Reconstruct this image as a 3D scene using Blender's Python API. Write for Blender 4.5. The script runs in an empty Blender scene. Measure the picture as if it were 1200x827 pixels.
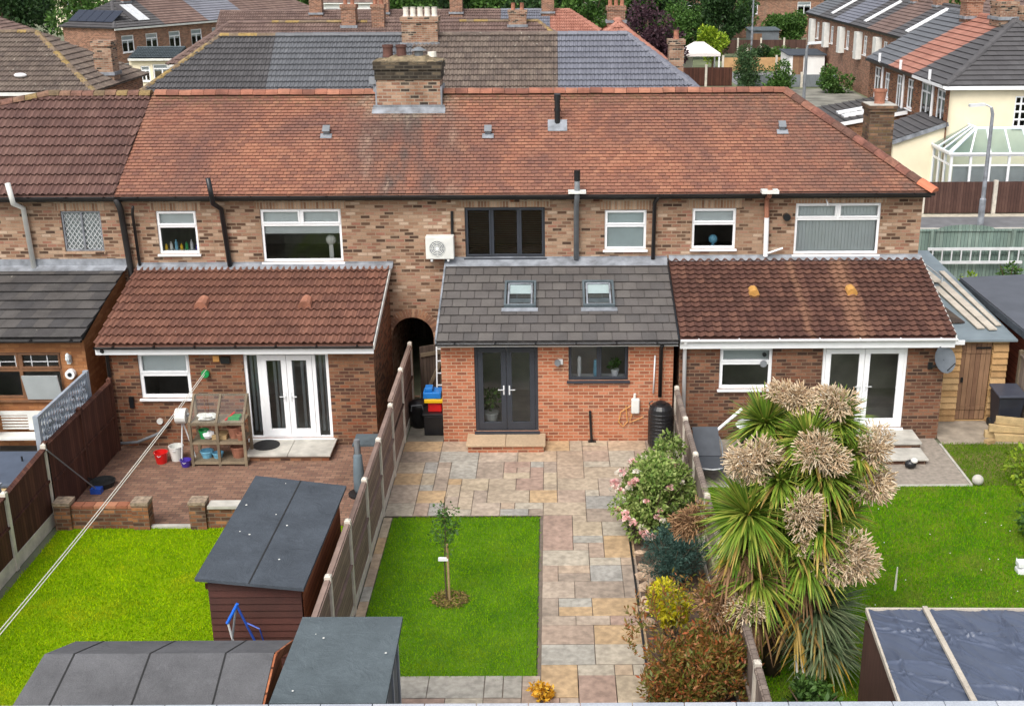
import bpy, math, random
import numpy as np
from mathutils import Vector, Matrix
R = math.radians
rnd = random.Random(7)
rng = np.random.default_rng(7)
scene = bpy.context.scene
COL = scene.collection

# ---------------------------------------------------------------- camera
cam_d = bpy.data.cameras.new('camera'); cam = bpy.data.objects.new('camera', cam_d); COL.objects.link(cam)
cam.matrix_world = (Matrix.Translation((0, 0, 10.8635)) @ Matrix.Rotation(R(90 - 18.8514), 4, 'X') @ Matrix.Rotation(R(-0.29), 4, 'Z'))
cam_d.lens = 42.0; cam_d.sensor_width = 36; cam_d.shift_x = -0.04; cam_d.clip_end = 1500
scene.camera = cam

# ---------------------------------------------------------------- mesh helpers
ORG = {}
def vec(*a): return Vector(a)
class MB:
    def __init__(s): s.v = []; s.f = []; s.m = []
    def add(s, vs, fs, mi=0):
        n = len(s.v); s.v += [tuple(p) for p in vs]
        for f in fs: s.f.append(tuple(i + n for i in f)); s.m.append(mi)
        return s
    def quad(s, a, b, c, d, mi=0): return s.add([a, b, c, d], [(0, 1, 2, 3)], mi)
    def poly(s, pts, mi=0): return s.add(pts, [tuple(range(len(pts)))], mi)
    def box(s, x0, x1, y0, y1, z0, z1, mi=0):
        x0, x1 = sorted((x0, x1)); y0, y1 = sorted((y0, y1)); z0, z1 = sorted((z0, z1))
        v = [(x0,y0,z0),(x1,y0,z0),(x1,y1,z0),(x0,y1,z0),(x0,y0,z1),(x1,y0,z1),(x1,y1,z1),(x0,y1,z1)]
        return s.add(v, [(0,3,2,1),(4,5,6,7),(0,1,5,4),(1,2,6,5),(2,3,7,6),(3,0,4,7)], mi)
    def obox(s, c, U, V, W, mi=0):
        """box from corner-centred c with half vectors U,V,W"""
        c, U, V, W = map(Vector, (c, U, V, W))
        v = [c-U-V-W, c+U-V-W, c+U+V-W, c-U+V-W, c-U-V+W, c+U-V+W, c+U+V+W, c-U+V+W]
        f = [(0,3,2,1),(4,5,6,7),(0,1,5,4),(1,2,6,5),(2,3,7,6),(3,0,4,7)]
        if U.cross(V).dot(W) < 0: f = [tuple(reversed(q)) for q in f]
        return s.add(v, f, mi)
    def bar(s, a, b, w, h, up=(0, 0, 1), mi=0):
        a, b = Vector(a), Vector(b); d = (b - a); L = d.length; d.normalize()
        up = Vector(up); sd = d.cross(up)
        if sd.length < 1e-4: up = Vector((0, 1, 0)); sd = d.cross(up)
        sd.normalize(); u2 = sd.cross(d)
        return s.obox((a + b) / 2, d * L / 2, sd * w / 2, u2 * h / 2, mi)
    def tube(s, pts, r, n=8, mi=0, cap=True):
        pts = [Vector(p) for p in pts]; rs = r if isinstance(r, (list, tuple)) else [r] * len(pts)
        base = len(s.v); prev = None
        for i, p in enumerate(pts):
            if i == 0: d = pts[1] - p
            elif i == len(pts) - 1: d = p - pts[i-1]
            else: d = (pts[i+1] - p).normalized() + (p - pts[i-1]).normalized()
            d.normalize()
            if prev is None:
                a = d.cross(Vector((0, 0, 1)))
                if a.length < 1e-3: a = d.cross(Vector((0, 1, 0)))
            else: a = prev - d * prev.dot(d)
            a.normalize(); prev = a; b = d.cross(a)
            for k in range(n):
                t = 2 * math.pi * k / n
                s.v.append(tuple(p + (a * math.cos(t) + b * math.sin(t)) * rs[i]))
        for i in range(len(pts) - 1):
            for k in range(n):
                k2 = (k + 1) % n
                s.f.append((base+i*n+k, base+i*n+k2, base+(i+1)*n+k2, base+(i+1)*n+k)); s.m.append(mi)
        if cap:
            s.f.append(tuple(base + k for k in reversed(range(n)))); s.m.append(mi)
            e = base + (len(pts) - 1) * n
            s.f.append(tuple(e + k for k in range(n))); s.m.append(mi)
        return s
    def lathe(s, c, prof, n=20, mi=0):
        base = len(s.v)
        for r, z in prof:
            for k in range(n):
                t = 2 * math.pi * k / n
                s.v.append((c[0] + r * math.cos(t), c[1] + r * math.sin(t), c[2] + z))
        for i in range(len(prof) - 1):
            for k in range(n):
                k2 = (k + 1) % n
                s.f.append((base+i*n+k, base+i*n+k2, base+(i+1)*n+k2, base+(i+1)*n+k)); s.m.append(mi)
        s.f.append(tuple(base + k for k in reversed(range(n)))); s.m.append(mi)
        e = base + (len(prof) - 1) * n
        s.f.append(tuple(e + k for k in range(n))); s.m.append(mi)
        return s
    def blob(s, c, rx, ry, rz, n=10, m=7, noise=0.0, mi=0):
        base = len(s.v); c = Vector(c)
        for i in range(1, m):
            ph = math.pi * i / m
            for k in range(n):
                t = 2 * math.pi * k / n; q = 1 + noise * (rnd.random() - .5) * 2
                s.v.append((c.x + rx*q*math.sin(ph)*math.cos(t), c.y + ry*q*math.sin(ph)*math.sin(t), c.z + rz*q*math.cos(ph)))
        top = len(s.v); s.v.append((c.x, c.y, c.z + rz)); bot = len(s.v); s.v.append((c.x, c.y, c.z - rz))
        for i in range(m - 2):
            for k in range(n):
                k2 = (k + 1) % n
                s.f.append((base+i*n+k, base+(i+1)*n+k, base+(i+1)*n+k2, base+i*n+k2)); s.m.append(mi)
        for k in range(n):
            k2 = (k + 1) % n
            s.f.append((top, base+k, base+k2)); s.m.append(mi)
            s.f.append((bot, base+(m-2)*n+k2, base+(m-2)*n+k)); s.m.append(mi)
        return s
    def build(s, name, mat, parent=None, smooth=False, origin=None, bevel=0):
        v = np.array(s.v, dtype=np.float64).reshape(-1, 3)
        if parent is not None: org = ORG[parent]
        elif origin is not None: org = Vector(origin)
        else:
            lo, hi = v.min(0), v.max(0); org = Vector(((lo[0]+hi[0])/2, (lo[1]+hi[1])/2, lo[2]))
        me = bpy.data.meshes.new(name)
        me.from_pydata((v - np.array(org)).tolist(), [], s.f)
        mats = mat if isinstance(mat, (list, tuple)) else [mat]
        for m_ in mats: me.materials.append(m_)
        if len(mats) > 1: me.polygons.foreach_set('material_index', np.array(s.m, dtype=np.int32))
        if smooth: me.polygons.foreach_set('use_smooth', np.ones(len(s.f), dtype=bool))
        # box-projected UV in metres (world axes)
        nl = len(me.loops); li = np.empty(nl, np.int32); me.loops.foreach_get('vertex_index', li)
        npoly = len(me.polygons); ls = np.empty(npoly, np.int32); lt = np.empty(npoly, np.int32)
        me.polygons.foreach_get('loop_start', ls); me.polygons.foreach_get('loop_total', lt)
        nr = np.empty(npoly * 3, np.float32); me.polygons.foreach_get('normal', nr); nr = nr.reshape(-1, 3)
        pl = np.repeat(np.arange(npoly), lt); a = np.abs(nr)[pl]; P = v[li]
        up = a[:, 2] > .75; xf = (~up) & (a[:, 0] > a[:, 1])
        uu = np.where(xf, P[:, 1], P[:, 0]); vv = np.where(up, P[:, 1], P[:, 2])
        uv = me.uv_layers.new(name='UVMap'); uv.data.foreach_set('uv', np.stack([uu, vv], 1).ravel().astype(np.float32))
        o = bpy.data.objects.new(name, me); COL.objects.link(o)
        if parent is not None: o.parent = parent
        else: o.location = org
        ORG[o] = org
        if bevel:
            b = o.modifiers.new('bevel', 'BEVEL'); b.width = bevel; b.segments = 2; b.limit_method = 'ANGLE'
        return o

def np_mesh(name, V, quads, mat, parent=None, origin=(0, 0, 0), smooth=False):
    """fast mesh from arrays: V (n,3) float, quads (m,k) int"""
    org = ORG[parent] if parent is not None else Vector(origin)
    V = np.asarray(V, dtype=np.float32) - np.array(org, dtype=np.float32); q = np.asarray(quads, dtype=np.int32)
    me = bpy.data.meshes.new(name); m, k = q.shape
    me.vertices.add(len(V)); me.vertices.foreach_set('co', V.ravel())
    me.loops.add(m * k); me.loops.foreach_set('vertex_index', q.ravel())
    me.polygons.add(m); me.polygons.foreach_set('loop_start', np.arange(0, m * k, k, dtype=np.int32))
    if smooth: me.polygons.foreach_set('use_smooth', np.ones(m, dtype=bool))
    me.update(calc_edges=True); me.materials.append(mat)
    o = bpy.data.objects.new(name, me); COL.objects.link(o)
    if parent is not None: o.parent = parent
    else: o.location = org
    ORG[o] = org
    return o

def thing(name, label, cat, loc=(0, 0, 0), group=None):
    o = bpy.data.objects.new(name, None); COL.objects.link(o); o.location = loc; o.empty_display_size = .2
    ORG[o] = Vector(loc); o['label'] = label; o['category'] = cat
    if group: o['group'] = group
    return o
def tag(o, label, cat, group=None, kind=None):
    if label: o['label'] = label
    if cat: o['category'] = cat
    if group: o['group'] = group
    if kind: o['kind'] = kind
    return o
def struct(o): o['kind'] = 'structure'; return o
def dup(root, loc, rotz=0, label=None):
    r = root.copy(); COL.objects.link(r); r.location = loc; r.rotation_euler = (0, 0, rotz)
    if label: r['label'] = label
    for ch in list(root.children):
        c = ch.copy(); COL.objects.link(c); c.parent = r
        for g in ch.children:
            d = g.copy(); COL.objects.link(d); d.parent = c
    return r

# ---------------------------------------------------------------- materials
def srgb(r, g, b):
    f = lambda c: (c/255)/12.92 if c/255 <= .04045 else ((c/255+.055)/1.055)**2.4
    return (f(r), f(g), f(b), 1)
class NT:
    def __init__(s, name):
        s.m = bpy.data.materials.new(name); s.m.use_nodes = True; s.t = s.m.node_tree; s.n = s.t.nodes; s.l = s.t.links
        s.b = s.n['Principled BSDF']; s.out = s.n['Material Output']
    def node(s, typ, **kw):
        n = s.n.new(typ)
        for k, v in kw.items():
            if k.startswith('i_'):
                key = k[2:]; key = int(key) if key.isdigit() else key.replace('_', ' ')
                if hasattr(v, 'node'): s.l.new(v, n.inputs[key])
                else: n.inputs[key].default_value = v
            else: setattr(n, k, v)
        return n
    def ramp(s, fac, stops, interp='LINEAR'):
        n = s.n.new('ShaderNodeValToRGB'); n.color_ramp.interpolation = interp; e = n.color_ramp.elements
        while len(e) < len(stops): e.new(.5)
        for i, (p, c) in enumerate(stops): e[i].position = p; e[i].color = c
        s.l.new(fac, n.inputs[0]); return n.outputs[0]
    def mix(s, fac, a, b, mode='MIX'):
        n = s.n.new('ShaderNodeMix'); n.data_type = 'RGBA'; n.blend_type = mode; n.clamp_factor = True
        for k, v in ((0, fac), (6, a), (7, b)):
            if hasattr(v, 'node'): s.l.new(v, n.inputs[k])
            else: n.inputs[k].default_value = v
        return n.outputs[2]
    def math(s, op, a, b=0.0, clamp=False):
        n = s.n.new('ShaderNodeMath'); n.operation = op; n.use_clamp = clamp
        for k, v in ((0, a), (1, b)):
            if hasattr(v, 'node'): s.l.new(v, n.inputs[k])
            else: n.inputs[k].default_value = v
        return n.outputs[0]
    def coord(s, which='Object'):
        if which == 'World': return s.node('ShaderNodeNewGeometry').outputs['Position']
        return s.node('ShaderNodeTexCoord').outputs[which]
    def noise(s, scale, detail=4, rough=.55, coord=None, dist=0):
        n = s.node('ShaderNodeTexNoise', i_Scale=scale, i_Detail=detail, i_Roughness=rough, i_Distortion=dist)
        s.l.new(coord if coord is not None else s.coord('World'), n.inputs['Vector']); return n.outputs['Fac']
    def island(s): return s.node('ShaderNodeNewGeometry').outputs['Random Per Island']
    def bump(s, h, strength=.3, dist=.01):
        n = s.node('ShaderNodeBump', i_Strength=strength, i_Distance=dist, i_Height=h)
        s.l.new(n.outputs[0], s.b.inputs['Normal'])
    def col(s, c, rough=.7, spec=None):
        if hasattr(c, 'node'): s.l.new(c, s.b.inputs['Base Color'])
        else: s.b.inputs['Base Color'].default_value = c
        if hasattr(rough, 'node'): s.l.new(rough, s.b.inputs['Roughness'])
        else: s.b.inputs['Roughness'].default_value = rough
        if spec is not None: s.b.inputs['Specular IOR Level'].default_value = spec
        return s.m

def stops(cols, jit=None):
    n = len(cols); return [(i / n, c) for i, c in enumerate(cols)]

def plain(name, c, rough=.5, var=.12, scale=6, spec=None, metal=0, bump=0):
    t = NT(name); n = t.noise(scale, 5)
    lo = tuple(x * (1 - var * 1.4) for x in c[:3]) + (1,); hi = tuple(min(1, x * (1 + var)) for x in c[:3]) + (1,)
    cc = t.ramp(n, [(.3, lo), (.7, hi)])
    if metal: t.b.inputs['Metallic'].default_value = metal
    if bump: t.bump(t.noise(scale * 8, 3), bump, .01)
    return t.col(cc, rough, spec)

def island_mat(name, cols, rough=.75, nscale=3, namt=.35, fine=40, famt=.2, bump=.2, spec=None, interp='CONSTANT', spots=0):
    """each separate tile, slab, board or leaf draws one colour; plus weathering noise"""
    t = NT(name); c = t.ramp(t.island(), stops(cols), interp)
    n = t.noise(nscale, 5, .6)
    c = t.mix(namt, c, t.ramp(n, [(.32, (.25, .24, .23, 1)), (.62, (1, 1, 1, 1))]), 'MULTIPLY')
    f = t.noise(fine, 3)
    c = t.mix(famt, c, t.ramp(f, [(.35, (.35, .35, .35, 1)), (.65, (1.25, 1.25, 1.25, 1))]), 'MULTIPLY')
    if spots: c = t.mix(t.ramp(t.noise(5.5, 3, .75), [(.70 - spots, (0, 0, 0, 1)), (.74 - spots, (.85, .85, .85, 1))]), c, srgb(188, 182, 166))   # pale lichen
    if bump: t.bump(f, bump, .01)
    return t.col(c, rough, spec)

def leaf_mat(name, cols, rough=.55, trans=.25, nscale=1.2):
    t = NT(name); c = t.ramp(t.island(), stops(cols), 'LINEAR')
    n = t.noise(nscale, 3)
    c = t.mix(.35, c, t.ramp(n, [(.35, (.55, .55, .5, 1)), (.65, (1.2, 1.2, 1.1, 1))]), 'MULTIPLY')
    t.col(c, rough, .3)
    tr = t.node('ShaderNodeBsdfTranslucent'); t.l.new(c, tr.inputs[0])
    mx = t.node('ShaderNodeMixShader', i_0=trans); t.l.new(t.b.outputs[0], mx.inputs[1]); t.l.new(tr.outputs[0], mx.inputs[2])
    t.l.new(mx.outputs[0], t.out.inputs[0]); return t.m

def brick_mat(name, cols, mortar, bw=.23, bh=.082, msize=.011, stain=.35, nscale=.8, bump=.5,  stain_col=(.3, .28, .26, 1), offset=.5, squash=1):
    t = NT(name); uv = t.coord('UV')
    b = t.node('ShaderNodeTexBrick', offset=offset, squash=squash, i_Color1=(0, 0, 0, 1), i_Color2=(1, 1, 1, 1), i_Mortar=(.5, .5, .5, 1), i_Scale=1.0,
               i_Mortar_Size=msize, i_Mortar_Smooth=.15, i_Bias=0.0, i_Brick_Width=bw, i_Row_Height=bh)
    t.l.new(uv, b.inputs['Vector'])
    # a second, offset brick lookup decorrelates the tint
    c = t.ramp(b.outputs['Color'], stops(cols), 'CONSTANT')
    f = t.noise(45, 3)
    c = t.mix(.35, c, t.ramp(f, [(.3, (.45, .45, .45, 1)), (.7, (1.3, 1.3, 1.3, 1))]), 'MULTIPLY')
    c = t.mix(b.outputs['Fac'], c, mortar)
    n = t.noise(nscale, 6, .65)
    c = t.mix(t.math('MULTIPLY', t.ramp(n, [(.45, (0, 0, 0, 1)), (.72, (1, 1, 1, 1))]), stain), c, stain_col, 'MULTIPLY')
    # pale efflorescence and run marks, stretched down the wall
    mp = t.node('ShaderNodeMapping', i_Vector=t.coord('World')); mp.inputs['Scale'].default_value = (2.2, 2.2, .45)
    r = t.noise(1.0, 5, .65, mp.outputs[0]); c = t.mix(t.ramp(r, [(.55, (0, 0, 0, 1)), (.75, (.35, .35, .35, 1))]), c, mortar)
    c = t.mix(t.ramp(r, [(.28, (.35, .35, .35, 1)), (.42, (0, 0, 0, 1))]), c, t.mix(1.0, c, (.5, .46, .43, 1), 'MULTIPLY'))
    h = t.math('SUBTRACT', t.math('MULTIPLY', f, .35), b.outputs['Fac'])
    t.bump(h, bump, .008)
    return t.col(c, .85, .25)

def glass(name, tint=(.95, .97, .97, 1), refl=1.0):
    t = NT(name); t.n.remove(t.b)
    tr = t.node('ShaderNodeBsdfTransparent', i_Color=tint); gl = t.node('ShaderNodeBsdfGlossy', i_Roughness=.02, i_Color=(.95, .98, 1, 1))
    fr = t.node('ShaderNodeFresnel', i_IOR=1.33 + .12 * refl); mx = t.node('ShaderNodeMixShader')
    t.l.new(fr.outputs[0], mx.inputs[0]); t.l.new(tr.outputs[0], mx.inputs[1]); t.l.new(gl.outputs[0], mx.inputs[2])
    t.l.new(mx.outputs[0], t.out.inputs[0]); return t.m

M = {}
def felt(name, c):
    """mineral felt: granule speckle, broad fading and scuffs"""
    t = NT(name); k = lambda f: tuple(x * f for x in c[:3]) + (1,)
    cc = t.ramp(t.noise(1.6, 6, .7), [(.3, k(.78)), (.7, k(1.2))])
    cc = t.mix(.55, cc, t.ramp(t.noise(120, 2, .8), [(.3, (.45, .45, .45, 1)), (.7, (1.45, 1.45, 1.45, 1))]), 'MULTIPLY')
    cc = t.mix(t.ramp(t.noise(4, 6, .75), [(.6, (0, 0, 0, 1)), (.78, (.45, .45, .45, 1))]), cc, k(1.7))
    h = t.math('ADD', t.math('MULTIPLY', t.noise(60, 3), .25), t.math('MULTIPLY', t.noise(3.2, 4, .6, None, 1.2), 2.2)); t.bump(h, .7, .02); return t.col(cc, .92, .2)
# walls
M['brick_old'] = brick_mat('old_mixed_brick', [srgb(162,131,107), srgb(178,150,126), srgb(150,118,95), srgb(164,125,104), srgb(100,75,60), srgb(170,140,116), srgb(156,121,98), srgb(192,167,145), srgb(142,104,84), srgb(80,61,50), srgb(168,136,112), srgb(154,108,90), srgb(122,92,75)], srgb(156,134,112), bw=.232, bh=.084, stain=.45, nscale=.5)
M['brick_left'] = brick_mat('brown_red_brick', [srgb(134,92,68), srgb(114,76,58), srgb(152,108,80), srgb(98,66,53), srgb(144,88,62), srgb(84,60,49), srgb(140,98,74)], srgb(134,108,86), stain=.35)
M['brick_right'] = brick_mat('dark_red_brick', [srgb(126,86,66), srgb(106,72,57), srgb(142,100,77), srgb(90,62,50), srgb(122,78,58), srgb(76,56,47), srgb(132,92,70)], srgb(124,102,84), stain=.3)
M['brick_new'] = brick_mat('new_orange_brick', [srgb(178,108,78), srgb(168,100,72), srgb(188,118,88), srgb(158,94,70), srgb(182,112,82), srgb(142,88,68), srgb(192,124,94)], srgb(184,152,124), stain=.1, nscale=1.5)
M['brick_orange'] = brick_mat('orange_painted_brick', [srgb(172,118,76), srgb(164,110,70), srgb(180,126,84), srgb(156,104,68)], srgb(152,106,72), stain=.3, msize=.007)
M['brick_far'] = brick_mat('far_brick', [srgb(150,104,82), srgb(130,88,70), srgb(166,118,94), srgb(116,80,64)], srgb(160,140,122), stain=.2)
M['brick_chimney'] = brick_mat('sooty_chimney_brick', [srgb(172,134,110), srgb(156,116,94), srgb(182,148,124), srgb(140,102,84), srgb(70,60,54), srgb(166,124,100)], srgb(164,150,132), stain=.6, nscale=1.6, stain_col=(.25, .23, .2, 1))
M['brick_wall'] = brick_mat('low_wall_brick', [srgb(150,100,68), srgb(128,84,60), srgb(168,116,78), srgb(108,74,56), srgb(90,66,54)], srgb(120,104,88), stain=.5, nscale=2)
M['block_paving'] = brick_mat('red_block_paving', [srgb(144,110,92), srgb(134,101,85), srgb(152,118,98), srgb(124,94,80), srgb(140,106,88)], srgb(98,86,76), bw=.21, bh=.105, msize=.008, stain=.45, nscale=.7)
M['cream'] = plain('cream_render', srgb(238,226,196), .8, .05, 1.5, bump=.1)
M['white_render'] = plain('white_render', srgb(232,232,228), .75, .05, 1.5)
M['white'] = plain('white_upvc', srgb(240,241,242), .35, .03, 3)
M['offwhite'] = plain('weathered_white_paint', srgb(222,222,216), .5, .08, 4)
M['anthracite'] = plain('anthracite_frame', srgb(52,56,64), .4, .08, 5)
M['black'] = plain('black_plastic', srgb(30,31,34), .35, .2, 5)
M['gutter'] = plain('black_gutter_paint', srgb(38,36,36), .4, .25, 3)
M['lead'] = plain('lead_flashing', srgb(136,140,146), .6, .35, 3.5, bump=.2)
M['felt_dark'] = felt('dark_roofing_felt', srgb(74,80,87))
M['felt_mid'] = felt('grey_green_felt', srgb(88,97,101))
M['felt_grey'] = felt('grey_roofing_felt', srgb(98,98,100))
M['concrete'] = plain('concrete', srgb(186,182,172), .85, .2, 3, bump=.3)
M['concrete_post'] = plain('pale_concrete_post', srgb(206,198,184), .8, .15, 5, bump=.2)
M['timber_brown'] = None
M['grey_metal'] = plain('grey_metal', srgb(120,124,128), .45, .15, 4)
M['alu'] = plain('aluminium', srgb(215,217,218), .4, .08, 4)
M['soil'] = plain('dark_soil', srgb(84,68,56), .95, .4, 5, bump=.8)
M['rubber'] = plain('black_rubber', srgb(34,34,34), .8, .2, 8)
M['glass'] = glass('window_glass')
M['glass_dark'] = glass('dark_window_glass', (.75, .8, .8, 1))
M['conserv_glass'] = glass('teal_roof_glass', (.62, .82, .9, 1), 1.5)
M['inside'] = plain('room_plaster', srgb(206,200,190), .9, .15, 2)
M['blind'] = plain('pale_roller_blind', srgb(206,212,212), .8, .04, 3)
M['blind_grey'] = plain('grey_vertical_blind', srgb(176,182,182), .8, .05, 3)
M['slat_wood'] = plain('brown_venetian_slats', srgb(150,120,92), .6, .1, 3)
M['wood_frame'] = plain('brown_stained_frame', srgb(120,84,58), .55, .2, 6)
M['terracotta'] = island_mat('terracotta', [srgb(164,106,84), srgb(152,97,77), srgb(174,118,94), srgb(140,90,73)], .8, 3, .6)
M['red'] = plain('red_plastic', srgb(210,32,30), .35, .08)
M['blue'] = plain('blue_plastic', srgb(30,120,200), .35, .08)
M['blue_dark'] = plain('blue_paint', srgb(40,80,170), .4, .1)
M['yellow'] = plain('yellow_plastic', srgb(236,190,30), .4, .08)
M['purple'] = plain('purple_plastic', srgb(70,50,150), .4, .08)
M['green_plastic'] = plain('green_plastic', srgb(30,150,80), .4, .08)
M['lightblue'] = plain('pale_blue_plastic', srgb(120,185,215), .4, .08)
M['rope'] = plain('white_line', srgb(222,218,206), .7, .05)
M['hose_tan'] = plain('tan_hose', srgb(206,150,84), .5, .06)
# roofs
M['rosemary'] = None
M['tile_brown'] = island_mat('brown_pantile', [srgb(112,82,74), srgb(108,78,70), srgb(118,88,79), srgb(104,75,68)], .75, 1.2, .35, 30, .25, spots=-.03)
M['tile_redbrown'] = island_mat('red_brown_pantile', [srgb(128,87,71), srgb(124,84,69), srgb(134,92,75), srgb(120,81,67)], .75, 1.5, .3, 30, .25, spots=-.02)
M['tile_dark'] = island_mat('dark_flat_tile', [srgb(82,79,77), srgb(77,74,73), srgb(89,85,82), srgb(72,70,70)], .8, 2, .45, 30, .3, spots=-.01)
M['tile_grey'] = island_mat('grey_flat_tile', [srgb(98,93,90), srgb(94,89,86), srgb(103,98,94), srgb(90,86,84)], .75, 1.5, .3, 30, .2)
M['tile_lichen'] = island_mat('weathered_brown_pantile', [srgb(116,86,72), srgb(104,76,64), srgb(126,94,78), srgb(98,72,60)], .8, 3, .35, 30, .3)
M['tile_slate'] = island_mat('smooth_slate_tile', [srgb(102,104,108), srgb(99,101,105), srgb(105,107,111)], .6, 1, .15, 30, .15)
M['tile_bluegrey'] = island_mat('blue_grey_tile', [srgb(116,118,128), srgb(113,115,125), srgb(119,121,131)], .6, 1, .15, 30, .12)
M['tile_charcoal'] = island_mat('charcoal_tile', [srgb(84,82,83), srgb(81,79,80), srgb(88,86,87)], .7, 1, .2, 30, .15)
M['tile_farbrown'] = island_mat('far_brown_tile', [srgb(120,98,90), srgb(116,94,86), srgb(126,104,95), srgb(111,90,83)], .8, .6, .25, 20, .2)
M['tile_mottled'] = island_mat('mottled_old_tile', [srgb(118,104,94), srgb(113,99,90), srgb(126,112,101), srgb(108,95,87)], .85, 4, .4, 30, .4, spots=.04)
M['tile_terra'] = island_mat('terracotta_plain_tile', [srgb(170,116,98), srgb(166,112,94), srgb(176,122,104), srgb(160,107,90)], .75, .8, .2, 30, .2)

def rosemary_mat():
    t = NT('rosemary_clay_tile')
    c = t.ramp(t.island(), stops([srgb(158,109,87), srgb(152,103,83), srgb(164,115,92), srgb(143,97,79), srgb(155,106,85), srgb(136,94,78), srgb(160,111,88)]), 'CONSTANT')
    w = t.coord('World')
    n = t.noise(.4, 7, .7, w, .8)
    c = t.mix(t.ramp(n, [(.40, (0, 0, 0, 1)), (.68, (.85, .85, .85, 1))]), c, srgb(108, 80, 74))        # sooty drifts
    n2 = t.noise(1.1, 5, .7, w)
    c = t.mix(t.ramp(n2, [(.56, (0, 0, 0, 1)), (.75, (.4, .4, .4, 1))]), c, srgb(172, 130, 104))     # orange lichen
    # run-off below the chimney: grey/ochre band between world x -5.3..-2.0, streaky in x
    sep = t.node('ShaderNodeSeparateXYZ', i_0=w); x = sep.outputs[0]; y = sep.outputs[1]
    wob = t.math('MULTIPLY', t.math('SUBTRACT', t.noise(.8, 4, .6, w), .5), 1.6)
    dx = t.math('ABSOLUTE', t.math('ADD', t.math('SUBTRACT', x, -3.6), wob))
    band = t.math('SUBTRACT', 1.0, t.math('DIVIDE', dx, 1.7), True)
    mp = t.node('ShaderNodeMapping', i_Vector=w); mp.inputs['Scale'].default_value = (1.5, .5, .5)
    st = t.noise(1.0, 5, .6, mp.outputs[0])
    c = t.mix(t.math('MULTIPLY', band, t.ramp(st, [(.36, (0, 0, 0, 1)), (.58, (1, 1, 1, 1))])), c, srgb(98, 84, 78))
    c = t.mix(t.math('MULTIPLY', band, t.ramp(st, [(.58, (0, 0, 0, 1)), (.72, (.9, .9, .9, 1))])), c, srgb(186, 160, 140))
    top = t.math('MULTIPLY', t.math('SUBTRACT', y, 30.0), 1.1, True)
    n3 = t.noise(5, 5, .7, w)
    c = t.mix(t.math('MULTIPLY', t.math('MULTIPLY', top, band), t.ramp(n3, [(.40, (0, 0, 0, 1)), (.55, (.95, .95, .95, 1))])), c, srgb(180, 172, 150))
    # moss and lichen: along the ridge, near the right-hand hip and in scattered clumps
    rdg = t.math('MULTIPLY', t.math('SUBTRACT', y, 30.45), 2.2, True); n4 = t.noise(7, 5, .75, w)
    c = t.mix(t.math('MULTIPLY', rdg, t.ramp(n4, [(.47, (0, 0, 0, 1)), (.6, (.85, .85, .85, 1))])), c, srgb(112, 96, 70))
    hp = t.math('MULTIPLY', t.math('SUBTRACT', t.math('ADD', x, t.math('MULTIPLY', y, 1.08)), 36.0), .45, True)
    c = t.mix(t.math('MULTIPLY', hp, t.ramp(t.noise(1.6, 6, .75, w), [(.40, (0, 0, 0, 1)), (.62, (.8, .8, .8, 1))])), c, srgb(104, 84, 76))
    c = t.mix(t.ramp(t.noise(9, 3, .8, w), [(.68, (0, 0, 0, 1)), (.74, (.7, .7, .7, 1))]), c, srgb(176, 150, 118))
    f = t.noise(40, 3)
    c = t.mix(.25, c, t.ramp(f, [(.35, (.4, .4, .4, 1)), (.65, (1.25, 1.25, 1.25, 1))]), 'MULTIPLY')
    t.bump(f, .3, .01)
    return t.col(c, .8, .25)
M['rosemary'] = rosemary_mat()
def right_ext_mat():
    t = NT('brown_roll_tile')
    c = t.ramp(t.island(), stops([srgb(98,68,58), srgb(90,62,54), srgb(108,76,64), srgb(84,58,50)]), 'CONSTANT')
    w = t.coord('World'); sep = t.node('ShaderNodeSeparateXYZ', i_0=w); x = sep.outputs[0]
    wob = t.math('MULTIPLY', t.math('SUBTRACT', t.noise(3, 4, .6, w), .5), .5)
    for cx, hw, k in ((6.88, .36, .6), (5.75, .14, .45)):
        d = t.math('ABSOLUTE', t.math('ADD', t.math('SUBTRACT', x, cx), wob))
        band = t.math('SUBTRACT', 1.0, t.math('DIVIDE', d, hw), True)
        c = t.mix(t.math('MULTIPLY', band, k), c, srgb(160, 120, 94))     # rusty run-off streaks
    n = t.noise(14, 3, .7, w)
    c = t.mix(t.ramp(n, [(.66, (0, 0, 0, 1)), (.72, (.6, .6, .6, 1))]), c, srgb(150, 128, 112))
    t.bump(t.noise(40, 3), .25, .01)
    return t.col(c, .8, .25)
M['tile_right'] = right_ext_mat()
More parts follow.
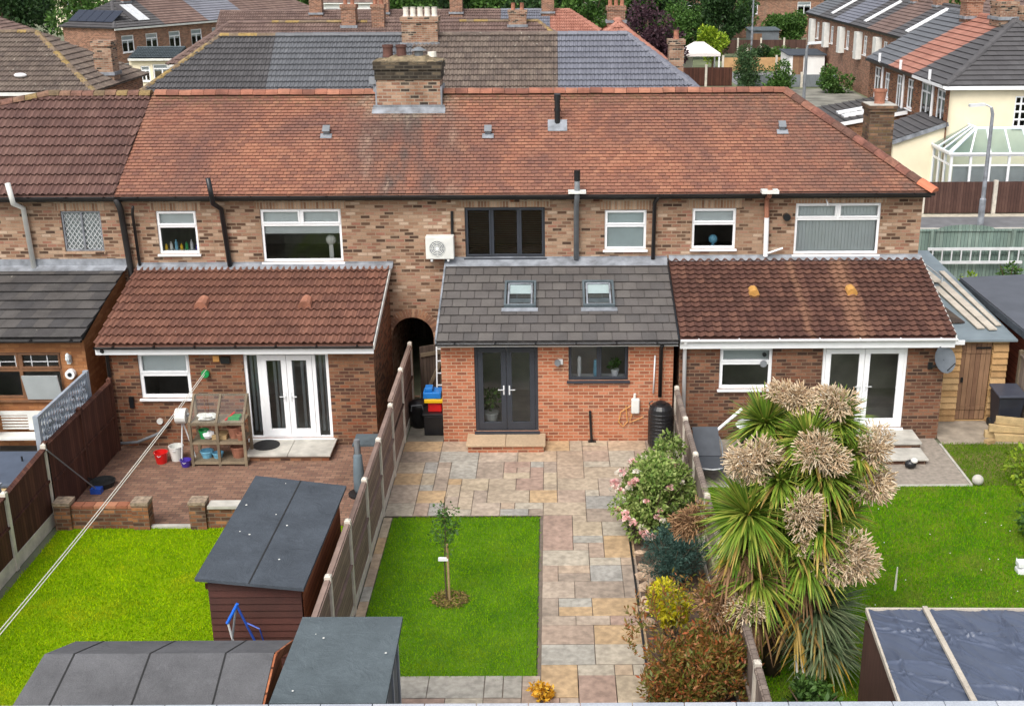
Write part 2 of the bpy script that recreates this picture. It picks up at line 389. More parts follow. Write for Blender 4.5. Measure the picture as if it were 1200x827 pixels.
# timber
def board_mat(name, cols, axis, width, rough=.75, gap=(.25, .22, .2, 1)):
    """planks of a given width along world axis (0 x,1 y,2 z): colour per plank, grain, dark joints"""
    t = NT(name); w = t.coord('World'); sep = t.node('ShaderNodeSeparateXYZ', i_0=w)
    q = t.math('DIVIDE', sep.outputs[axis] if axis < 3 else t.math('ADD', sep.outputs[0], sep.outputs[1]), width)
    fl = t.math('FLOOR', q); fr = t.math('SUBTRACT', q, fl)
    wn = t.node('ShaderNodeTexWhiteNoise', noise_dimensions='1D'); t.l.new(fl, wn.inputs['W'])
    c = t.ramp(wn.outputs[0], stops(cols), 'LINEAR')
    mp = t.node('ShaderNodeMapping', i_Vector=w)
    mp.inputs['Scale'].default_value = (2, 2, 25) if axis == 2 else (25, 25, 2)
    g = t.noise(1.5, 4, .6, mp.outputs[0])
    c = t.mix(.4, c, t.ramp(g, [(.35, (.5, .5, .5, 1)), (.65, (1.25, 1.25, 1.25, 1))]), 'MULTIPLY')
    big = t.noise(1.2, 4, .6, w)
    c = t.mix(.3, c, t.ramp(big, [(.35, (.5, .5, .5, 1)), (.65, (1.15, 1.15, 1.15, 1))]), 'MULTIPLY')
    e = t.math('LESS_THAN', fr, .09)
    c = t.mix(e, c, t.mix(1.0, c, gap, 'MULTIPLY'))
    t.bump(t.math('SUBTRACT', fr, t.math('MULTIPLY', e, .6)), .4, .015)
    return t.col(c, rough, .25)
M['fence_dark'] = board_mat('dark_stained_vertical_boards', [srgb(84,52,42), srgb(74,46,38), srgb(94,60,48)], 3, .1)
M['fence_brown'] = board_mat('brown_vertical_boards', [srgb(88,64,57), srgb(80,58,52), srgb(96,71,63)], 0, .12)
M['fence_grey'] = board_mat('grey_weathered_boards', [srgb(134,120,110), srgb(122,109,101), srgb(146,132,121)], 1, .12)
M['fence_mauve'] = board_mat('weathered_lap_boards', [srgb(138,116,106), srgb(126,106,97), srgb(150,128,117)], 2, .1)
M['fence_green'] = board_mat('green_stained_boards', [srgb(126,146,136), srgb(116,136,128), srgb(136,154,144)], 0, .12)
M['shed_brown'] = board_mat('dark_red_brown_shiplap', [srgb(78,44,36), srgb(70,38,32), srgb(88,50,40)], 2, .11)
M['shed_orange'] = board_mat('orange_brown_boards', [srgb(172,104,70), srgb(158,94,62), srgb(182,114,78)], 2, .12)
M['shed_grey'] = board_mat('grey_vertical_cladding', [srgb(116,122,126), srgb(106,112,116), srgb(124,130,134)], 1, .15)
M['shed_red'] = board_mat('red_brown_shed_boards', [srgb(128,70,52), srgb(116,62,48), srgb(138,78,58)], 2, .14)
M['store_side'] = board_mat('pale_lap_boards', [srgb(186,148,100), srgb(172,134,90), srgb(196,160,112)], 2, .13)
M['store_door'] = board_mat('grey_brown_door_boards', [srgb(136,104,80), srgb(124,94,74), srgb(146,114,88)], 0, .12)
M['gate_wood'] = board_mat('old_gate_boards', [srgb(82,70,62), srgb(72,62,56), srgb(92,80,70)], 3, .11)
M['planks'] = island_mat('weathered_plank', [srgb(190,176,158), srgb(170,154,136), srgb(204,194,178), srgb(150,136,122)], .8, 3, .3)
M['old_wood'] = island_mat('grey_old_wood', [srgb(136,120,98), srgb(124,110,90), srgb(148,132,108)], .8, 4, .4)
M['sleeper'] = island_mat('sawn_sleeper', [srgb(196,170,124), srgb(184,156,112), srgb(206,182,138)], .8, 4, .4)
M['trellis'] = plain('grey_blue_trellis_paint', srgb(150,158,168), .6, .12, 4)
M['slab'] = island_mat('indian_sandstone', [srgb(182,165,143), srgb(190,173,148), srgb(172,167,156), srgb(176,155,137), srgb(192,163,126), srgb(184,167,149), srgb(166,150,134), srgb(186,175,157), srgb(174,148,132), srgb(184,163,141), srgb(168,164,156), srgb(192,169,143)], .8, 1.1, .34, 9, .4)
M['slab_plain'] = island_mat('sandstone_step', [srgb(196,170,138), srgb(188,164,134)], .8, 2, .2, 18, .2)
M['joint'] = plain('slab_joint', srgb(112,100,88), .95, .2, 6)
M['coping'] = island_mat('pale_coping_stone', [srgb(176,182,190), srgb(168,174,183), srgb(184,188,194)], .8, 3, .15)
M['rock'] = island_mat('garden_rock', [srgb(170,140,112), srgb(150,140,130), srgb(186,160,134), srgb(130,118,108)], .9, 5, .4, 20, .4, .5)
# ---------------------------------------------------------------- building helpers
def wall_grid(mb, a0, a1, z0, z1, at, holes, axis='y', depth=.12, mi=0, flip=False):
    """rectangular wall facing -Y (axis y, plane y=at) or along X (axis x), with rectangular holes and reveals"""
    P = (lambda a, z, d=0: (a, at + d, z)) if axis == 'y' else (lambda a, z, d=0: (at + d, a, z))
    As = sorted({a0, a1, *[h[0] for h in holes], *[h[1] for h in holes]}); Zs = sorted({z0, z1, *[h[2] for h in holes], *[h[3] for h in holes]})
    As = [a for a in As if a0 - 1e-6 <= a <= a1 + 1e-6]; Zs = [z for z in Zs if z0 - 1e-6 <= z <= z1 + 1e-6]
    def q(*p):
        mb.poly(list(reversed(p)) if flip else list(p), mi)
    for i in range(len(As) - 1):
        for j in range(len(Zs) - 1):
            ca, cz = (As[i] + As[i+1]) / 2, (Zs[j] + Zs[j+1]) / 2
            if any(h[0] < ca < h[1] and h[2] < cz < h[3] for h in holes): continue
            q(P(As[i], Zs[j]), P(As[i+1], Zs[j]), P(As[i+1], Zs[j+1]), P(As[i], Zs[j+1]))
    d = depth
    for h in holes:
        b0, b1, c0, c1 = h[:4]
        q(P(b0, c0), P(b0, c1), P(b0, c1, d), P(b0, c0, d)); q(P(b1, c0), P(b1, c0, d), P(b1, c1, d), P(b1, c1))
        q(P(b0, c1), P(b1, c1), P(b1, c1, d), P(b0, c1, d)); q(P(b0, c0), P(b0, c0, d), P(b1, c0, d), P(b1, c0))
    return mb

def window(house, x0, x1, z0, z1, y, fm, vb=(), hb=(), sash=(), sill=True, fw=.06, blind=None, gm=None, sill_m=None, name='window', rec=.035, handle=False):
    """casement set in a wall facing -Y at plane y. vb: (fx,z0f,z1f) mullions, hb: (fz,x0f,x1f) transoms, sash: cells given an inner frame"""
    W, H = x1 - x0, z1 - z0; mb = MB(); yf = y + rec; yb = yf + .06
    mb.box(x0, x1, yf, yb, z0, z0 + fw); mb.box(x0, x1, yf, yb, z1 - fw, z1)
    mb.box(x0, x0 + fw, yf, yb, z0 + fw, z1 - fw); mb.box(x1 - fw, x1, yf, yb, z0 + fw, z1 - fw)
    for fz, a, b in hb:
        z = z0 + fz * H; mb.box(max(x0 + fw, x0 + a * W), min(x1 - fw, x0 + b * W), yf - .004, yb - .003, z - fw * .55, z + fw * .55)
    for fx, a, b in vb:
        x = x0 + fx * W; mb.box(x - fw * .55, x + fw * .55, yf - .002, yb - .005, max(z0 + fw, z0 + a * H), min(z1 - fw, z0 + b * H))
    sw = .045
    for a, b, c, d in sash:
        p0, p1, q0, q1 = x0 + a * W + fw * .4, x0 + b * W - fw * .4, z0 + c * H + fw * .4, z0 + d * H - fw * .4
        ya, yc = yf - .018, yb - .012
        mb.box(p0, p1, ya, yc, q0, q0 + sw); mb.box(p0, p1, ya, yc, q1 - sw, q1); mb.box(p0, p0 + sw, ya, yc, q0 + sw, q1 - sw); mb.box(p1 - sw, p1, ya, yc, q0 + sw, q1 - sw)
    o = mb.build(name, fm, house, bevel=.006)
    MB().quad((x0 + fw * .5, yf + .042, z0 + fw * .5), (x1 - fw * .5, yf + .042, z0 + fw * .5), (x1 - fw * .5, yf + .042, z1 - fw * .5), (x0 + fw * .5, yf + .042, z1 - fw * .5)).build('pane', gm or M['glass'], o)
    if sill: MB().box(x0 - .04, x1 + .04, y - .07, y + .04, z0 - .05, z0 - .003).build('sill', sill_m or fm, o, bevel=.005)
    if blind:
        kind, a, b, bm = blind; bb = MB(); yy = yb + .02; za, zb = z0 + a * H, z0 + b * H
        if kind == 'roller': bb.box(x0 + fw, x1 - fw, yy, yy + .01, za, zb)
        elif kind == 'vertical':
            n = int(W / .085)
            for i in range(n):
                xx = x0 + fw + (i + .5) * (W - 2 * fw) / n
                bb.obox((xx, yy + .04, (za + zb) / 2), (.042, .012, 0), (.0015, -.003, 0), (0, 0, (zb - za) / 2))
        elif kind == 'venetian':
            n = int((zb - za) / .045)
            for i in range(n):
                zz = za + (i + .5) * (zb - za) / n
                bb.obox((x0 + W / 2, yy + .03, zz), (W / 2 - fw, 0, 0), (0, .018, -.012), (0, .001, .0015))
        bb.build('blind', bm, o)
    return o

def french_doors(house, x0, x1, z0, z1, y, fm, leaves=2, sides=0, blind=None, gm=None, handle_m=None):
    """glazed double doors, optional narrow side lights of width `sides`"""
    fw = .07; yf = y + .03; yb = yf + .07; H = z1 - z0
    mb = MB(); mb.box(x0, x1, yf, yb, z1 - fw, z1); mb.box(x0, x1, yf, yb, z0, z0 + .04)
    mb.box(x0, x0 + fw, yf, yb, z0 + .04, z1 - fw); mb.box(x1 - fw, x1, yf, yb, z0 + .04, z1 - fw)
    fr = None
    d0, d1 = x0 + fw, x1 - fw
    if sides:
        for xs in (x0 + fw + sides, x1 - fw - sides): mb.box(xs - .04, xs + .04, yf + .001, yb - .001, z0 + .04, z1 - fw)
        d0, d1 = x0 + fw + sides + .04, x1 - fw - sides - .04
    fr = mb.build('door_frame', fm, house, bevel=.006)
    if sides:
        for a, b in ((x0 + fw, d0 - .08), (d1 + .08, x1 - fw)): MB().quad((a, yf + .04, z0 + .04), (b, yf + .04, z0 + .04), (b, yf + .04, z1 - fw), (a, yf + .04, z1 - fw)).build('side_light', gm or M['glass'], fr)
    n = 2; wl = (d1 - d0) / n; st = .12
    for i in range(n):
        a, b = d0 + i * wl + .004, d0 + (i + 1) * wl - .004; q0, q1 = z0 + .045, z1 - fw - .004; ya, yc = yf - .012, yb - .02
        mb = MB(); mb.box(a, b, ya, yc, q0, q0 + .17); mb.box(a, b, ya, yc, q1 - st, q1); mb.box(a, a + st, ya, yc, q0 + .17, q1 - st); mb.box(b - st, b, ya, yc, q0 + .17, q1 - st)
        dr = mb.build('door', fm, house, bevel=.006)
        MB().quad((a + st * .9, yf + .03, q0 + .16), (b - st * .9, yf + .03, q0 + .16), (b - st * .9, yf + .03, q1 - st * .9), (a + st * .9, yf + .03, q1 - st * .9)).build('pane', gm or M['glass'], dr)
        hx = b - st * .5 if i == 0 else a + st * .5; s = -1 if i == 0 else 1; hz = z0 + 1.0
        h = MB(); h.box(hx - .016, hx + .016, ya - .012, ya - .001, hz - .11, hz + .11); h.tube([(hx, ya - .012, hz + .02), (hx, ya - .05, hz + .02), (hx + s * .13, ya - .05, hz + .02)], .011, 6)
        h.build('handle', handle_m or M['alu'], dr)
    MB().box(x0 - .03, x1 + .03, y - .08, y + .03, z0 - .06, z0 - .002).build('threshold', fm, fr)
    if blind:
        bb = MB(); n = int((x1 - x0) / .11)
        for i in range(n):
            xx = x0 + fw + (i + .5) * (x1 - x0 - 2 * fw) / n
            if rnd.random() < .12: continue
            bb.obox((xx, yb + .1, (z0 + z1) / 2), (.022, .036, 0), (.0015, -.001, 0), (0, 0, H / 2 - .1))
        bb.build('blind', blind, fr)
    return fr

def flat_prof(t): return 0
def roman_prof(t):
    t = (t * 2) % 1.0
    return .048 * max(0.0, math.sin(math.pi * min(1, t / .66))) if t < .66 else 0
def wave_prof(t): return .036 * (.5 + .5 * math.cos(2 * math.pi * t))
def tile_roof(mb, P0, U, Vv, L, gauge, tw, lim, prof=flat_prof, ns=2, th=.018, stagger=True, jit=.003, gap=.006, lip=.013):
    P0, U, Vv = Vector(P0), Vector(U).normalized(), Vector(Vv).normalized(); N = U.cross(Vv).normalized()
    rows = int(math.ceil(L / gauge))
    for r in range(rows):
        v0 = r * gauge; v1 = min(v0 + gauge * 1.06, L)
        a0, a1 = lim(min(v0, L)); b0, b1 = lim(v1)
        lo, hi = min(a0, b0), max(a1, b1); off = (tw / 2 if stagger and r % 2 else 0)
        k = math.floor((lo - off) / tw)
        while k * tw + off < hi:
            ua, ub = k * tw + off, k * tw + off + tw - gap; k += 1
            e0, e1 = max(ua, a0), min(ub, a1); g0, g1 = max(ua, b0), min(ub, b1)
            if e1 - e0 < .015 and g1 - g0 < .015: continue
            if e1 < e0: e0 = e1 = min(max((e0 + e1) / 2, a0), a1)
            if g1 < g0: g0 = g1 = min(max((g0 + g1) / 2, b0), b1)
            j = jit * (rnd.random() - .5) * 2; j2 = jit * (rnd.random() - .5) * 2
            vs = []; n = len(mb.v)
            for i in range(ns):
                t = i / (ns - 1); ux = e0 + (e1 - e0) * t; ut = g0 + (g1 - g0) * t
                h = prof((ux - ua) / tw) ; h2 = prof((ut - ua) / tw); jj = j * (1 - t) + j2 * t
                vs += [P0 + U * ux + Vv * (v0 + jj * .8) + N * (h + th + abs(jj)), P0 + U * ux + Vv * (v0 + .002) + N * (h + th - lip), P0 + U * ut + Vv * v1 + N * (h2 + .002)]
            mb.v += [tuple(p) for p in vs]
            for i in range(ns - 1):
                a = n + i * 3; b = a + 3
                mb.f.append((a, b, b + 2, a + 2)); mb.m.append(0)
                mb.f.append((a + 1, b + 1, b, a)); mb.m.append(0)
    return mb

def ridge_tiles(mb, p0, p1, r=.12, seg=.33, n=6, down=.05, mi=0):
    p0, p1 = Vector(p0), Vector(p1); d = p1 - p0; L = d.length; d.normalize(); s = d.cross(Vector((0, 0, 1))).normalized(); u = s.cross(d)
    k = max(1, round(L / seg)); sl = L / k
    for i in range(k):
        a = p0 + d * (i * sl + .006); b = p0 + d * ((i + 1) * sl - .006); j = (rnd.random() - .5) * .014; base = len(mb.v)
        for c, rr in ((a, r), (b, r * .96)):
            for q in range(n + 1):
                t = math.pi * q / n; mb.v.append(tuple(c + s * math.cos(t) * rr * 1.15 + u * (math.sin(t) * rr * .8 - down + j)))
        for q in range(n): mb.f.append((base + q, base + q + 1, base + n + 2 + q, base + n + 1 + q)); mb.m.append(mi)
        mb.f.append(tuple(base + q for q in reversed(range(n + 1)))); mb.m.append(mi); mb.f.append(tuple(base + n + 1 + q for q in range(n + 1))); mb.m.append(mi)
    return mb

def gutter(house, x0, x1, y, z, m=None, r=.06):
    mb = MB(); n = 6; base = 0
    for x in (x0, x1):
        for q in range(n + 1):
            t = math.pi + math.pi * q / n; mb.v.append((x, y + math.cos(t) * r, z + math.sin(t) * r))
    for q in range(n):
        mb.f.append((q, n + 1 + q, n + 2 + q, q + 1)); mb.m.append(0)
    mb.poly([mb.v[i] for i in range(n + 1)]); mb.poly([mb.v[i] for i in range(n + 1, 2 * n + 2)])
    x = x0 + .4
    while x < x1: mb.box(x, x + .03, y - r - .008, y + r, z - .01, z + .012); x += .9
    return mb.build('gutter', m or M['gutter'], house)

def interior(house, x0, x1, y0, y1, z0, z1, m=None, name='room'):
    mb = MB()
    mb.quad((x0, y0, z0), (x1, y0, z0), (x1, y1, z0), (x0, y1, z0)); mb.quad((x0, y1, z0), (x1, y1, z0), (x1, y1, z1), (x0, y1, z1))
    mb.quad((x0, y0, z0), (x0, y1, z0), (x0, y1, z1), (x0, y0, z1)); mb.quad((x1, y0, z0), (x1, y0, z1), (x1, y1, z1), (x1, y1, z0))
    mb.quad((x0, y0, z1), (x0, y1, z1), (x1, y1, z1), (x1, y0, z1))
    return mb.build(name, m or M['inside'], house)

# ---------------------------------------------------------------- foliage helpers
def leaf_cloud(name, P, N, size, mat, parent=None, aspect=.5, spread=.6, origin=(0, 0, 0), fold=.25, updir=0.0):
    """leaves: P (n,3) positions, N (n,3) preferred outward directions; each leaf a folded diamond of two triangles' quads"""
    n = len(P); sz = size * rng.uniform(.6, 1.35, n)[:, None]
    d = N + rng.normal(0, spread, (n, 3)); d[:, 2] += updir; d /= np.linalg.norm(d, axis=1)[:, None] + 1e-9
    a = np.cross(d, rng.normal(0, 1, (n, 3))); a /= np.linalg.norm(a, axis=1)[:, None] + 1e-9
    w = np.cross(d, a)
    p0 = P; p1 = P + d * sz * .5 + a * sz * aspect * .5 + w * sz * fold * aspect; p2 = P + d * sz; p3 = P + d * sz * .5 - a * sz * aspect * .5 + w * sz * fold * aspect
    V = np.stack([p0, p1, p2, p3], 1).reshape(-1, 3); q = np.arange(4 * n).reshape(n, 4)
    return np_mesh(name, V, q, mat, parent, origin)
def ball_pts(c, r, n, shell=.55):
    d = rng.normal(0, 1, (n, 3)); d /= np.linalg.norm(d, axis=1)[:, None]
    rad = (shell + (1 - shell) * rng.random(n) ** .5)[:, None]
    return np.array(c) + d * np.array(r) * rad, d
def clumps(c, r, k, n, cr=.4, flat=1.0, shell=.5):
    """a crown of k leaf clumps scattered through an ellipsoid"""
    Ps, Ns = [], []; c = np.array(c, float); r = np.array(r, float)
    for i in range(k):
        d = rng.normal(0, 1, 3); d /= np.linalg.norm(d); cc = c + d * r * rng.uniform(.35, .85)
        q = cr * rng.uniform(.6, 1.25) * np.array([r.mean(), r.mean(), r.mean() * flat])
        p, nn = ball_pts(cc, q, n // k, shell); Ps.append(p); Ns.append(nn)
    return np.concatenate(Ps), np.concatenate(Ns)
def tree(name, label, c, r, trunk_h, mat, n=5000, k=16, size=.22, cr=.42, group=None, aspect=.55, cat='tree', trunk_r=.16, flat=.9):
    base = (c[0], c[1], 0); t = thing(name, label, cat, base, group)
    tb = MB(); tb.tube([base, (c[0] + .05, c[1], trunk_h * .5), (c[0], c[1], c[2])], [trunk_r, trunk_r * .8, trunk_r * .45], 8)
    for i in range(6):
        a = i * 1.05 + .3; tb.tube([(c[0], c[1], trunk_h * .8 + .1 * i), (c[0] + math.cos(a) * r[0] * .6, c[1] + math.sin(a) * r[1] * .6, c[2] + r[2] * (.1 + .08 * i))], [trunk_r * .45, trunk_r * .12], 6)
    tb.build('trunk', M['bark'], t, smooth=True)
    P, N = clumps(c, r, k, n, cr, flat)
    leaf_cloud('crown', P, N, size, mat, t, aspect, .7)
    return t
M['bark'] = plain('bark', srgb(96,78,62), .9, .3, 8, bump=.6)
M['leaf_green'] = leaf_mat('mid_green_leaf', [srgb(60,92,40), srgb(82,118,52), srgb(48,78,34), srgb(96,132,62)])
M['leaf_dark'] = leaf_mat('dark_green_leaf', [srgb(38,62,34), srgb(52,80,42), srgb(30,50,28), srgb(64,94,50)])
M['leaf_purple'] = leaf_mat('purple_leaf', [srgb(72,50,60), srgb(58,40,50), srgb(88,62,72)])
M['leaf_lime'] = leaf_mat('lime_leaf', [srgb(150,176,40), srgb(128,158,40), srgb(176,194,60), srgb(110,140,38)])
M['leaf_photinia'] = leaf_mat('red_green_leaf', [srgb(120,126,56), srgb(172,100,62), srgb(134,138,68), srgb(192,96,62), srgb(108,120,52), srgb(160,124,76), srgb(206,136,102), srgb(100,114,48), srgb(170,104,66), srgb(138,140,70), srgb(112,124,54)], .4, .35)
M['leaf_rose'] = leaf_mat('rose_leaf', [srgb(112,142,60), srgb(140,164,84), srgb(88,118,50), srgb(168,182,110)])
M['leaf_blue'] = leaf_mat('blue_green_needle', [srgb(50,80,72), srgb(66,98,88), srgb(40,64,58), srgb(84,114,104)])
M['leaf_yellow'] = leaf_mat('yellow_leaf', [srgb(232,216,30), srgb(214,204,40), srgb(190,190,44), srgb(240,228,70)])
M['leaf_gold'] = leaf_mat('golden_orange_leaf', [srgb(236,176,40), srgb(222,156,30), srgb(244,196,70)])
M['petal_white'] = leaf_mat('white_petal', [srgb(246,240,226), srgb(240,226,214), srgb(250,246,238)], .6, .3)
M['petal_pink'] = leaf_mat('pink_petal', [srgb(244,190,190), srgb(248,210,206), srgb(238,168,172), srgb(250,226,220)], .6, .3)
# ---------------------------------------------------------------- the terrace: four houses
MW = 28.4                                   # plane of the upper rear wall
EY, EZ, RY, RZ = 28.13, 5.27, 31.0, 7.33    # eaves and ridge
SL = math.hypot(RY - EY, RZ - EZ)
M['lintel'] = brick_mat('soldier_course_brick', [srgb(178,146,118), srgb(160,126,100), srgb(190,160,134), srgb(166,130,104), srgb(140,106,84)], srgb(168,152,132), bw=.075, bh=.24, offset=0)
M['mortar'] = plain('mortar_flaunching', srgb(176,158,128), .9, .4, 5, bump=.6)
M['moss'] = island_mat('mossy_ridge', [srgb(136,104,84), srgb(124,104,78), srgb(146,122,80), srgb(128,92,78)], .9, 5, .6, 25, .4)
M['soot'] = brick_mat('soot_blackened_brick', [srgb(72,64,54), srgb(58,52,45), srgb(104,92,76), srgb(50,45,40)], srgb(84,78,68), stain=.5, nscale=4)
MW_HOUSES = {}
def main_shell(key, name, label, x0, x1, holes, wall_m, right_open=False):
    h = thing(name, label, 'house', ((x0 + x1) / 2, 31.0, 0), 'brick houses of the terrace')
    mb = MB(); wall_grid(mb, x0, x1, 0, 5.3, MW, holes)
    mb.quad((x0, 33.6, 0), (x0, 33.6, 5.3), (x1, 33.6, 5.3), (x1, 33.6, 0))
    mb.quad((x0, MW, 0), (x0, MW, 5.3), (x0, 33.6, 5.3), (x0, 33.6, 0)); mb.quad((x1, MW, 0), (x1, 33.6, 0), (x1, 33.6, 5.3), (x1, MW, 5.3))
    mb.build('wall', wall_m, h)
    if key != 'A' or True: interior(h, x0 + .15, x1 - .15, MW + .13, 33.4, 2.8, 5.2)
    MB().box(x0, x1, EY + .1, MW + .01, 5.10, 5.24).build('fascia', M['gutter'], h)
    MW_HOUSES[key] = h
    return h
def lintel(h, x0, x1, z): MB().box(x0 - .12, x1 + .12, MW - .004, MW + .05, z, z + .24).build('lintel', M['lintel'], h)
def main_roof(h, x0, x1, mat, gauge, tw, lim, prof, ns, stagger, ridge_m, hip=False, jit=.006):
    mb = MB(); V = (0, RY - EY, RZ - EZ)
    tile_roof(mb, (0, EY, EZ), (1, 0, 0), V, SL, gauge, tw, lim, prof, ns, (.024 if gauge < .2 else .05), stagger, jit, (.011 if gauge < .2 else .006), (.009 if gauge < .2 else .014))
    a, b = lim(0); c, d = lim(SL)
    mb.quad((a, EY, EZ - .03), (b, EY, EZ - .03), (d, RY, RZ - .03), (c, RY, RZ - .03))
    mb.quad((c, RY, RZ), (d, RY, RZ), (b if not hip else b, 2 * RY - EY, EZ), (a, 2 * RY - EY, EZ))
    return mb.build('roof', mat, h)

# ---- house A (left of frame)
hA = main_shell('A', 'terrace_house', 'house with leaded window and orange painted rear extension at the left edge of the terrace', -21, -10.27, [(-11.88, -10.92, 3.84, 4.84), (-16.4, -15.2, 3.7, 4.84)], M['brick_old'])
def limA(v):
    f = v / SL; lo = -21.3
    if f > .82: lo = -14.8 + (f - .82) / .18 * 2.0
    return (lo, -10.42 + .25 * f)
rA = main_roof(hA, -21, -10.3, M['tile_brown'], .325, .30, limA, roman_prof, 11, False, None)
mb = MB(); ridge_tiles(mb, (-10.2, RY, RZ + .02), (-12.8, RY, RZ + .02), .15, .3); ridge_tiles(mb, (-12.8, RY, RZ + .02), (-14.8, EY + (RY-EY)*.82, EZ + (RZ-EZ)*.82 + .03), .15, .3); mb.build('ridge_tiles', M['moss'], rA)
gutter(hA, -21, -10.3, EY - .03, EZ - .04)
w = window(hA, -11.88, -10.92, 3.84, 4.84, MW, M['lead'], vb=[(.5, 0, 1)], fw=.045, sill_m=M['brick_old'], blind=('roller', .0, 1, M['blind_grey']))
mb = MB()
for i in range(-7, 13):
    for s in (1, -1):
        xa, xb, za, zb = -11.84, -10.96, 3.88, 4.80
        # diagonal lead lines clipped to the pane
        x = xa + i * .11; pts = []
        for t in (0, 1):
            X = x + (t * .92 / 1.35); Z = za + t * (zb - za)
            pts.append((X if s == 1 else xa + xb - X, Z))
        (p, z), (q, zz) = pts
        def clip(p, z, q, zz):
            out = []
            t0, t1 = 0, 1
            for lo, hi in ((xa, xb),):
                if q == p: continue
                ta, tb = (lo - p) / (q - p), (hi - p) / (q - p); t0 = max(t0, min(ta, tb)); t1 = min(t1, max(ta, tb))
            return t0, t1
        t0, t1 = clip(p, z, q, zz)
        if t1 - t0 > .05: mb.bar((p + (q-p)*t0, MW + .068, z + (zz-z)*t0), (p + (q-p)*t1, MW + .068, z + (zz-z)*t1), .012, .006, (0, 1, 0))
mb.build('lead_lattice', M['alu'], w)
window(hA, -16.4, -15.2, 3.7, 4.84, MW, M['white'], hb=[(.7, 0, 1)], sash=[(0, 1, .7, 1)])
lintel(hA, -11.88, -10.92, 4.85)
# A extension
xa0, xa1, ya = -19.0, -10.5, 25.4
mb = MB(); wall_grid(mb, xa0, xa1, 0, 2.55, ya, [(-12.9, -11.07, 1.14, 2.27)])
mb.poly([(xa1, ya, 0), (xa1, MW - .002, 0), (xa1, MW - .002, 3.42), (xa1, ya, 2.55)])
mb.build('extension_wall', M['brick_orange'], hA)
mb = MB(); V = (0, 3.2, .79); L = math.hypot(3.2, .79)
tile_roof(mb, (0, 25.2, 2.66), (1, 0, 0), V, L, .41, .36, lambda v: (-19.2, -10.42 - .05 * (1 - v / L)), flat_prof, 2, .042, True, .006)
mb.quad((-19.2, 25.2, 2.62), (-10.47, 25.2, 2.62), (-10.45, 28.398, 3.42), (-19.2, 28.398, 3.42))
mb.build('extension_roof', M['tile_dark'], hA)
gutter(hA, -19.2, -10.45, 25.15, 2.63)
MB().box(-19.2, -10.42, MW - .03, MW - .003, 3.40, 3.66).quad((-19.2, MW - .25, 3.42), (-10.4, MW - .25, 3.42), (-10.4, MW - .03, 3.5), (-19.2, MW - .03, 3.5)).build('flashing', M['lead'], hA)
interior(hA, xa0 + .1, xa1 - .1, ya + .13, 28.3, .02, 2.4)
w = window(hA, -12.9, -11.07, 1.14, 2.27, ya, M['wood_frame'], vb=[(.48, 0, 1)], hb=[(.62, 0, 1)], sash=[(0, .48, .62, 1), (.48, 1, .62, 1)], fw=.075)
MB().obox((-11.52, ya - .12, 1.47), (.4, 0, 0), (0, .02, .0), (0, -.085, .31)).build('open_casement', M['blind_grey'], w)
mb = MB()
for i in range(5): mb.box(-12.85 + i * .36, -12.835 + i * .36, ya + .06, ya + .07, 1.86, 2.2)
mb.box(-12.8, -11.1, ya + .06, ya + .07, 2.02, 2.035); mb.build('glazing_bars', M['white'], w)
l = MB().box(-10.9, -10.82, ya - .1, ya - .001, 2.02, 2.2).lathe((-10.86, ya - .12, 2.08), [(.03, 0), (.06, .06), (.05, .16), (.02, .2)], 8).build('wall_lamp', M['blind'], hA)
c = MB().tube([(-10.86, ya - .02, 1.78), (-10.86, ya - .14, 1.78)], .11, 14).build('hose_reel', M['white'], hA); MB().tube([(-10.86, ya - .139, 1.78), (-10.86, ya - .15, 1.78)], .05, 12).build('hub', M['black'], c)
MB().tube([(-12.81, 27.9, 5.62), (-12.77, 27.95, 5.12), (-12.70, 28.28, 4.95), (-12.66, 28.3, 3.46)], .062, 10).build('soil_pipe', M['offwhite'], hA, smooth=True)

# ---- house B
hB = main_shell('B', 'terrace_house', 'house with red-brown pantiled extension and white french doors', -10.27, -4.03,
    [(-9.58, -8.61, 3.77, 4.83), (-7.06, -5.11, 3.56, 4.86)], M['brick_old'])
rB = main_roof(hB, 0, 0, M['rosemary'], .107, .166, lambda v: (-10.42 + .25 * v / SL, -4.03), flat_prof, 2, True, None)
mb = MB(); ridge_tiles(mb, (-10.1, RY, RZ + .02), (-4.45, RY, RZ + .02), .15, .31); mb.build('ridge_tiles', M['terracotta'], rB)
mb = MB()
gutter(hB, -10.3, -4.03, EY - .03, EZ - .04)
w = window(hB, -9.58, -8.61, 3.77, 4.83, MW, M['white'], hb=[(.64, 0, 1)], sash=[(0, 1, .64, 1)], blind=('roller', .62, 1, M['blind']))
window(hB, -7.06, -5.11, 3.56, 4.86, MW, M['white'], hb=[(.7, 0, 1)], vb=[(.5, .7, 1)], sash=[(0, .5, .7, 1), (.5, 1, .7, 1)], blind=('roller', .52, 1, M['blind']))
lintel(hB, -9.58, -8.61, 4.84); lintel(hB, -7.06, -5.11, 4.87)
xb0, xb1, yb_ = -10.05, -4.03, 25.35
mb = MB(); wall_grid(mb, xb0, xb1, 0, 2.42, yb_, [(-9.33, -8.18, 1.17, 2.26), (-6.96, -5.05, .18, 2.25)])
mb.poly([(xb1, yb_, 0), (xb1, MW - .002, 0), (xb1, MW - .002, 3.36), (xb1, yb_, 2.42)]); mb.poly([(xb0, MW - .002, 0), (xb0, yb_, 0), (xb0, yb_, 2.42), (xb0, MW - .002, 3.36)])
mb.build('extension_wall', M['brick_left'], hB)
mb = MB(); y0, z0, z1 = 25.08, 2.52, 3.45; V = (0, MW - y0, z1 - z0); L = math.hypot(*V[1:])
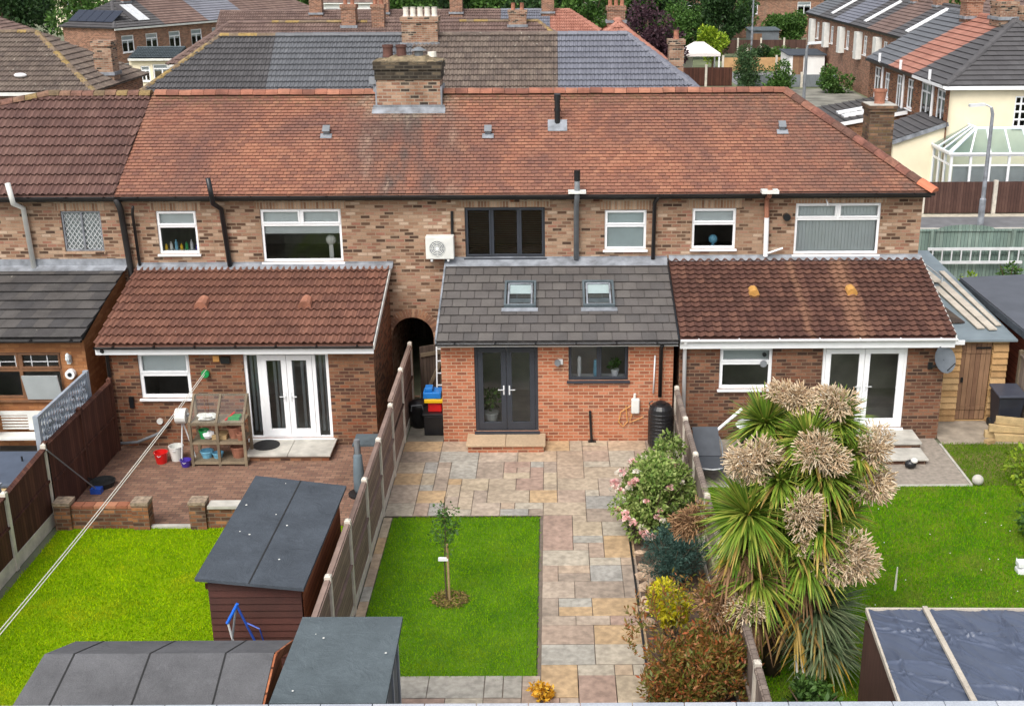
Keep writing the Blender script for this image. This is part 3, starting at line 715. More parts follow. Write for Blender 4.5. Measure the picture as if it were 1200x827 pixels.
tile_roof(mb, (0, y0, z0), (1, 0, 0), V, L, .345, .30, lambda v: (-10.15, -3.98), roman_prof, 11, .05, False, .004)
mb.quad((-10.15, y0, z0 - .03), (-3.98, y0, z0 - .03), (-3.98, MW - .002, z1 - .03), (-10.15, MW - .002, z1 - .03))
mb.build('extension_roof', M['tile_redbrown'], hB)
gutter(hB, -10.15, -3.98, y0 - .04, z0 - .02)
MB().box(-10.15, -3.98, y0 + .02, y0 + .06, 2.30, 2.47).build('fascia', M['white'], hB)
MB().obox((-3.965, (y0 + MW) / 2, (z0 + z1) / 2 - .05), (.014, 0, 0), (0, (MW - y0) / 2 - .01, (z1 - z0) / 2), (0, 0, .07)).build('barge_board', M['offwhite'], hB)
MB().box(-10.15, -3.9, MW - .03, MW - .003, 3.42, 3.56).quad((-10.15, MW - .24, 3.43), (-3.9, MW - .24, 3.43), (-3.9, MW - .03, 3.52), (-10.15, MW - .03, 3.52)).build('flashing', M['lead'], hB)
interior(hB, xb0 + .1, xb1 - .1, yb_ + .13, 28.3, .12, 2.38)
window(hB, -9.33, -8.18, 1.17, 2.26, yb_, M['white'], hb=[(.52, 0, 1)], sash=[(0, 1, .52, 1)], blind=('roller', .54, 1, M['blind']), fw=.08)
french_doors(hB, -6.96, -5.05, .18, 2.25, yb_, M['white'], sides=.27, blind=M['blind_grey'], gm=M['glass'])
for px, pz in ((-8.13, 2.96), (-5.73, 2.96)):
    yy = y0 + (pz - z0) * (MW - y0) / (z1 - z0); mb = MB(); n = len(mb.v)
    mb.tube([(px, yy - .2, pz + .02), (px, yy + .18, pz + .10)], [.15, .12], 10); mb.build('vent_tile', M['terracotta'], hB)
MB().box(-7.44, -7.24, yb_ - .1, yb_ - .001, 2.02, 2.18).build('floodlight', M['black'], hB)
MB().box(-7.62, -7.48, yb_ - .06, yb_ - .001, 2.06, 2.2).build('sensor_box', M['hose_tan'], hB)
MB().tube([(-7.82, yb_ - .03, 1.78), (-7.82, yb_ - .1, 1.78)], .09, 12).build('line_reel', M['green_plastic'], hB)
MB().box(-9.62, -9.52, yb_ - .05, yb_ - .001, .95, 1.22).build('wall_vent', M['black'], hB)
mb = MB(); mb.tube([(-8.08, 27.88, 5.72), (-8.04, 27.95, 5.1), (-7.95, 28.28, 4.9), (-7.87, 28.3, 3.42)], .06, 10); mb.build('soil_pipe', M['black'], hB, smooth=True)
MB().tube([(-10.38, 28.1, 5.2), (-10.36, 28.26, 4.9), (-10.3, 28.3, 3.3), (-10.28, 28.2, 2.9)], .075, 10).build('downpipe', M['gutter'], hB, smooth=True)
MB().tube([(-10.0, 28.1, 5.0), (-10.1, 28.3, 4.8), (-10.08, 28.32, 3.5)], .035, 8).build('downpipe', M['gutter'], hB, smooth=True)
MB().tube([(-10.0, y0, 2.4), (-9.98, yb_ - .06, 2.25), (-9.98, yb_ - .06, .05)], .045, 8).build('downpipe', M['gutter'], hB, smooth=True)
MB().tube([(-9.9, yb_ - .12, .12), (-9.5, yb_ - .15, .16), (-9.0, yb_ - .12, .36), (-8.75, yb_ - .06, .62)], .035, 8).build('waste_pipe', M['grey_metal'], hB, smooth=True)
MB().tube([(-8.98, yb_ - .001, .62), (-8.98, yb_ - .05, .62)], .07, 12).build('wall_vent', M['offwhite'], hB)

# ---- house C (middle)
ARC0, ARC1, ARCZ = -4.02, -2.98, 2.12
hC = main_shell('C', 'terrace_house', 'middle house with new orange brick extension, charcoal doors and two roof windows', -4.03, 2.83,
    [(ARC0, ARC1, 0, ARCZ), (-2.12, -.18, 3.64, 4.88), (1.27, 2.28, 3.82, 4.80)], M['brick_old'])
# arched passage: spandrels, arch ring and the tunnel behind
mb = MB(); cx = (ARC0 + ARC1) / 2; hw = (ARC1 - ARC0) / 2; zs = ARCZ - hw; n = 14
for i in range(n):
    a, b = math.pi * i / n, math.pi * (i + 1) / n
    p, q = (cx + hw * math.cos(a), zs + hw * math.sin(a)), (cx + hw * math.cos(b), zs + hw * math.sin(b))
    mb.quad((q[0], MW, q[1]), (p[0], MW, p[1]), (p[0], MW, ARCZ), (q[0], MW, ARCZ))
    mb.quad((p[0], MW, p[1]), (q[0], MW, q[1]), (q[0], 33.6, q[1]), (p[0], 33.6, p[1]))
mb.quad((ARC0, MW, 0), (ARC0, 33.6, 0), (ARC0, 33.6, zs), (ARC0, MW, zs)); mb.quad((ARC1, 33.6, 0), (ARC1, MW, 0), (ARC1, MW, zs), (ARC1, 33.6, zs))
mb.build('passage', M['brick_old'], hC); MB().box(ARC0, ARC1, 33.3, 33.36, 0, ARCZ).build('passage_light_stop', M['gate_wood'], hC)  # unseen panel added at the tunnel's far end to keep street light out
mb = MB()
for i in range(26):
    a = math.pi * (i + .5) / 26; c = (cx + (hw + .11) * math.cos(a), MW - .002, zs + (hw + .11) * math.sin(a))
    mb.obox(c, (math.cos(a) * .11, 0, math.sin(a) * .11), (0, .005, 0), (-math.sin(a) * .03, 0, math.cos(a) * .03))
mb.build('brick_arch', island_mat('arch_brick', [srgb(170,126,96), srgb(150,108,84), srgb(184,144,114), srgb(134,98,78)], .85), hC)
rC = main_roof(hC, 0, 0, M['rosemary'], .107, .166, lambda v: (-4.03, 2.83), flat_prof, 2, True, None)
mb = MB(); ridge_tiles(mb, (-2.75, RY, RZ + .02), (2.83, RY, RZ + .02), .15, .31); mb.build('ridge_tiles', M['terracotta'], rC)
gutter(hC, -4.03, 2.83, EY - .03, EZ - .04)
w = window(hC, -2.12, -.18, 3.64, 4.88, MW, M['anthracite'], vb=[(.34, 0, 1), (.67, 0, 1)], sash=[(0, .34, 0, 1), (.67, 1, 0, 1)], fw=.075, blind=('venetian', .02, .98, M['slat_wood']), gm=M['glass_dark'])
window(hC, 1.27, 2.28, 3.82, 4.80, MW, M['white'], hb=[(.6, 0, 1)], sash=[(0, 1, .6, 1)], blind=('roller', 0, 1, plain('frosted_pane_film', srgb(196,208,208), .6, .1, 2)))
lintel(hC, -2.12, -.18, 4.89); lintel(hC, 1.27, 2.28, 4.81)
# chimney
ch = MB(); ch.box(-4.40, -2.80, 30.55, 31.45, 6.6, 7.68)
cho = ch.build('chimney', M['brick_chimney'], hC); MB().box(-4.43, -2.77, 30.52, 31.48, 7.68, 7.92).box(-4.46, -2.74, 30.49, 31.51, 7.922, 8.12).build('chimney_corbel', M['soot'], cho)
mb = MB(); nn_ = 16
for j in range(5):
    for i in range(nn_ + 1): f, g = i / nn_, j / 4; e = min(1, 5 * min(f, 1 - f) + .0) * min(1, 3 * min(g, 1 - g)); mb.v.append((-4.47 + 1.74 * f, 30.48 + 1.04 * g, 8.10 + .13 * e + rnd.uniform(-.025, .04)))
for j in range(4):
    for i in range(nn_): a = j * (nn_ + 1) + i; mb.f.append((a, a + 1, a + nn_ + 2, a + nn_ + 1)); mb.m.append(0); mb.build('flaunching', M['mortar'], cho)
for px in (-4.13, -3.79): MB().lathe((px, 31, 8.2), [(.14, 0), (.125, .08), (.125, .22), (.14, .24), (.14, .30), (.1, .30), (.09, .15)], 14).build('chimney_pot', plain('dark_clay_pot', srgb(92,62,54), .85, .3, 6), cho, smooth=False)
MB().lathe((-3.35, 31, 8.2), [(.11, 0), (.11, .14), (.2, .16), (.05, .24)], 12).build('chimney_pot', M['grey_metal'], cho)
MB().lathe((-3.02, 31, 8.2), [(.12, 0), (.11, .12), (.09, .12), (.08, .05)], 12).build('chimney_pot', M['rope'], cho)
mb = MB(); mb.box(-4.5, -2.7, 30.51, 30.548, 6.9, 7.06); mb.obox((-3.6, 30.42, 6.935), (.92, 0, 0), (0, .09, .064), (0, -.006, .008))
mb.box(-4.44, -4.401, 30.55, 31.45, 6.95, 7.5); mb.box(-2.799, -2.76, 30.55, 31.45, 6.95, 7.5); mb.build('flashing', M['lead'], cho)
MB().box(-4.62, -4.44, 30.8, 30.95, 7.55, 7.72).tube([(-4.5, 30.87, 7.6), (-4.5, 30.87, 7.35)], .03, 6).build('cowl_box', M['lead'], cho)
# pipe vents on the roof
def onroof(x, y, up=0): return (x, y, EZ + (y - EY) * (RZ - EZ) / (RY - EY) + up)
mb = MB(); p = onroof(.14, 30.05); mb.tube([(p[0], p[1], p[2] - .05), (p[0], p[1], p[2] + .68)], .07, 12); mb.tube([(p[0], p[1], p[2] + .3), (p[0], p[1], p[2] + .36)], .085, 12); mb.tube([(p[0], p[1], p[2] + .56), (p[0], p[1], p[2] + .72)], .085, 12)
vp = mb.build('flue_pipe', M['black'], hC, smooth=False)
sl = Vector((0, RY - EY, RZ - EZ)).normalized(); nn = Vector((0, -sl.z, sl.y))
MB().obox(Vector(p) - sl * .1 + nn * .03, (.24, 0, 0), sl * .2, nn * .006).build('flashing', M['lead'], vp)
def roof_vent(h, x, y):
    p = Vector(onroof(x, y)); mb = MB(); mb.obox(p + nn * .07, (.075, 0, 0), sl * .09, nn * .065); mb.obox(p + nn * .14 + sl * .0, (.09, 0, 0), sl * .11, nn * .01)
    o = mb.build('roof_vent', M['grey_metal'], h); MB().obox(p + nn * .03 - sl * .15, (.14, 0, 0), sl * .08, nn * .006).build('flashing', M['lead'], o)
    MB().obox(p + nn * .07 - sl * .092, (.065, 0, 0), sl * .003, nn * .055).build('vent_grille', M['lead'], o)
roof_vent(hB, -5.58, 29.82); roof_vent(hC, -1.58, 29.8)
# grey soil pipe through the eaves
mb = MB(); mb.tube([(.59, 27.98, 5.78), (.59, 27.98, 5.2), (.58, 28.28, 5.0), (.58, 28.28, 3.62)], .065, 10); sp = mb.build('soil_pipe', M['grey_metal'], hC, smooth=True)
MB().tube([(.59, 27.98, 5.6), (.59, 27.98, 5.84)], .075, 10).build('pipe_cap', M['black'], sp); MB().box(.38, .8, 27.88, 28.12, 5.3, 5.36).build('flashing', M['offwhite'], sp)
MB().tube([(2.55, 28.1, 5.2), (2.46, 28.3, 5.0), (2.45, 28.32, 3.6)], .05, 8).build('downpipe', M['gutter'], hC, smooth=True)
# air conditioner on the wall
mb = MB(); mb.box(-3.06, -2.38, 28.08, 28.34, 3.68, 4.24); ac = mb.build('air_conditioner', M['offwhite'], hC, bevel=.02)
mb = MB()
for r in (.19, .15, .11, .07): 
    pts = [(-2.78 + r * math.cos(t * .2618), 28.072, 3.95 + r * math.sin(t * .2618)) for t in range(25)]; mb.tube(pts, .008, 4)
for k in range(8): mb.bar((-2.78, 28.072, 3.95), (-2.78 + .19 * math.cos(k * .785), 28.072, 3.95 + .19 * math.sin(k * .785)), .008, .008)
mb.build('fan_grille', M['offwhite'], ac); MB().tube([(-2.78, 28.078, 3.95), (-2.78, 28.074, 3.95)], .2, 24).build('fan_opening', M['grey_metal'], ac); MB().tube([(-2.78, 28.07, 3.95), (-2.78, 28.066, 3.95)], .045, 12).build('fan_hub', M['white'], ac)
MB().tube([(-2.43, 28.34, 4.2), (-2.42, 28.36, 4.8)], .035, 8).build('pipe_duct', M['black'], ac); MB().box(-2.95, -2.9, 28.1, 28.4, 3.62, 3.68).box(-2.55, -2.5, 28.1, 28.4, 3.62, 3.68).build('bracket', M['alu'], ac)
# C extension
xc0, xc1, yc_ = -2.53, 2.72, 25.48
mb = MB(); wall_grid(mb, xc0, xc1, 0, 2.44, yc_, [(-1.78, -.34, .27, 2.36), (.35, 1.70, 1.50, 2.39)])
mb.poly([(xc0, MW - .002, 0), (xc0, yc_, 0), (xc0, yc_, 2.44), (xc0, MW - .002, 3.48)]); mb.poly([(xc1, yc_, 0), (xc1, MW - .002, 0), (xc1, MW - .002, 3.48), (xc1, yc_, 2.44)])
mb.build('extension_wall', M['brick_new'], hC)
cy0, cz0, cz1 = 25.22, 2.52, 3.56; V = (0, MW - cy0, cz1 - cz0); L = math.hypot(*V[1:])
mb = MB(); tile_roof(mb, (0, cy0, cz0), (1, 0, 0), V, L, .335, .332, lambda v: (-2.60, 2.79), flat_prof, 2, .034, True, .004, .012)
mb.quad((-2.60, cy0, cz0 - .03), (2.79, cy0, cz0 - .03), (2.79, MW - .002, cz1 - .03), (-2.60, MW - .002, cz1 - .03))
ro = mb.build('extension_roof', M['tile_grey'], hC)
csl = Vector(V).normalized(); cn = Vector((0, -csl.z, csl.y))
for xx in (-.76, 1.07):
    yy = 26.92; p = Vector((xx, yy, cz0 + (yy - cy0) * V[2] / V[1])); mb = MB(); hw_, hl = .37, .52
    for s in (-1, 1): mb.obox(p + Vector((s * (hw_ - .025), 0, 0)) + cn * .05, (.025, 0, 0), csl * hl, cn * .06)
    for s in (-1, 1): mb.obox(p + csl * s * (hl - .03) + cn * .0495, (hw_ - .05, 0, 0), csl * .03, cn * .058)
    sk = mb.build('roof_window', M['felt_mid'], hC)
    mb = MB()
    for s in (-1, 1): mb.obox(p + Vector((s * (hw_ - .1), 0, 0)) + cn * .05, (.02, 0, 0), csl * (hl - .08), cn * .03); mb.obox(p + csl * s * (hl - .09) + cn * .05, (hw_ - .12, 0, 0), csl * .02, cn * .03)
    mb.build('sash', M['lead'], sk)
    mb = MB(); q = p + cn * .06; a, b = Vector((hw_ - .1, 0, 0)), csl * (hl - .1); mb.quad(q - a - b, q + a - b, q + a + b, q - a + b); mb.build('pane', M['glass_dark'], sk)
    mb = MB(); q = p + cn * .045; mb.quad(q - a + b * .1, q + a + b * .1, q + a + b, q - a + b); mb.build('blind', M['blind'], sk)
    mb = MB(); q = p + cn * .02; mb.quad(q - a - b, q + a - b, q + a + b, q - a + b); mb.build('roof_window_well', M['grey_metal'], sk)
    MB().obox(p - csl * (hl + .07) + cn * .032, (hw_ + .05, 0, 0), csl * .07, cn * .006).build('flashing', M['lead'], sk)
gutter(hC, -2.6, 2.79, cy0 - .05, cz0 - .02, M['black'])
MB().box(-2.6, 2.79, cy0 + .0, cy0 + .04, 2.40, 2.47).build('fascia', M['white'], hC)
MB().obox((-2.61, (cy0 + MW) / 2, (cz0 + cz1) / 2), (.02, 0, 0), (0, V[1] / 2 - .01, V[2] / 2), (0, 0, .05)).build('verge_strip', M['lead'], hC)
MB().obox((2.805, (cy0 + MW) / 2, (cz0 + cz1) / 2), (.02, 0, 0), (0, V[1] / 2 - .01, V[2] / 2), (0, 0, .05)).build('verge_strip', M['black'], hC)
MB().box(-2.62, 2.8, MW - .03, MW - .003, 3.52, 3.66).quad((-2.62, MW - .3, 3.50), (2.8, MW - .3, 3.50), (2.8, MW - .03, 3.62), (-2.62, MW - .03, 3.62)).build('flashing', M['lead'], hC)
interior(hC, xc0 + .1, xc1 - .1, yc_ + .13, 28.3, .22, 2.42)
french_doors(hC, -1.78, -.34, .27, 2.36, yc_, M['anthracite'], gm=M['glass'])
window(hC, .35, 1.70, 1.50, 2.39, yc_, M['anthracite'], vb=[(.5, 0, 1)], sash=[(.5, 1, 0, 1)], fw=.07)
l = MB().box(.12, .22, yc_ - .05, yc_ - .001, 1.9, 2.02).build('wall_lamp', M['alu'], hC); MB().tube([(.1, yc_ - .13, 1.96), (.1, yc_ - .05, 1.96)], .07, 12).build('lamp_head', M['grey_metal'], l)
mb = MB(); mb.box(1.78, 1.97, yc_ - .12, yc_ - .001, .72, 1.08); hr = mb.build('hose_box', M['offwhite'], hC, bevel=.03)
MB().tube([(1.8, yc_ - .06, .72), (1.75, yc_ - .06, .5), (1.9, yc_ - .05, .55), (2.05, yc_ - .05, .62)], .012, 6).tube([(1.78, yc_ - .05, .9), (1.55, yc_ - .04, .75), (1.5, yc_ - .04, .5), (1.6, yc_ - .04, .38), (1.7, yc_ - .04, .5), (1.66, yc_ - .04, .9)], .012, 6).build('hose', M['hose_tan'], hr)
MB().tube([(1.85, yc_ - .06, 1.08), (1.86, yc_ - .06, 1.2)], .03, 8).build('tap', M['offwhite'], hr)
MB().tube([(2.43, cy0 - .05, 2.42), (2.43, yc_ - .08, 2.3), (2.42, yc_ - .15, 1.15)], .045, 10).build('downpipe', M['black'], hC, smooth=True)
MB().tube([(2.3, yc_ - .03, 2.1), (2.28, yc_ - .03, 1.2)], .018, 8).build('waste_pipe', M['white'], hC, smooth=True)
MB().tube([(.84, yc_ - .05, .78), (.88, yc_ - .06, .02)], .03, 8).box(.8, .98, yc_ - .12, yc_ - .001, 0, .04).build('waste_pipe', M['black'], hC)
# step
st = MB().box(-1.93, -.22, 24.83, 25.46, .01, .17).build('step', M['brick_new'], hC)
mb = MB(); mb.box(-1.97, -1.09, 24.78, 25.47, .172, .22); mb.box(-1.08, -.18, 24.78, 25.47, .172, .22); mb.build('step_slab', M['slab_plain'], st, bevel=.006)

# ---- house D (right end)
hD = main_shell('D', 'terrace_house', 'hipped end house with dark brown tiled extension and grey satellite dish', 2.83, 8.93,
    [(3.39, 4.45, 3.83, 4.83), (5.88, 7.94, 3.68, 4.94)], M['brick_old'])
rD = main_roof(hD, 0, 0, M['rosemary'], .107, .166, lambda v: (2.83, 9.08 - 3.13 * v / SL), flat_prof, 2, True, None, hip=True)
MB().poly([(9.08, EY, EZ), (9.08, 33.87, EZ), (5.95, RY, RZ)]).build('hip_slope', M['rosemary'], rD)
mb = MB(); ridge_tiles(mb, (2.83, RY, RZ + .02), (5.95, RY, RZ + .02), .15, .31); mb.build('ridge_tiles', M['terracotta'], rD); mb = MB(); ridge_tiles(mb, (5.95, RY, RZ + .03), (8.82, EY + .24, EZ + .22), .14, .34); mb.build('hip_tiles', island_mat('dark_mossy_hip', [srgb(140,92,78), srgb(126,84,72), srgb(150,104,86), srgb(112,80,68)], .9, 5, .6), rD); mb = MB(); ridge_tiles(mb, (8.82, EY + .24, EZ + .22), (9.12, EY - .05, EZ + .04), .15, .42); mb.build('hip_tiles', plain('new_terracotta', srgb(206,120,88), .75, .06), rD)
gutter(hD, 2.83, 9.1, EY - .03, EZ - .04); MB().box(8.93, 9.06, EY + .1, 33.8, 5.1, 5.24).build('fascia', M['gutter'], hD)
window(hD, 3.39, 4.45, 3.83, 4.83, MW, M['white'], hb=[(.62, 0, 1)], sash=[(0, 1, .62, 1)], blind=('roller', .64, 1, M['blind']))
window(hD, 5.88, 7.94, 3.68, 4.94, MW, M['white'], hb=[(.69, 0, 1)], vb=[(.5, .69, 1)], sash=[(0, .5, .69, 1), (.5, 1, .69, 1)], blind=('vertical', .03, .97, M['blind']))
lintel(hD, 3.39, 4.45, 4.84); lintel(hD, 5.88, 7.94, 4.95)
roof_vent(hD, 5.71, 29.88)
for h, xs in ((hC, (-2.55, -.9, 1.1)), (hD, (3.0, 4.75))):
    for x in xs: MB().box(x - .11, x + .11, MW - .006, MW + .02, 5.0, 5.09).build('air_brick', M['brick_left'], h)
MB().tube([(5.66, MW - .001, 4.62), (5.66, MW - .12, 4.62)], .09, 12).build('floodlight', M['black'], hD)
MB().tube([(6.6, MW, 5.02), (6.61, MW - .08, 4.98), (6.62, MW - .1, 4.9)], .02, 6).build('overflow_pipe', M['white'], hD)
mb = MB(); mb.tube([(5.15, 27.95, 5.45), (5.15, 28.0, 5.2), (5.15, 28.3, 5.08), (5.17, 28.3, 4.62)], .06, 10); mb.build('soil_pipe', M['red'] if False else M['terracotta'], hD)
mb = MB(); mb.tube([(5.17, 28.3, 4.62), (5.19, 28.3, 3.66)], .06, 10); mb.tube([(5.19, 28.3, 3.72), (5.6, 28.3, 3.86)], .025, 6); mb.build('soil_pipe', M['white'], hD, smooth=False)
MB().box(4.95, 5.35, 27.85, 28.1, 5.28, 5.36).build('flashing', M['offwhite'], hD)
xd0, xd1, yd_ = 2.86, 8.88, 25.55
mb = MB(); wall_grid(mb, xd0, xd1, 0, 2.46, yd_, [(3.78, 4.97, 1.25, 2.25), (6.11, 8.03, .28, 2.27)])
mb.poly([(xd0, MW - .002, 0), (xd0, yd_, 0), (xd0, yd_, 2.46), (xd0, MW - .002, 3.52)]); mb.poly([(xd1, yd_, 0), (xd1, MW - .002, 0), (xd1, MW - .002, 3.52), (xd1, yd_, 2.46)])
mb.build('extension_wall', M['brick_right'], hD)
dy0, dz0, dz1 = 25.3, 2.56, 3.60; V = (0, MW - dy0, dz1 - dz0); L = math.hypot(*V[1:])
mb = MB(); tile_roof(mb, (0, dy0, dz0), (1, 0, 0), V, L, .192, .20, lambda v: (2.84, 8.99), wave_prof, 7, .04, False, .003)
mb.quad((2.84, dy0, dz0 - .03), (8.99, dy0, dz0 - .03), (8.99, MW - .002, dz1 - .03), (2.84, MW - .002, dz1 - .03))
mb.build('extension_roof', M['tile_right'], hD)
MB().box(2.84, 8.99, dy0 + .02, dy0 + .06, 2.30, 2.44).build('fascia', M['white'], hD); gutter(hD, 2.84, 9.02, dy0 - .04, dz0 - .03, M['white'])
MB().box(2.84, 8.99, MW - .03, MW - .003, 3.56, 3.68).quad((2.84, MW - .2, 3.575), (8.99, MW - .2, 3.575), (8.99, MW - .03, 3.66), (2.84, MW - .03, 3.66)).build('flashing', M['lead'], hD)
MB().obox((9.0, (dy0 + MW) / 2, (dz0 + dz1) / 2 - .03), (.014, 0, 0), (0, V[1] / 2 - .01, V[2] / 2), (0, 0, .06)).build('barge_board', M['offwhite'], hD)
interior(hD, xd0 + .1, xd1 - .1, yd_ + .13, 28.3, .22, 2.42)
window(hD, 3.78, 4.97, 1.25, 2.25, yd_, M['white'], hb=[(.62, 0, 1)], sash=[(0, 1, .62, 1)], fw=.075, blind=('roller', .66, 1, M['blind_grey']))
french_doors(hD, 6.11, 8.03, .28, 2.27, yd_, M['white'], gm=M['glass'])
M['vent_yellow'] = plain('lichened_vent_tile', srgb(196,146,76), .8, .15, 8)
for px, pz in ((4.7, 3.1), (6.99, 3.11)):
    yy = dy0 + (pz - dz0) * V[1] / V[2]; MB().tube([(px, yy - .15, pz + .03), (px, yy + .16, pz + .07)], [.12, .11], 10).build('vent_tile', M['vent_yellow'], hD)
MB().tube([(2.96, dy0 - .04, 2.48), (2.97, yd_ - .07, 2.3), (2.99, yd_ - .07, .02)], .045, 8).build('downpipe', M['white'], hD, smooth=True)
MB().tube([(4.77, yd_ - .03, 2.1), (4.77, yd_ - .09, 2.1)], .05, 8).build('floodlight', M['black'], hD); MB().tube([(4.77, yd_ - .001, 1.86), (4.77, yd_ - .03, 1.86)], .08, 12).build('wall_vent', M['grey_metal'], hD)
# satellite dish
mb = MB(); n = 20; D0 = Vector((8.78, yd_ - .32, 2.05)); ax = Vector((.35, -.85, .4)).normalized(); s1 = ax.cross(Vector((0, 0, 1))).normalized(); s2 = s1.cross(ax)
for side in (0, 1):
    base = len(mb.v); mb.v.append(tuple(D0 - ax * (.06 + side * .012)))
    for rr, dd in ((.15, -.045), (.28, 0)):
        for k in range(n): t = 2 * math.pi * k / n; mb.v.append(tuple(D0 + s1 * math.cos(t) * rr + s2 * math.sin(t) * rr * 1.12 + ax * (dd - side * .012)))
    for k in range(n):
        k2 = (k + 1) % n; mb.f += [(base, base + 1 + k, base + 1 + k2), (base + 1 + k, base + 1 + n + k, base + 1 + n + k2, base + 1 + k2)]; mb.m += [0, 0]
di = mb.build('satellite_dish', plain('dark_grey_dish', srgb(96,102,108), .5, .08), hD, smooth=True)
mb = MB(); mb.tube([D0 - ax * .06, (8.6, yd_ - .1, 1.8), (8.55, yd_, 1.8)], .02, 6); mb.tube([D0 - s2 * .25, D0 + ax * .3 - s2 * .12], .012, 6); mb.box(8.5, 8.6, yd_ - .05, yd_, 1.72, 1.88); mb.build('dish_arm', M['black'], di)
# side chimney stack
mb = MB(); mb.box(8.60, 9.26, 32.6, 33.3, 0, 6.55); mb.box(8.56, 9.30, 32.56, 33.34, 6.55, 6.64); mb.box(8.54, 9.32, 32.53, 33.37, 6.64, 6.72)
c2 = mb.build('chimney', brick_mat('mossy_stack_brick', [srgb(122,94,74), srgb(100,78,63), srgb(142,110,86), srgb(86,68,56), srgb(112,92,66)], srgb(104,92,78), stain=.6, nscale=2), hD); MB().lathe((8.92, 32.95, 6.72), [(.15, 0), (.14, .08), (.17, .32), (.19, .34), (.19, .4), (.14, .4), (.12, .2)], 14).build('chimney_pot', M['terracotta'], c2)
MB().box(8.56, 9.30, 32.55, 33.35, 6.721, 6.74).build('flaunching', M['concrete'], c2)
# steps
s1_ = MB().box(6.3, 8.25, 24.75, 25.5, .001, .2).box(7.05, 8.2, 24.1, 24.74, .001, .1).build('step', M['brick_right'], hD)
MB().box(6.26, 8.28, 24.71, 25.51, .202, .25).box(7.0, 8.24, 24.05, 24.708, .102, .14).build('step_slab', M['concrete'], s1_, bevel=.006)
# B step
s2_ = MB().box(-6.82, -5.0, 24.45, 25.33, .001, .12).build('step', M['brick_left'], hB)
MB().box(-6.86, -5.92, 24.4, 25.34, .122, .17).box(-5.91, -4.96, 24.4, 25.34, .122, .17).build('step_slab', M['concrete'], s2_, bevel=.006)
# ---------------------------------------------------------------- ground
M['grass_base'] = plain('turf_soil', srgb(96,116,48), .95, .25, 3)
M['ground_far'] = plain('rough_ground', srgb(112,116,92), .95, .3, .5)
struct(MB().quad((-400, -60, -.03), (400, -60, -.03), (400, 900, -.03), (-400, 900, -.03)).build('ground', M['ground_far']))
def sheet(name, x0, x1, y0, y1, z, m): return struct(MB().quad((x0, y0, z), (x1, y0, z), (x1, y1, z), (x0, y1, z)).build(name, m))
def lawn_base(name, c1, c2):
    t = NT(name); n = t.noise(1.3, 5, .65); return t.col(t.ramp(n, [(.35, c1), (.65, c2)]), .95, .1)
sheet('lawn', -9.75, -3.55, 10.0, 21.3, 0.0, lawn_base('left_lawn_soil', srgb(96,128,10), srgb(126,152,14)))
sheet('lawn', -3.22, -.29, 16.05, 21.6, .012, lawn_base('middle_lawn_soil', srgb(64,100,24), srgb(90,122,32)))
sheet('lawn', 2.9, 11.0, 10.0, 23.0, 0.0, lawn_base('right_lawn_soil', srgb(66,100,26), srgb(104,116,40)))
sheet('lawn', 8.83, 11.0, 23.0, 25.2, .004, lawn_base('corner_lawn_soil', srgb(84,100,40), srgb(120,110,70)))
sheet('patio', -10.0, -3.52, 21.3, 28.4, .004, M['block_paving'])
sheet('bare_yard', -21, -10.0, 14, 28.4, 0.0, plain('dark_yard_slabs', srgb(70,70,66), .9, .3, 2))
sheet('garden_path', -3.4, -2.55, 25.4, 34.5, .002, plain('passage_concrete', srgb(130,124,112), .9, .3, 2))
sheet('patio', 2.86, 8.82, 23.02, 25.6, .006, plain('pebbled_concrete', srgb(150,140,128), .9, .2, 9, bump=.4))
sheet('side_path', 8.9, 10.95, 25.2, 27.6, .008, plain('worn_slabs', srgb(158,146,130), .9, .25, 3, bump=.3))
struct(MB().box(2.86, 8.85, 22.97, 23.018, -.02, .03).box(8.822, 8.87, 23.02, 25.2, -.02, .03).build('patio_edging', M['concrete']))
# flower bed between the path and the right-hand fence
struct(MB().quad((1.48, 12.5, .01), (2.74, 12.5, .01), (2.74, 24.4, .01), (1.48, 24.4, .01)).build('flower_bed', M['soil']))
struct(MB().box(1.44, 1.475, 14.4, 22.2, -.02, .06).build('bed_edging', M['black']))
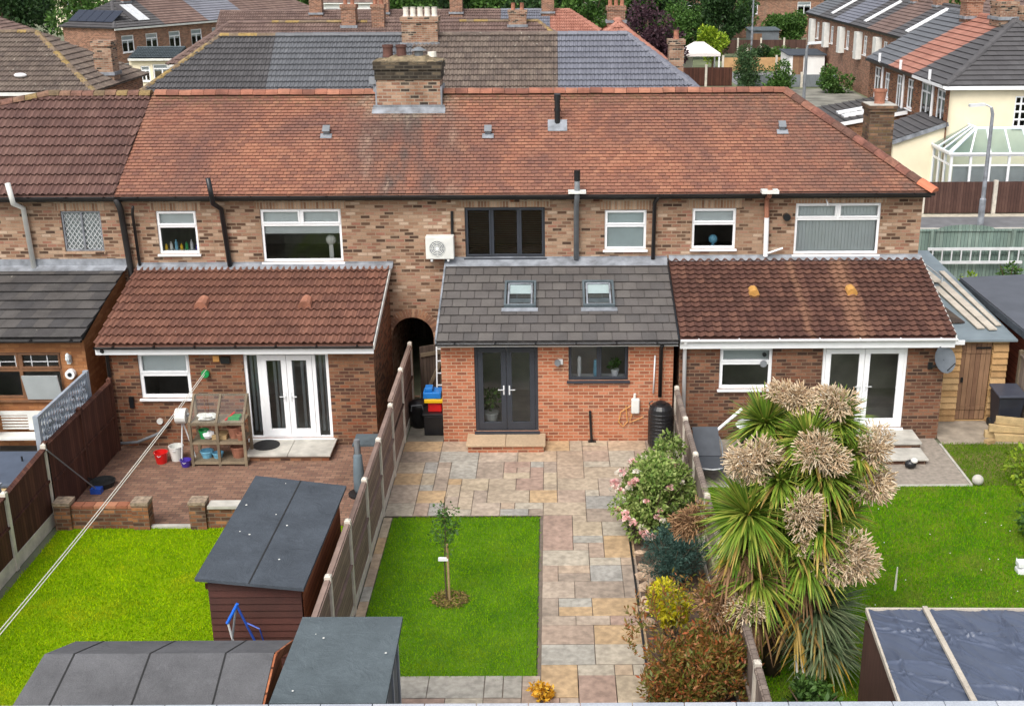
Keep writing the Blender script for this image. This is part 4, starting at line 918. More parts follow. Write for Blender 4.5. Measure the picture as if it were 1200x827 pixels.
# sandstone paving: irregular coursed slabs packed on a 0.29 m module
def pave(regions, unit=.292, gap=.011):
    mb = MB(); joint = MB()
    x0 = min(r[0] for r in regions); y0 = min(r[2] for r in regions); x1 = max(r[1] for r in regions); y1 = max(r[3] for r in regions)
    nx = int(round((x1 - x0) / unit)); ny = int(round((y1 - y0) / unit)); ux, uy = (x1 - x0) / nx, (y1 - y0) / ny
    inside = lambda i, j: any(r[0] - .02 <= x0 + (i + .5) * ux <= r[1] + .02 and r[2] - .02 <= y0 + (j + .5) * uy <= r[3] + .02 for r in regions)
    used = [[not inside(i, j) for j in range(ny)] for i in range(nx)]
    for j in range(ny - 1, -1, -1):
        for i in range(nx):
            if used[i][j]: continue
            opts = [(2, 2), (3, 2), (2, 1), (2, 3), (1, 1), (3, 2), (2, 2), (1, 2)]; rnd.shuffle(opts); opts.append((1, 1))
            for a, b in opts:
                if i + a <= nx and j - b + 1 >= 0 and all(not used[i + p][j - q] for p in range(a) for q in range(b)):
                    for p in range(a):
                        for q in range(b): used[i + p][j - q] = True
                    z = .022 + rnd.random() * .004; g = gap / 2; k = lambda: (rnd.random() - .5) * .006
                    X0, X1, Y0, Y1 = x0 + i * ux + g, x0 + (i + a) * ux - g, y0 + (j - b + 1) * uy + g, y0 + (j + 1) * uy - g
                    e = .006
                    v = [(X0+k(),Y0+k(),0),(X1+k(),Y0+k(),0),(X1+k(),Y1+k(),0),(X0+k(),Y1+k(),0)]
                    top = [(p[0] + (e if n_ in (0,3) else -e), p[1] + (e if n_ in (0,1) else -e), z + k() * .3) for n_, p in enumerate(v)]
                    low = [(p[0], p[1], z - e) for p in v]
                    n = len(mb.v); mb.v += low + top
                    for q in ((4,5,6,7),(0,1,5,4),(1,2,6,5),(2,3,7,6),(3,0,4,7)): mb.f.append(tuple(n + t for t in q)); mb.m.append(0)
                    break
    for r in regions: joint.quad((r[0], r[2], .008), (r[1], r[2], .008), (r[1], r[3], .008), (r[0], r[3], .008))
    o = struct(mb.build('paving', M['slab'])); struct(joint.build('paving_bed', M['joint']))
pave([(-3.42, 2.70, 21.66, 25.48), (-.27, 1.44, 14.0, 21.66), (-3.42, 1.44, 12.6, 16.02)])
mb = MB(); y = 16.1
while y < 21.6:
    b = min(21.6, y + .45 + rnd.random() * .25); mb.box(-3.40, -3.235, y, b - .01, 0, .03); y = b
struct(mb.build('paving_strip', M['slab']))

# ---------------------------------------------------------------- grass (uncountable)
def grass(x0, x1, y0, y1, dens, cols, h, avoid=(), w=.008, patchy=None):
    n = int((x1 - x0) * (y1 - y0) * dens)
    x = rng.uniform(x0, x1, n) + rng.normal(0, .028, n); y = rng.uniform(y0, y1, n) + rng.normal(0, .028, n); keep = np.ones(n, bool)
    for a in avoid: keep &= ~((x > a[0]) & (x < a[1]) & (y > a[2]) & (y < a[3]))
    x, y = x[keep], y[keep]; n = len(x); t = rng.uniform(0, 2 * np.pi, n); hh = h * rng.uniform(.5, 1.3, n); ww = w * rng.uniform(.6, 1.4, n)
    lean = rng.normal(0, .45, (n, 2)) * hh[:, None]; z = np.zeros(n)
    a = np.stack([x + np.cos(t) * ww, y + np.sin(t) * ww, z], 1); b = np.stack([x - np.cos(t) * ww, y - np.sin(t) * ww, z], 1); c = np.stack([x + lean[:, 0], y + lean[:, 1], hh], 1)
    V = np.stack([a, b, c], 1).reshape(-1, 3)
    tn = NT('grass_blades'); col = tn.ramp(tn.island(), stops(cols), 'LINEAR'); nz = tn.noise(1.1, 6, .7)
    col = tn.mix(.55, col, tn.ramp(nz, [(.32, (.62, .75, .6, 1)), (.66, (1.4, 1.25, 1.1, 1))]), 'MULTIPLY')
    col = tn.mix(.5, col, tn.ramp(tn.noise(7, 4, .7), [(.35, (.72, .8, .65, 1)), (.62, (1.3, 1.2, 1.1, 1))]), 'MULTIPLY')
    if patchy: col = tn.mix(tn.ramp(tn.noise(.8, 6, .7), [(.53, (0, 0, 0, 1)), (.70, (.75, .75, .75, 1))]), col, patchy)
    tn.col(col, .8, .05)
    tr = tn.node('ShaderNodeBsdfTranslucent'); tn.l.new(col, tr.inputs[0]); mx = tn.node('ShaderNodeMixShader', i_0=.2); tn.l.new(tn.b.outputs[0], mx.inputs[1]); tn.l.new(tr.outputs[0], mx.inputs[2]); tn.l.new(mx.outputs[0], tn.out.inputs[0])
    o = np_mesh('grass', V, np.arange(3 * n).reshape(n, 3), tn.m); o['kind'] = 'stuff'; return o
g1 = grass(-9.75, -3.55, 12.5, 21.28, 2600, [srgb(130,174,4), srgb(146,184,4), srgb(112,160,4), srgb(164,190,12)], .035, [(-5.2, -3.6, 15.7, 19.1), (-6.6, -3.5, 12, 14.0)], patchy=srgb(186,182,30))
tag(g1, 'bright yellow-green mown grass of the garden with the washing line', 'grass')
g2 = grass(-3.2, -.3, 16.08, 21.62, 3800, [srgb(100,154,6), srgb(116,166,8), srgb(86,142,6), srgb(134,174,16)], .04, patchy=srgb(136,156,20))
tag(g2, 'small dark green rectangular lawn with the young tree, framed by sandstone', 'grass')
g3 = grass(2.9, 10.9, 13.0, 22.97, 2300, [srgb(84,150,6), srgb(104,160,10), srgb(72,134,6), srgb(124,162,20)], .04, [(4.3, 12, 12, 14.8)], patchy=srgb(120,122,60))
tag(g3, 'green lawn with clover flowers beside the cabbage palm', 'grass')
g4 = grass(8.9, 10.9, 22.97, 25.25, 1700, [srgb(92,136,20), srgb(110,146,26), srgb(80,120,18)], .05, patchy=srgb(122,118,60))
tag(g4, 'thin worn grass beside the timber stack and grey patio', 'grass')

# ---------------------------------------------------------------- fences
def panel_fence(name, label, x, ys, h, panel_m, post_m, base=.25, cap=True, rails=1, top=None, group=None, th=.03, post_h=None, side=1):
    f = thing(name, label, 'fence', (x, ys[0], 0), group)
    for i, y in enumerate(ys):
        ph = (post_h or h + .06) if not callable(h) else h(y) + .06
        mb = MB(); mb.box(x - .05, x + .05, y - .055, y + .055, 0, ph); mb.add([(x-.05,y-.055,ph),(x+.05,y-.055,ph),(x+.05,y+.055,ph),(x-.05,y+.055,ph),(x,y,ph+.04)], [(0,1,4),(1,2,4),(2,3,4),(3,0,4)]); mb.build('post', post_m, f)
    for i in range(len(ys) - 1):
        a, b = ys[i] + .06, ys[i + 1] - .06; ha, hb = (h(a), h(b)) if callable(h) else (h, h)
        if base: MB().box(x - .025, x + .025, a, b, 0, base).build('gravel_board', post_m, f)
        mb = MB(); p = [(x - th/2, a, base + .005), (x - th/2, b, base + .005), (x - th/2, b, hb), (x - th/2, a, ha)]; q = [(x + th/2, *c[1:]) for c in p]
        mb.add(p + q, [(3,2,1,0),(4,5,6,7),(0,1,5,4),(1,2,6,5),(2,3,7,6),(3,0,4,7)]); mb.build('panel', panel_m, f)
        mb = MB(); d = th/2 + .022
        for fz in ([0.02, .5, .98] if rails > 1 else [.5, .985]):
            za, zb = base + (ha - base) * fz, base + (hb - base) * fz
            for s in (-1, 1): mb.obox((x + s * d, (a + b) / 2, (za + zb) / 2), (.02, 0, 0), (0, (b - a) / 2, (zb - za) / 2), (0, 0, .02))
        if cap: mb.obox((x, (a + b) / 2, (ha + hb) / 2 + .012), (.035, 0, 0), (0, (b - a) / 2, (hb - ha) / 2), (0, 0, .012))
        mb.build('rail', post_m if rails > 1 else panel_m, f)
    return f
LF = -9.93
panel_fence('garden_fence', 'dark brown boarded fence with concrete posts along the bright yellow-green lawn', LF, [13.9, 15.8, 17.7, 19.6, 21.45], lambda y: 1.5 + max(0, (y - 19.6) * .08), M['fence_dark'], M['concrete_post'], .28, False)
panel_fence('garden_fence', 'tall dark brown gate-like fence panels beside the brick patio', LF, [21.5, 23.3, 25.1], lambda y: 1.68, M['fence_dark'], M['fence_dark'], .02, False)
# trellis with scrolls standing on the neighbour's side
t = thing('trellis_screen', 'grey-blue scrolled trellis panel rising above the dark brown fence beside the white bench', 'trellis', (-10.06, 22.8, 0))
xx = -10.06
for y in (21.6, 24.2): MB().box(xx - .05, xx + .05, y - .05, y + .05, 0, 2.25).build('post', M['trellis'], t)
mb = MB(); mb.box(xx - .03, xx + .03, 21.65, 24.15, 2.17, 2.23); mb.box(xx - .03, xx + .03, 21.65, 24.15, 1.48, 1.53); mb.build('rail', M['trellis'], t)
mb = MB()
for i in range(20): mb.box(xx - .012, xx + .012, 21.7 + i * .125, 21.76 + i * .125, 1.53, 2.17)
for i in range(-4, 16):
    a, b = 21.65 + i * .16, 21.65 + i * .16 + .64
    a2, b2 = max(a, 21.65), min(b, 24.15)
    if b2 - a2 > .1: mb.bar((xx + .02, a2, 1.53 + (a2 - a)), (xx + .02, b2, 1.53 + (b2 - a)), .02, .012)
mb.build('lattice', M['trellis'], t)
mb = MB()
for yc in (22.0, 22.6, 23.2, 23.8):
    pts = []
    for k in range(26): a = k * .42; r = .22 * (1 - k / 30); pts.append((xx + .045, yc + math.cos(a) * r, 1.85 + math.sin(a) * r))
    mb.tube(pts, .018, 5)
mb.build('scroll', M['trellis'], t)
t = thing('trellis_post', 'short grey-blue post with cap standing behind the dark fence near the covered tub', 'post', (-10.12, 19.75, 0))
mb = MB(); mb.box(-10.18, -10.06, 19.69, 19.81, 0, 1.62); mb.build('shaft', M['trellis'], t); MB().box(-10.2, -10.04, 19.67, 19.83, 1.622, 1.66).build('cap', M['trellis'], t)
panel_fence('garden_fence', 'weathered mauve-brown panel fence with concrete posts from the arched passage to the sheds', -3.45, [14.29, 16.15, 18.01, 19.87, 21.73, 23.59, 25.45, 27.3], lambda y: 1.62 + (.14 if y > 23.6 else 0) + (.1 if y < 18.05 else 0), M['fence_mauve'], M['concrete_post'], .2, True)
panel_fence('garden_fence', 'grey weathered panel fence between the sandstone path bed and the cabbage palm', 2.79, [12.3, 14.15, 16.0, 17.85, 19.7, 21.55, 23.4, 25.25], lambda y: 1.36 + (.12 if y < 16 else 0), M['fence_grey'], M['concrete_post'], .15, True)
# passage gate
t = thing('side_gate', 'old dark boarded gate with diagonal brace beside the arched passage', 'gate', (-3.0, 27.9, 0))
mb = MB(); mb.obox((-2.9, 27.5, .86), (.32, .16, 0), (-.01, .02, 0), (0, 0, .84)); mb.build('boards', M['gate_wood'], t)
mb = MB(); mb.bar((-3.2, 27.3, .3), (-2.62, 27.6, 1.5), .03, .08); mb.bar((-3.2, 27.3, 1.5), (-2.62, 27.6, 1.5), .03, .09); mb.bar((-3.2, 27.3, .3), (-2.62, 27.6, .3), .03, .09); mb.build('brace', M['old_wood'], t)
mb = MB()
for x in (-2.74, -2.6): mb.bar((x, 26.2, .02), (x, 26.75, 2.3), .03, .05)
for k in range(8): f = (k + .7) / 8.2; mb.bar((-2.74, 26.2 + .55 * f, .02 + 2.28 * f), (-2.6, 26.2 + .55 * f, .02 + 2.28 * f), .025, .025)
tag(mb.build('ladder', M['alu']), 'narrow aluminium ladder leaning on the corner of the orange brick extension', 'ladder')
# black bins and plastic toys by the passage
t = thing('storage_box', 'low black plastic storage box against the orange brick corner', 'box', (-2.78, 26.1, 0))
MB().box(-3.02, -2.56, 25.85, 26.4, .02, .5).build('body', M['black'], t, bevel=.02); MB().box(-3.05, -2.55, 25.82, 26.43, .502, .56).build('lid', M['black'], t, bevel=.015)
t = thing('toy_kitchen', 'red, yellow and blue plastic toy table on the black storage box', 'toy', (-2.78, 26.1, .56))
MB().box(-2.92, -2.6, 25.95, 26.25, .562, .80).build('base', M['red'], t, bevel=.02); MB().box(-3.0, -2.56, 25.88, 26.32, .802, .90).build('tray', M['yellow'], t, bevel=.02); MB().box(-3.02, -2.6, 25.9, 26.3, .902, 1.06).box(-2.98, -2.8, 25.95, 26.2, 1.062, 1.16).build('top', M['blue'], t, bevel=.02)
t = thing('refuse_sack', 'black bin bag and bin standing inside the passage gate', 'bin', (-3.2, 26.6, 0))
MB().lathe((-3.2, 26.5, 0), [(.2, 0), (.24, .5), (.26, .56), (.2, .62), (.02, .68)], 16).build('body', M['black'], t, smooth=True); MB().tube([(-3.36, 26.3, .45), (-3.34, 26.26, .6), (-3.1, 26.26, .62), (-3.06, 26.3, .45)], .015, 6).build('handle', M['grey_metal'], t)
# water butt
t = thing('water_butt', 'ribbed black plastic water butt under the downpipe of the orange brick extension', 'water butt', (2.43, 25.1, 0))
pr = [(.22, 0), (.27, .1)]
for k in range(9): z = .14 + k * .085; pr += [(.285, z), (.285, z + .06), (.275, z + .07)]
pr += [(.26, .98), (.2, 1.06), (.06, 1.1)]
MB().lathe((2.43, 25.1, 0), pr, 24).build('barrel', M['black'], t, smooth=False); MB().lathe((2.43, 25.1, 1.05), [(.12, 0), (.12, .06), (.02, .07)], 16).build('lid', M['black'], t); MB().tube([(2.2, 25.1, 1.0), (2.16, 25.1, 1.1), (2.25, 25.1, 1.14)], .015, 6).build('handle', M['black'], t)

# ---------------------------------------------------------------- low garden walls on the left
def low_wall(label, x0, x1, slab):
    t = thing('brick_garden_wall', label, 'wall', ((x0 + x1) / 2, 21.3, 0))
    MB().box(x0 + .3, x1 - .3, 21.22, 21.40, -.02, .44).build('wall', M['brick_wall'], t)
    for x in (x0, x1 - .32):
        p = MB().box(x, x + .32, 21.16, 21.46, -.02, .52).build('pier', M['brick_wall'], t); MB().box(x - .01, x + .33, 21.15, 21.47, .522, .59).build('pier_cap', plain('pale_stained_cap', srgb(150,132,112), .9, .4, 12), p)
    if slab: MB().box(x0 + .36, x1 - .36, 21.17, 21.45, .442, .5).build('coping_slab', M['concrete'], t)
    else:
        mb = MB(); x = x0 + .33
        while x < x1 - .4: mb.box(x, x + .21, 21.21, 21.41, .442, .50); x += .222
        mb.build('brick_coping', island_mat('coping_brick', [srgb(160,100,72), srgb(140,86,62), srgb(176,120,90)], .85), t)
low_wall('low brick wall with brick-on-edge coping beside the dark brown fence', -9.8, -7.95, False)
low_wall('low brick wall with pale slab on top beside the dark red shed', -7.15, -5.0, True)
struct(MB().box(-7.95, -7.15, 21.22, 21.32, 0, .05).build('step_edge', M['concrete']))
# cold frame (glazed shelf unit)
t = thing('cold_frame', 'old grey timber glazed cold frame holding pots beside the white french doors', 'cold frame', (-7.35, 24.5, 0))
x0, x1, y0, y1 = -7.95, -6.78, 24.2, 24.75; mb = MB()
for x in (x0, -7.36, x1):
    mb.box(x - .03, x + .03, y0 - .03, y0 + .03, 0, 1.02)
for x in (x0, x1): mb.box(x - .03, x + .03, y1 - .03, y1 + .03, 0, 1.5)
for z in (.08, .55, 1.0): mb.box(x0 + .03, x1 - .03, y0 - .025, y0 + .025, z - .025, z + .025)
for x in (x0, x1): mb.box(x - .025, x + .025, y0 + .03, y1 - .03, .06, .11); mb.bar((x, y0, 1.02), (x, y1, 1.5), .05, .05)
mb.bar((-7.36, y0, 1.02), (-7.36, y1, 1.5), .05, .05); mb.box(x0 + .03, x1 - .03, y1 - .025, y1 + .025, 1.46, 1.5); mb.build('frame', M['old_wood'], t)
MB().box(x0, x1, y0, y1, .10, .125).box(x0, x1, y0, y1, .56, .585).box(x0, x1, y0, y1, 1.0, 1.015).build('shelf', M['old_wood'], t)
MB().quad((x0, y0, 1.03), (x1, y0, 1.03), (x1, y1, 1.51), (x0, y1, 1.51)).build('glass_lid', M['glass'], t)
def pot(label, x, y, z, r, h, m, cat='plant pot', name='plant_pot', group='pots and tubs in the cold frame'):
    return tag(MB().lathe((x, y, z), [(r * .72, 0), (r, h * .85), (r * 1.08, h * .86), (r * 1.08, h), (r * .9, h), (r * .8, h * .7)], 14).build(name, m), label, cat, group)
pot('large terracotta pot on the middle shelf of the cold frame', -7.05, 24.45, .585, .15, .27, M['terracotta']); pot('small terracotta pot at the end of the middle shelf of the cold frame', -6.88, 24.3, .585, .09, .16, M['terracotta'])
pot('squat terracotta pot on the bottom shelf of the cold frame', -7.0, 24.45, .125, .17, .26, M['terracotta']); pot('green plastic pot on the middle shelf of the cold frame', -7.72, 24.42, .585, .11, .2, M['green_plastic'])
pot('pale blue tub on the bottom shelf of the cold frame', -7.7, 24.42, .125, .14, .16, M['lightblue']); pot('pale blue bowl beside the middle post of the cold frame', -7.45, 24.4, .125, .12, .12, M['lightblue'])
tag(MB().blob((-7.62, 24.4, .68), .14, .12, .1, 10, 6, .25).build('plastic_bag', M['white']), 'crumpled white plastic bag on the middle shelf of the cold frame', 'bag')
tag(MB().blob((-7.62, 24.45, 1.08), .22, .16, .07, 12, 6, .3).build('plastic_sheet', M['offwhite']), 'crumpled translucent sheet on the top shelf of the cold frame', 'sheet')
tag(MB().box(-7.15, -6.9, 24.38, 24.6, 1.016, 1.08).build('seed_tray', M["green_plastic"]), 'green seed tray on the top shelf of the cold frame', 'tray')
tag(MB().box(-7.52, -7.2, 24.3, 24.62, .587, .68).build('seed_box', M['sleeper']), 'shallow wooden tray in the middle of the cold frame', 'tray')
tag(MB().tube([(-7.2, 24.35, 1.03), (-7.05, 24.6, 1.12)], .02, 6).build('hand_trowel', M['red']), 'small red handled trowel on the top shelf of the cold frame', 'tool')
tag(MB().lathe((-6.5, 24.95, .172), [(.3, 0), (.3, .015), (.05, .02)], 20).build('doormat', M['rubber']), 'round black doormat on the slab step of the white french doors', 'mat')
# hose reel on tripod, buckets
t = thing('hose_reel_stand', 'white hose reel on a tripod stand beside the cold frame', 'hose reel', (-8.22, 24.4, 0))
mb = MB()
for a in (0, 2.1, 4.2): mb.tube([(-8.18, 24.45, 1.0), (-8.18 + .22 * math.cos(a + .3), 24.45 + .22 * math.sin(a + .3), .01)], .016, 6)
mb.build('stand', M['alu'], t); MB().tube([(-8.28, 24.4, 1.12), (-8.05, 24.4, 1.12)], .17, 16).build('drum', M['offwhite'], t); MB().tube([(-8.05, 24.4, 1.12), (-7.99, 24.4, 1.12), (-7.99, 24.32, 1.2)], .02, 6).build('crank', M['grey_metal'], t)
def bucket(label, x, y, r, h, m, tip=False):
    t = thing('bucket', label, 'bucket', (x, y, 0)); 
    MB().lathe((x, y, .005), [(r * .75, 0), (r, h), (r * 1.05, h), (r * 1.05, h + .02), (r * .95, h + .02), (r * .7, .03)], 18).build('body', m, t)
    MB().tube([(x - r, y, h), (x - r * .7, y - r * .5, h * 1.02), (x, y - r * 1.15, h * .85), (x + r * .7, y - r * .5, h * 1.02), (x + r, y, h)], .008, 5).build('handle', M['alu'], t)
bucket('red plastic bucket on the brick patio below the washing line', -8.72, 24.4, .15, .24, M['red']); bucket('white bucket between the red bucket and the hose reel stand', -8.42, 24.55, .16, .32, M['offwhite']); bucket('small purple bucket at the foot of the hose reel stand', -8.12, 24.2, .12, .14, M['purple'])
# washing line
t = thing('washing_line', 'pair of pale washing lines strung from the house wall across the bright lawn', 'washing line', (-7.8, 13.6, 0))
for dz in (0, .11):
    pts = []
    for k in range(13):
        f = k / 12; pts.append((-7.82 + .17 * f + dz * .4, 25.24 - 11.64 * f, 1.78 + .14 * f + dz - .16 * 4 * f * (1 - f) * .6))
    MB().tube(pts, .0085, 5).build('line', M['rope'], t)
MB().tube([(-7.64, 13.56, 0), (-7.64, 13.56, 2.1)], .035, 8).build('post', M['grey_metal'], t)
# broom and tub at the fence
t = thing('broom', 'broom with thin grey handle leaning on the dark brown fence', 'broom', (-9.5, 22.9, 0))
MB().tube([(-9.86, 21.4, 1.62), (-9.62, 22.85, .1)], .014, 6).build('handle', M['grey_metal'], t); MB().box(-9.72, -9.5, 22.78, 22.94, .0, .12).build('head', M['blue_dark'], t)
t = thing('rubber_tub', 'low black round trug on the patio by the broom', 'tub', (-9.58, 23.15, 0)); MB().lathe((-9.6, 23.2, .006), [(.22, 0), (.26, .1), (.27, .12), (.24, .12), (.2, .03)], 18).build('tub', M['rubber'], t); MB().tube([(-9.86, 23.2, .12), (-9.9, 23.2, .2), (-9.86, 23.3, .12)], .012, 5).build('handle', M['rubber'], t)
# grey patio heater / covered parasol and small table by the mauve fence
t = thing('garden_table', 'small grey square table against the brick wall by the mauve fence', 'table', (-3.95, 23.6, 0))
MB().box(-4.25, -3.7, 23.25, 23.85, .86, .9).build('tabletop', M['felt_mid'], t)
for x in (-4.2, -3.75):
    for y in (23.3, 23.8): MB().box(x - .025, x + .025, y - .025, y + .025, 0, .858).build('leg', M['black'], t)
t = thing('folded_parasol', 'blue-grey covered folded parasol standing beside the mauve fence', 'parasol', (-4.05, 22.7, 0))
MB().lathe((-4.05, 22.7, .05), [(.08, 0), (.12, .1), (.115, .45), (.09, .85), (.05, .9)], 14).build('cover', plain('blue_grey_canvas', srgb(98,112,120), .8, .12, 5), t, smooth=True); MB().tube([(-4.05, 22.7, .9), (-4.05, 22.7, 1.25)], .06, 10).build('top', M['grey_metal'], t); MB().lathe((-4.05, 22.7, 0), [(.24, 0), (.24, .05), (.05, .06)], 16).build('base', M['black'], t)
tag(MB().tube([(-3.75, 19.9, .5), (-3.72, 20.3, .55), (-3.74, 20.5, .4)], [.16, .2, .14], 10).build('terracotta_urn', M['terracotta']), 'brown terracotta urn lying behind the dark red shed by the fence', 'urn')

# ---------------------------------------------------------------- sheds
def felt_roof(o_parent, pts, th, m, seams=(), name='roof'):
    """thin slab roof from 4 corner points (counter-clockwise from above), thickness down"""
    P = [Vector(p) for p in pts]; Q = [p - Vector((0, 0, th)) for p in P]; mb = MB()
    mb.add(P + Q, [(0,1,2,3),(7,6,5,4),(0,4,5,1),(1,5,6,2),(2,6,7,3),(3,7,4,0)])
    r = mb.build(name, m, o_parent)
    if seams:
        for a, b in seams:
            mb = MB(); A0 = P[0].lerp(P[1], a); A1 = P[3].lerp(P[2], b); n = (P[1] - P[0]).cross(P[3] - P[0]).normalized()
            mb.bar(A0 + n * .003, A1 + n * .003, .022, .006, n); mb.build('seam', M['rubber'], r)
    return r
def shed_body(t, x0, x1, y0, y1, zf, m, name='walls'):
    """walls with sloping tops given zf(x,y)"""
    mb = MB(); c = [(x0, y0), (x1, y0), (x1, y1), (x0, y1)]
    for i in range(4):
        a, b = c[i], c[(i + 1) % 4]; mb.quad((*a, .02), (*b, .02), (*b, zf(*b)), (*a, zf(*a)))
    return mb.build(name, m, t)
bird = M['offwhite']
# shed 1
t = thing('garden_shed', 'dark red-brown shiplap shed with sloping dark felt roof behind the trestle', 'shed', (-4.45, 17.4, 0))
shed_body(t, -5.16, -3.78, 15.75, 19.0, lambda x, y: 2.0 - (x + 5.27) * .06, M['shed_brown'])
r = felt_roof(t, [(-5.30, 15.6, 2.06), (-3.68, 15.48, 1.95), (-3.62, 19.0, 1.95), (-5.24, 19.2, 2.06)], .05, M['felt_dark'], [(.5, .5)])
mb = MB()
for i in range(7): 
    x, y = rnd.uniform(-5.2, -3.75), rnd.uniform(15.7, 19); z = 2.06 - (x + 5.27) * .068; s = rnd.uniform(.008, .022); mb.lathe((x, y, z + .002), [(s, 0), (s * .7, .004)], 7)
mb.build('dropping', bird, r)
MB().box(-3.775, -3.765, 15.8, 19.0, .05, 1.93).build('side_cladding', M['shed_orange'], t); MB().box(-5.2, -3.74, 15.735, 15.748, 1.80, 1.90).build('fascia', M['shed_brown'], t)
mb = MB(); 
for k in range(16): mb.obox((-4.47, 15.735, .12 + k * .115), (.69, 0, 0), (0, .012, 0), (0, .012, .055))
mb.build('shiplap_board', island_mat('shiplap', [srgb(84,46,38), srgb(76,42,34), srgb(92,52,42)], .7), t)
# shed 2: shallow apex roof, front left
t = thing('garden_shed', 'low shed with seamed mid-grey felt apex roof at the front left', 'shed', (-5.1, 12.8, 0))
ry, rz, by, bz, fy, fz = 13.35, 2.24, 14.15, 1.92, 11.9, 1.78
mb = MB(); xl, xr = -6.55, -3.72
mb.poly([(xr, fy + .1, .02), (xr, by - .1, .02), (xr, by - .1, bz - .08), (xr, ry, rz - .06), (xr, fy + .1, fz - .05)]); mb.poly([(xl, by - .1, .02), (xl, fy + .1, .02), (xl, fy + .1, fz - .05), (xl, ry, rz - .06), (xl, by - .1, bz - .08)])
mb.quad((xl, by - .1, .02), (xl, by - .1, bz - .08), (xr, by - .1, bz - .08), (xr, by - .1, .02)); mb.quad((xl, fy + .1, .02), (xr, fy + .1, .02), (xr, fy + .1, fz - .05), (xl, fy + .1, fz - .05)); mb.build('walls', M['shed_orange'], t)
felt_roof(t, [(-6.82, fy, fz), (-3.62, fy, fz), (-3.62, ry, rz), (-6.58, ry, rz)], .04, M['felt_grey'], [(.16, .13), (.49, .46), (.81, .79)])
felt_roof(t, [(-6.58, ry, rz), (-3.62, ry, rz), (-3.58, by, bz), (-6.52, by, bz)], .04, M['felt_grey'], [(.13, .13), (.46, .46), (.79, .79)])
MB().bar((-3.6, fy, fz - .06), (-3.6, ry, rz - .06), .025, .11).bar((-3.6, ry, rz - .06), (-3.57, by, bz - .06), .025, .11).build('barge_board', M['shed_orange'], t)
# shed 3: grey
t = thing('garden_shed', 'grey clad shed with blue-grey felt lean-to roof at the end of the small lawn', 'shed', (-2.75, 13.3, 0))
shed_body(t, -3.38, -2.16, 12.45, 14.18, lambda x, y: 2.1, M['shed_grey'])
r = felt_roof(t, [(-3.46, 12.32, 2.2), (-2.05, 12.34, 2.18), (-2.07, 14.28, 2.2), (-3.43, 14.25, 2.22)], .06, M['felt_mid'])
mb = MB()
for i in range(4): x, y = rnd.uniform(-3.3, -2.15), rnd.uniform(12.5, 14.2); s = rnd.uniform(.008, .02); mb.lathe((x, y, 2.225), [(s, 0), (s * .7, .003)], 7)
mb.build('dropping', bird, r)
mb = MB()
for y in (12.46, 13.0, 13.6, 14.16): mb.box(-2.158, -2.135, y - .04, y + .04, .02, 2.1)
mb.build('corner_trim', M['trellis'], t); MB().box(-2.135, -2.115, 13.0, 13.06, 1.05, 1.15).build('handle', M['black'], t)
# shed 4: tarpaulin roof, front right
M['tarp'] = plain('dark_blue_grey_tarpaulin', srgb(80,89,108), .38, .15, 2, bump=0)
t = thing('garden_shed', 'brown shed with wrinkled blue-grey tarpaulin roof held by a batten at the front right', 'shed', (6.5, 13.5, 0))
zf = lambda x, y: 2.04 - (y - 12.5) * .10 - (x - 4.3) * .01
shed_body(t, 4.42, 9.1, 12.2, 14.85, lambda x, y: zf(x, y) - .05, M['fence_brown'])
nx, ny = 330, 200; gx = np.linspace(4.2, 9.3, nx); gy = np.linspace(12.0, 15.08, ny); X, Y = np.meshgrid(gx, gy, indexing='ij')
X = X + (Y - 12.0) * .10 * (1 - (X - 4.2) / 5.1)
Z = 2.04 - (Y - 12.5) * .10 - (X - 4.3) * .01
W = np.zeros_like(Z); pr = np.random.default_rng(3)
for k in range(170):
    cx, cy = pr.uniform(4.3, 9.2), pr.uniform(12.1, 15); a = pr.normal(-.95, .45); ln = pr.uniform(.2, .9); wd = pr.uniform(.014, .034); amp = pr.uniform(.018, .042)
    u = (X - cx) * math.cos(a) + (Y - cy) * math.sin(a); v = -(X - cx) * math.sin(a) + (Y - cy) * math.cos(a) + .06 * np.sin(u * 5 + k)
    W += amp * np.exp(-(v / wd) ** 2) * np.exp(-(u / ln) ** 2)
Z = Z + W + .012 * np.sin(X * 9 + Y * 4) * np.sin(Y * 7)
V = np.stack([X, Y, Z], -1).reshape(-1, 3); idx = np.arange(nx * ny).reshape(nx, ny)
q = np.stack([idx[:-1, :-1], idx[1:, :-1], idx[1:, 1:], idx[:-1, 1:]], -1).reshape(-1, 4)
np_mesh('tarpaulin', V, q, M['tarp'], t, smooth=True)
MB().bar((5.1, 12.1, 2.13), (5.32, 15.05, 1.84), .07, .045).build('batten', M['planks'], t)
MB().bar((4.19, 12.0, 2.06), (4.5, 15.1, 1.77), .03, .07).bar((4.5, 15.1, 1.78), (9.3, 15.1, 1.74), .03, .05).build('edge_trim', M['planks'], t)
# shed 5: right side
t = thing('garden_shed', 'red-brown shed with large flat dark felt roof beyond the timber store', 'shed', (12.6, 28, 0))
shed_body(t, 11.15, 14.8, 24.6, 30.6, lambda x, y: 2.3, M['shed_red'])
felt_roof(t, [(10.95, 24.4, 2.36), (15.0, 24.4, 2.46), (15.0, 31.2, 2.5), (10.9, 30.85, 2.4)], .1, plain('charcoal_felt', srgb(86,90,98), .8, .12, 1.5, bump=.3)); MB().bar((10.94, 24.4, 2.24), (10.89, 30.85, 2.28), .03, .16).build('fascia', M['felt_dark'], t)
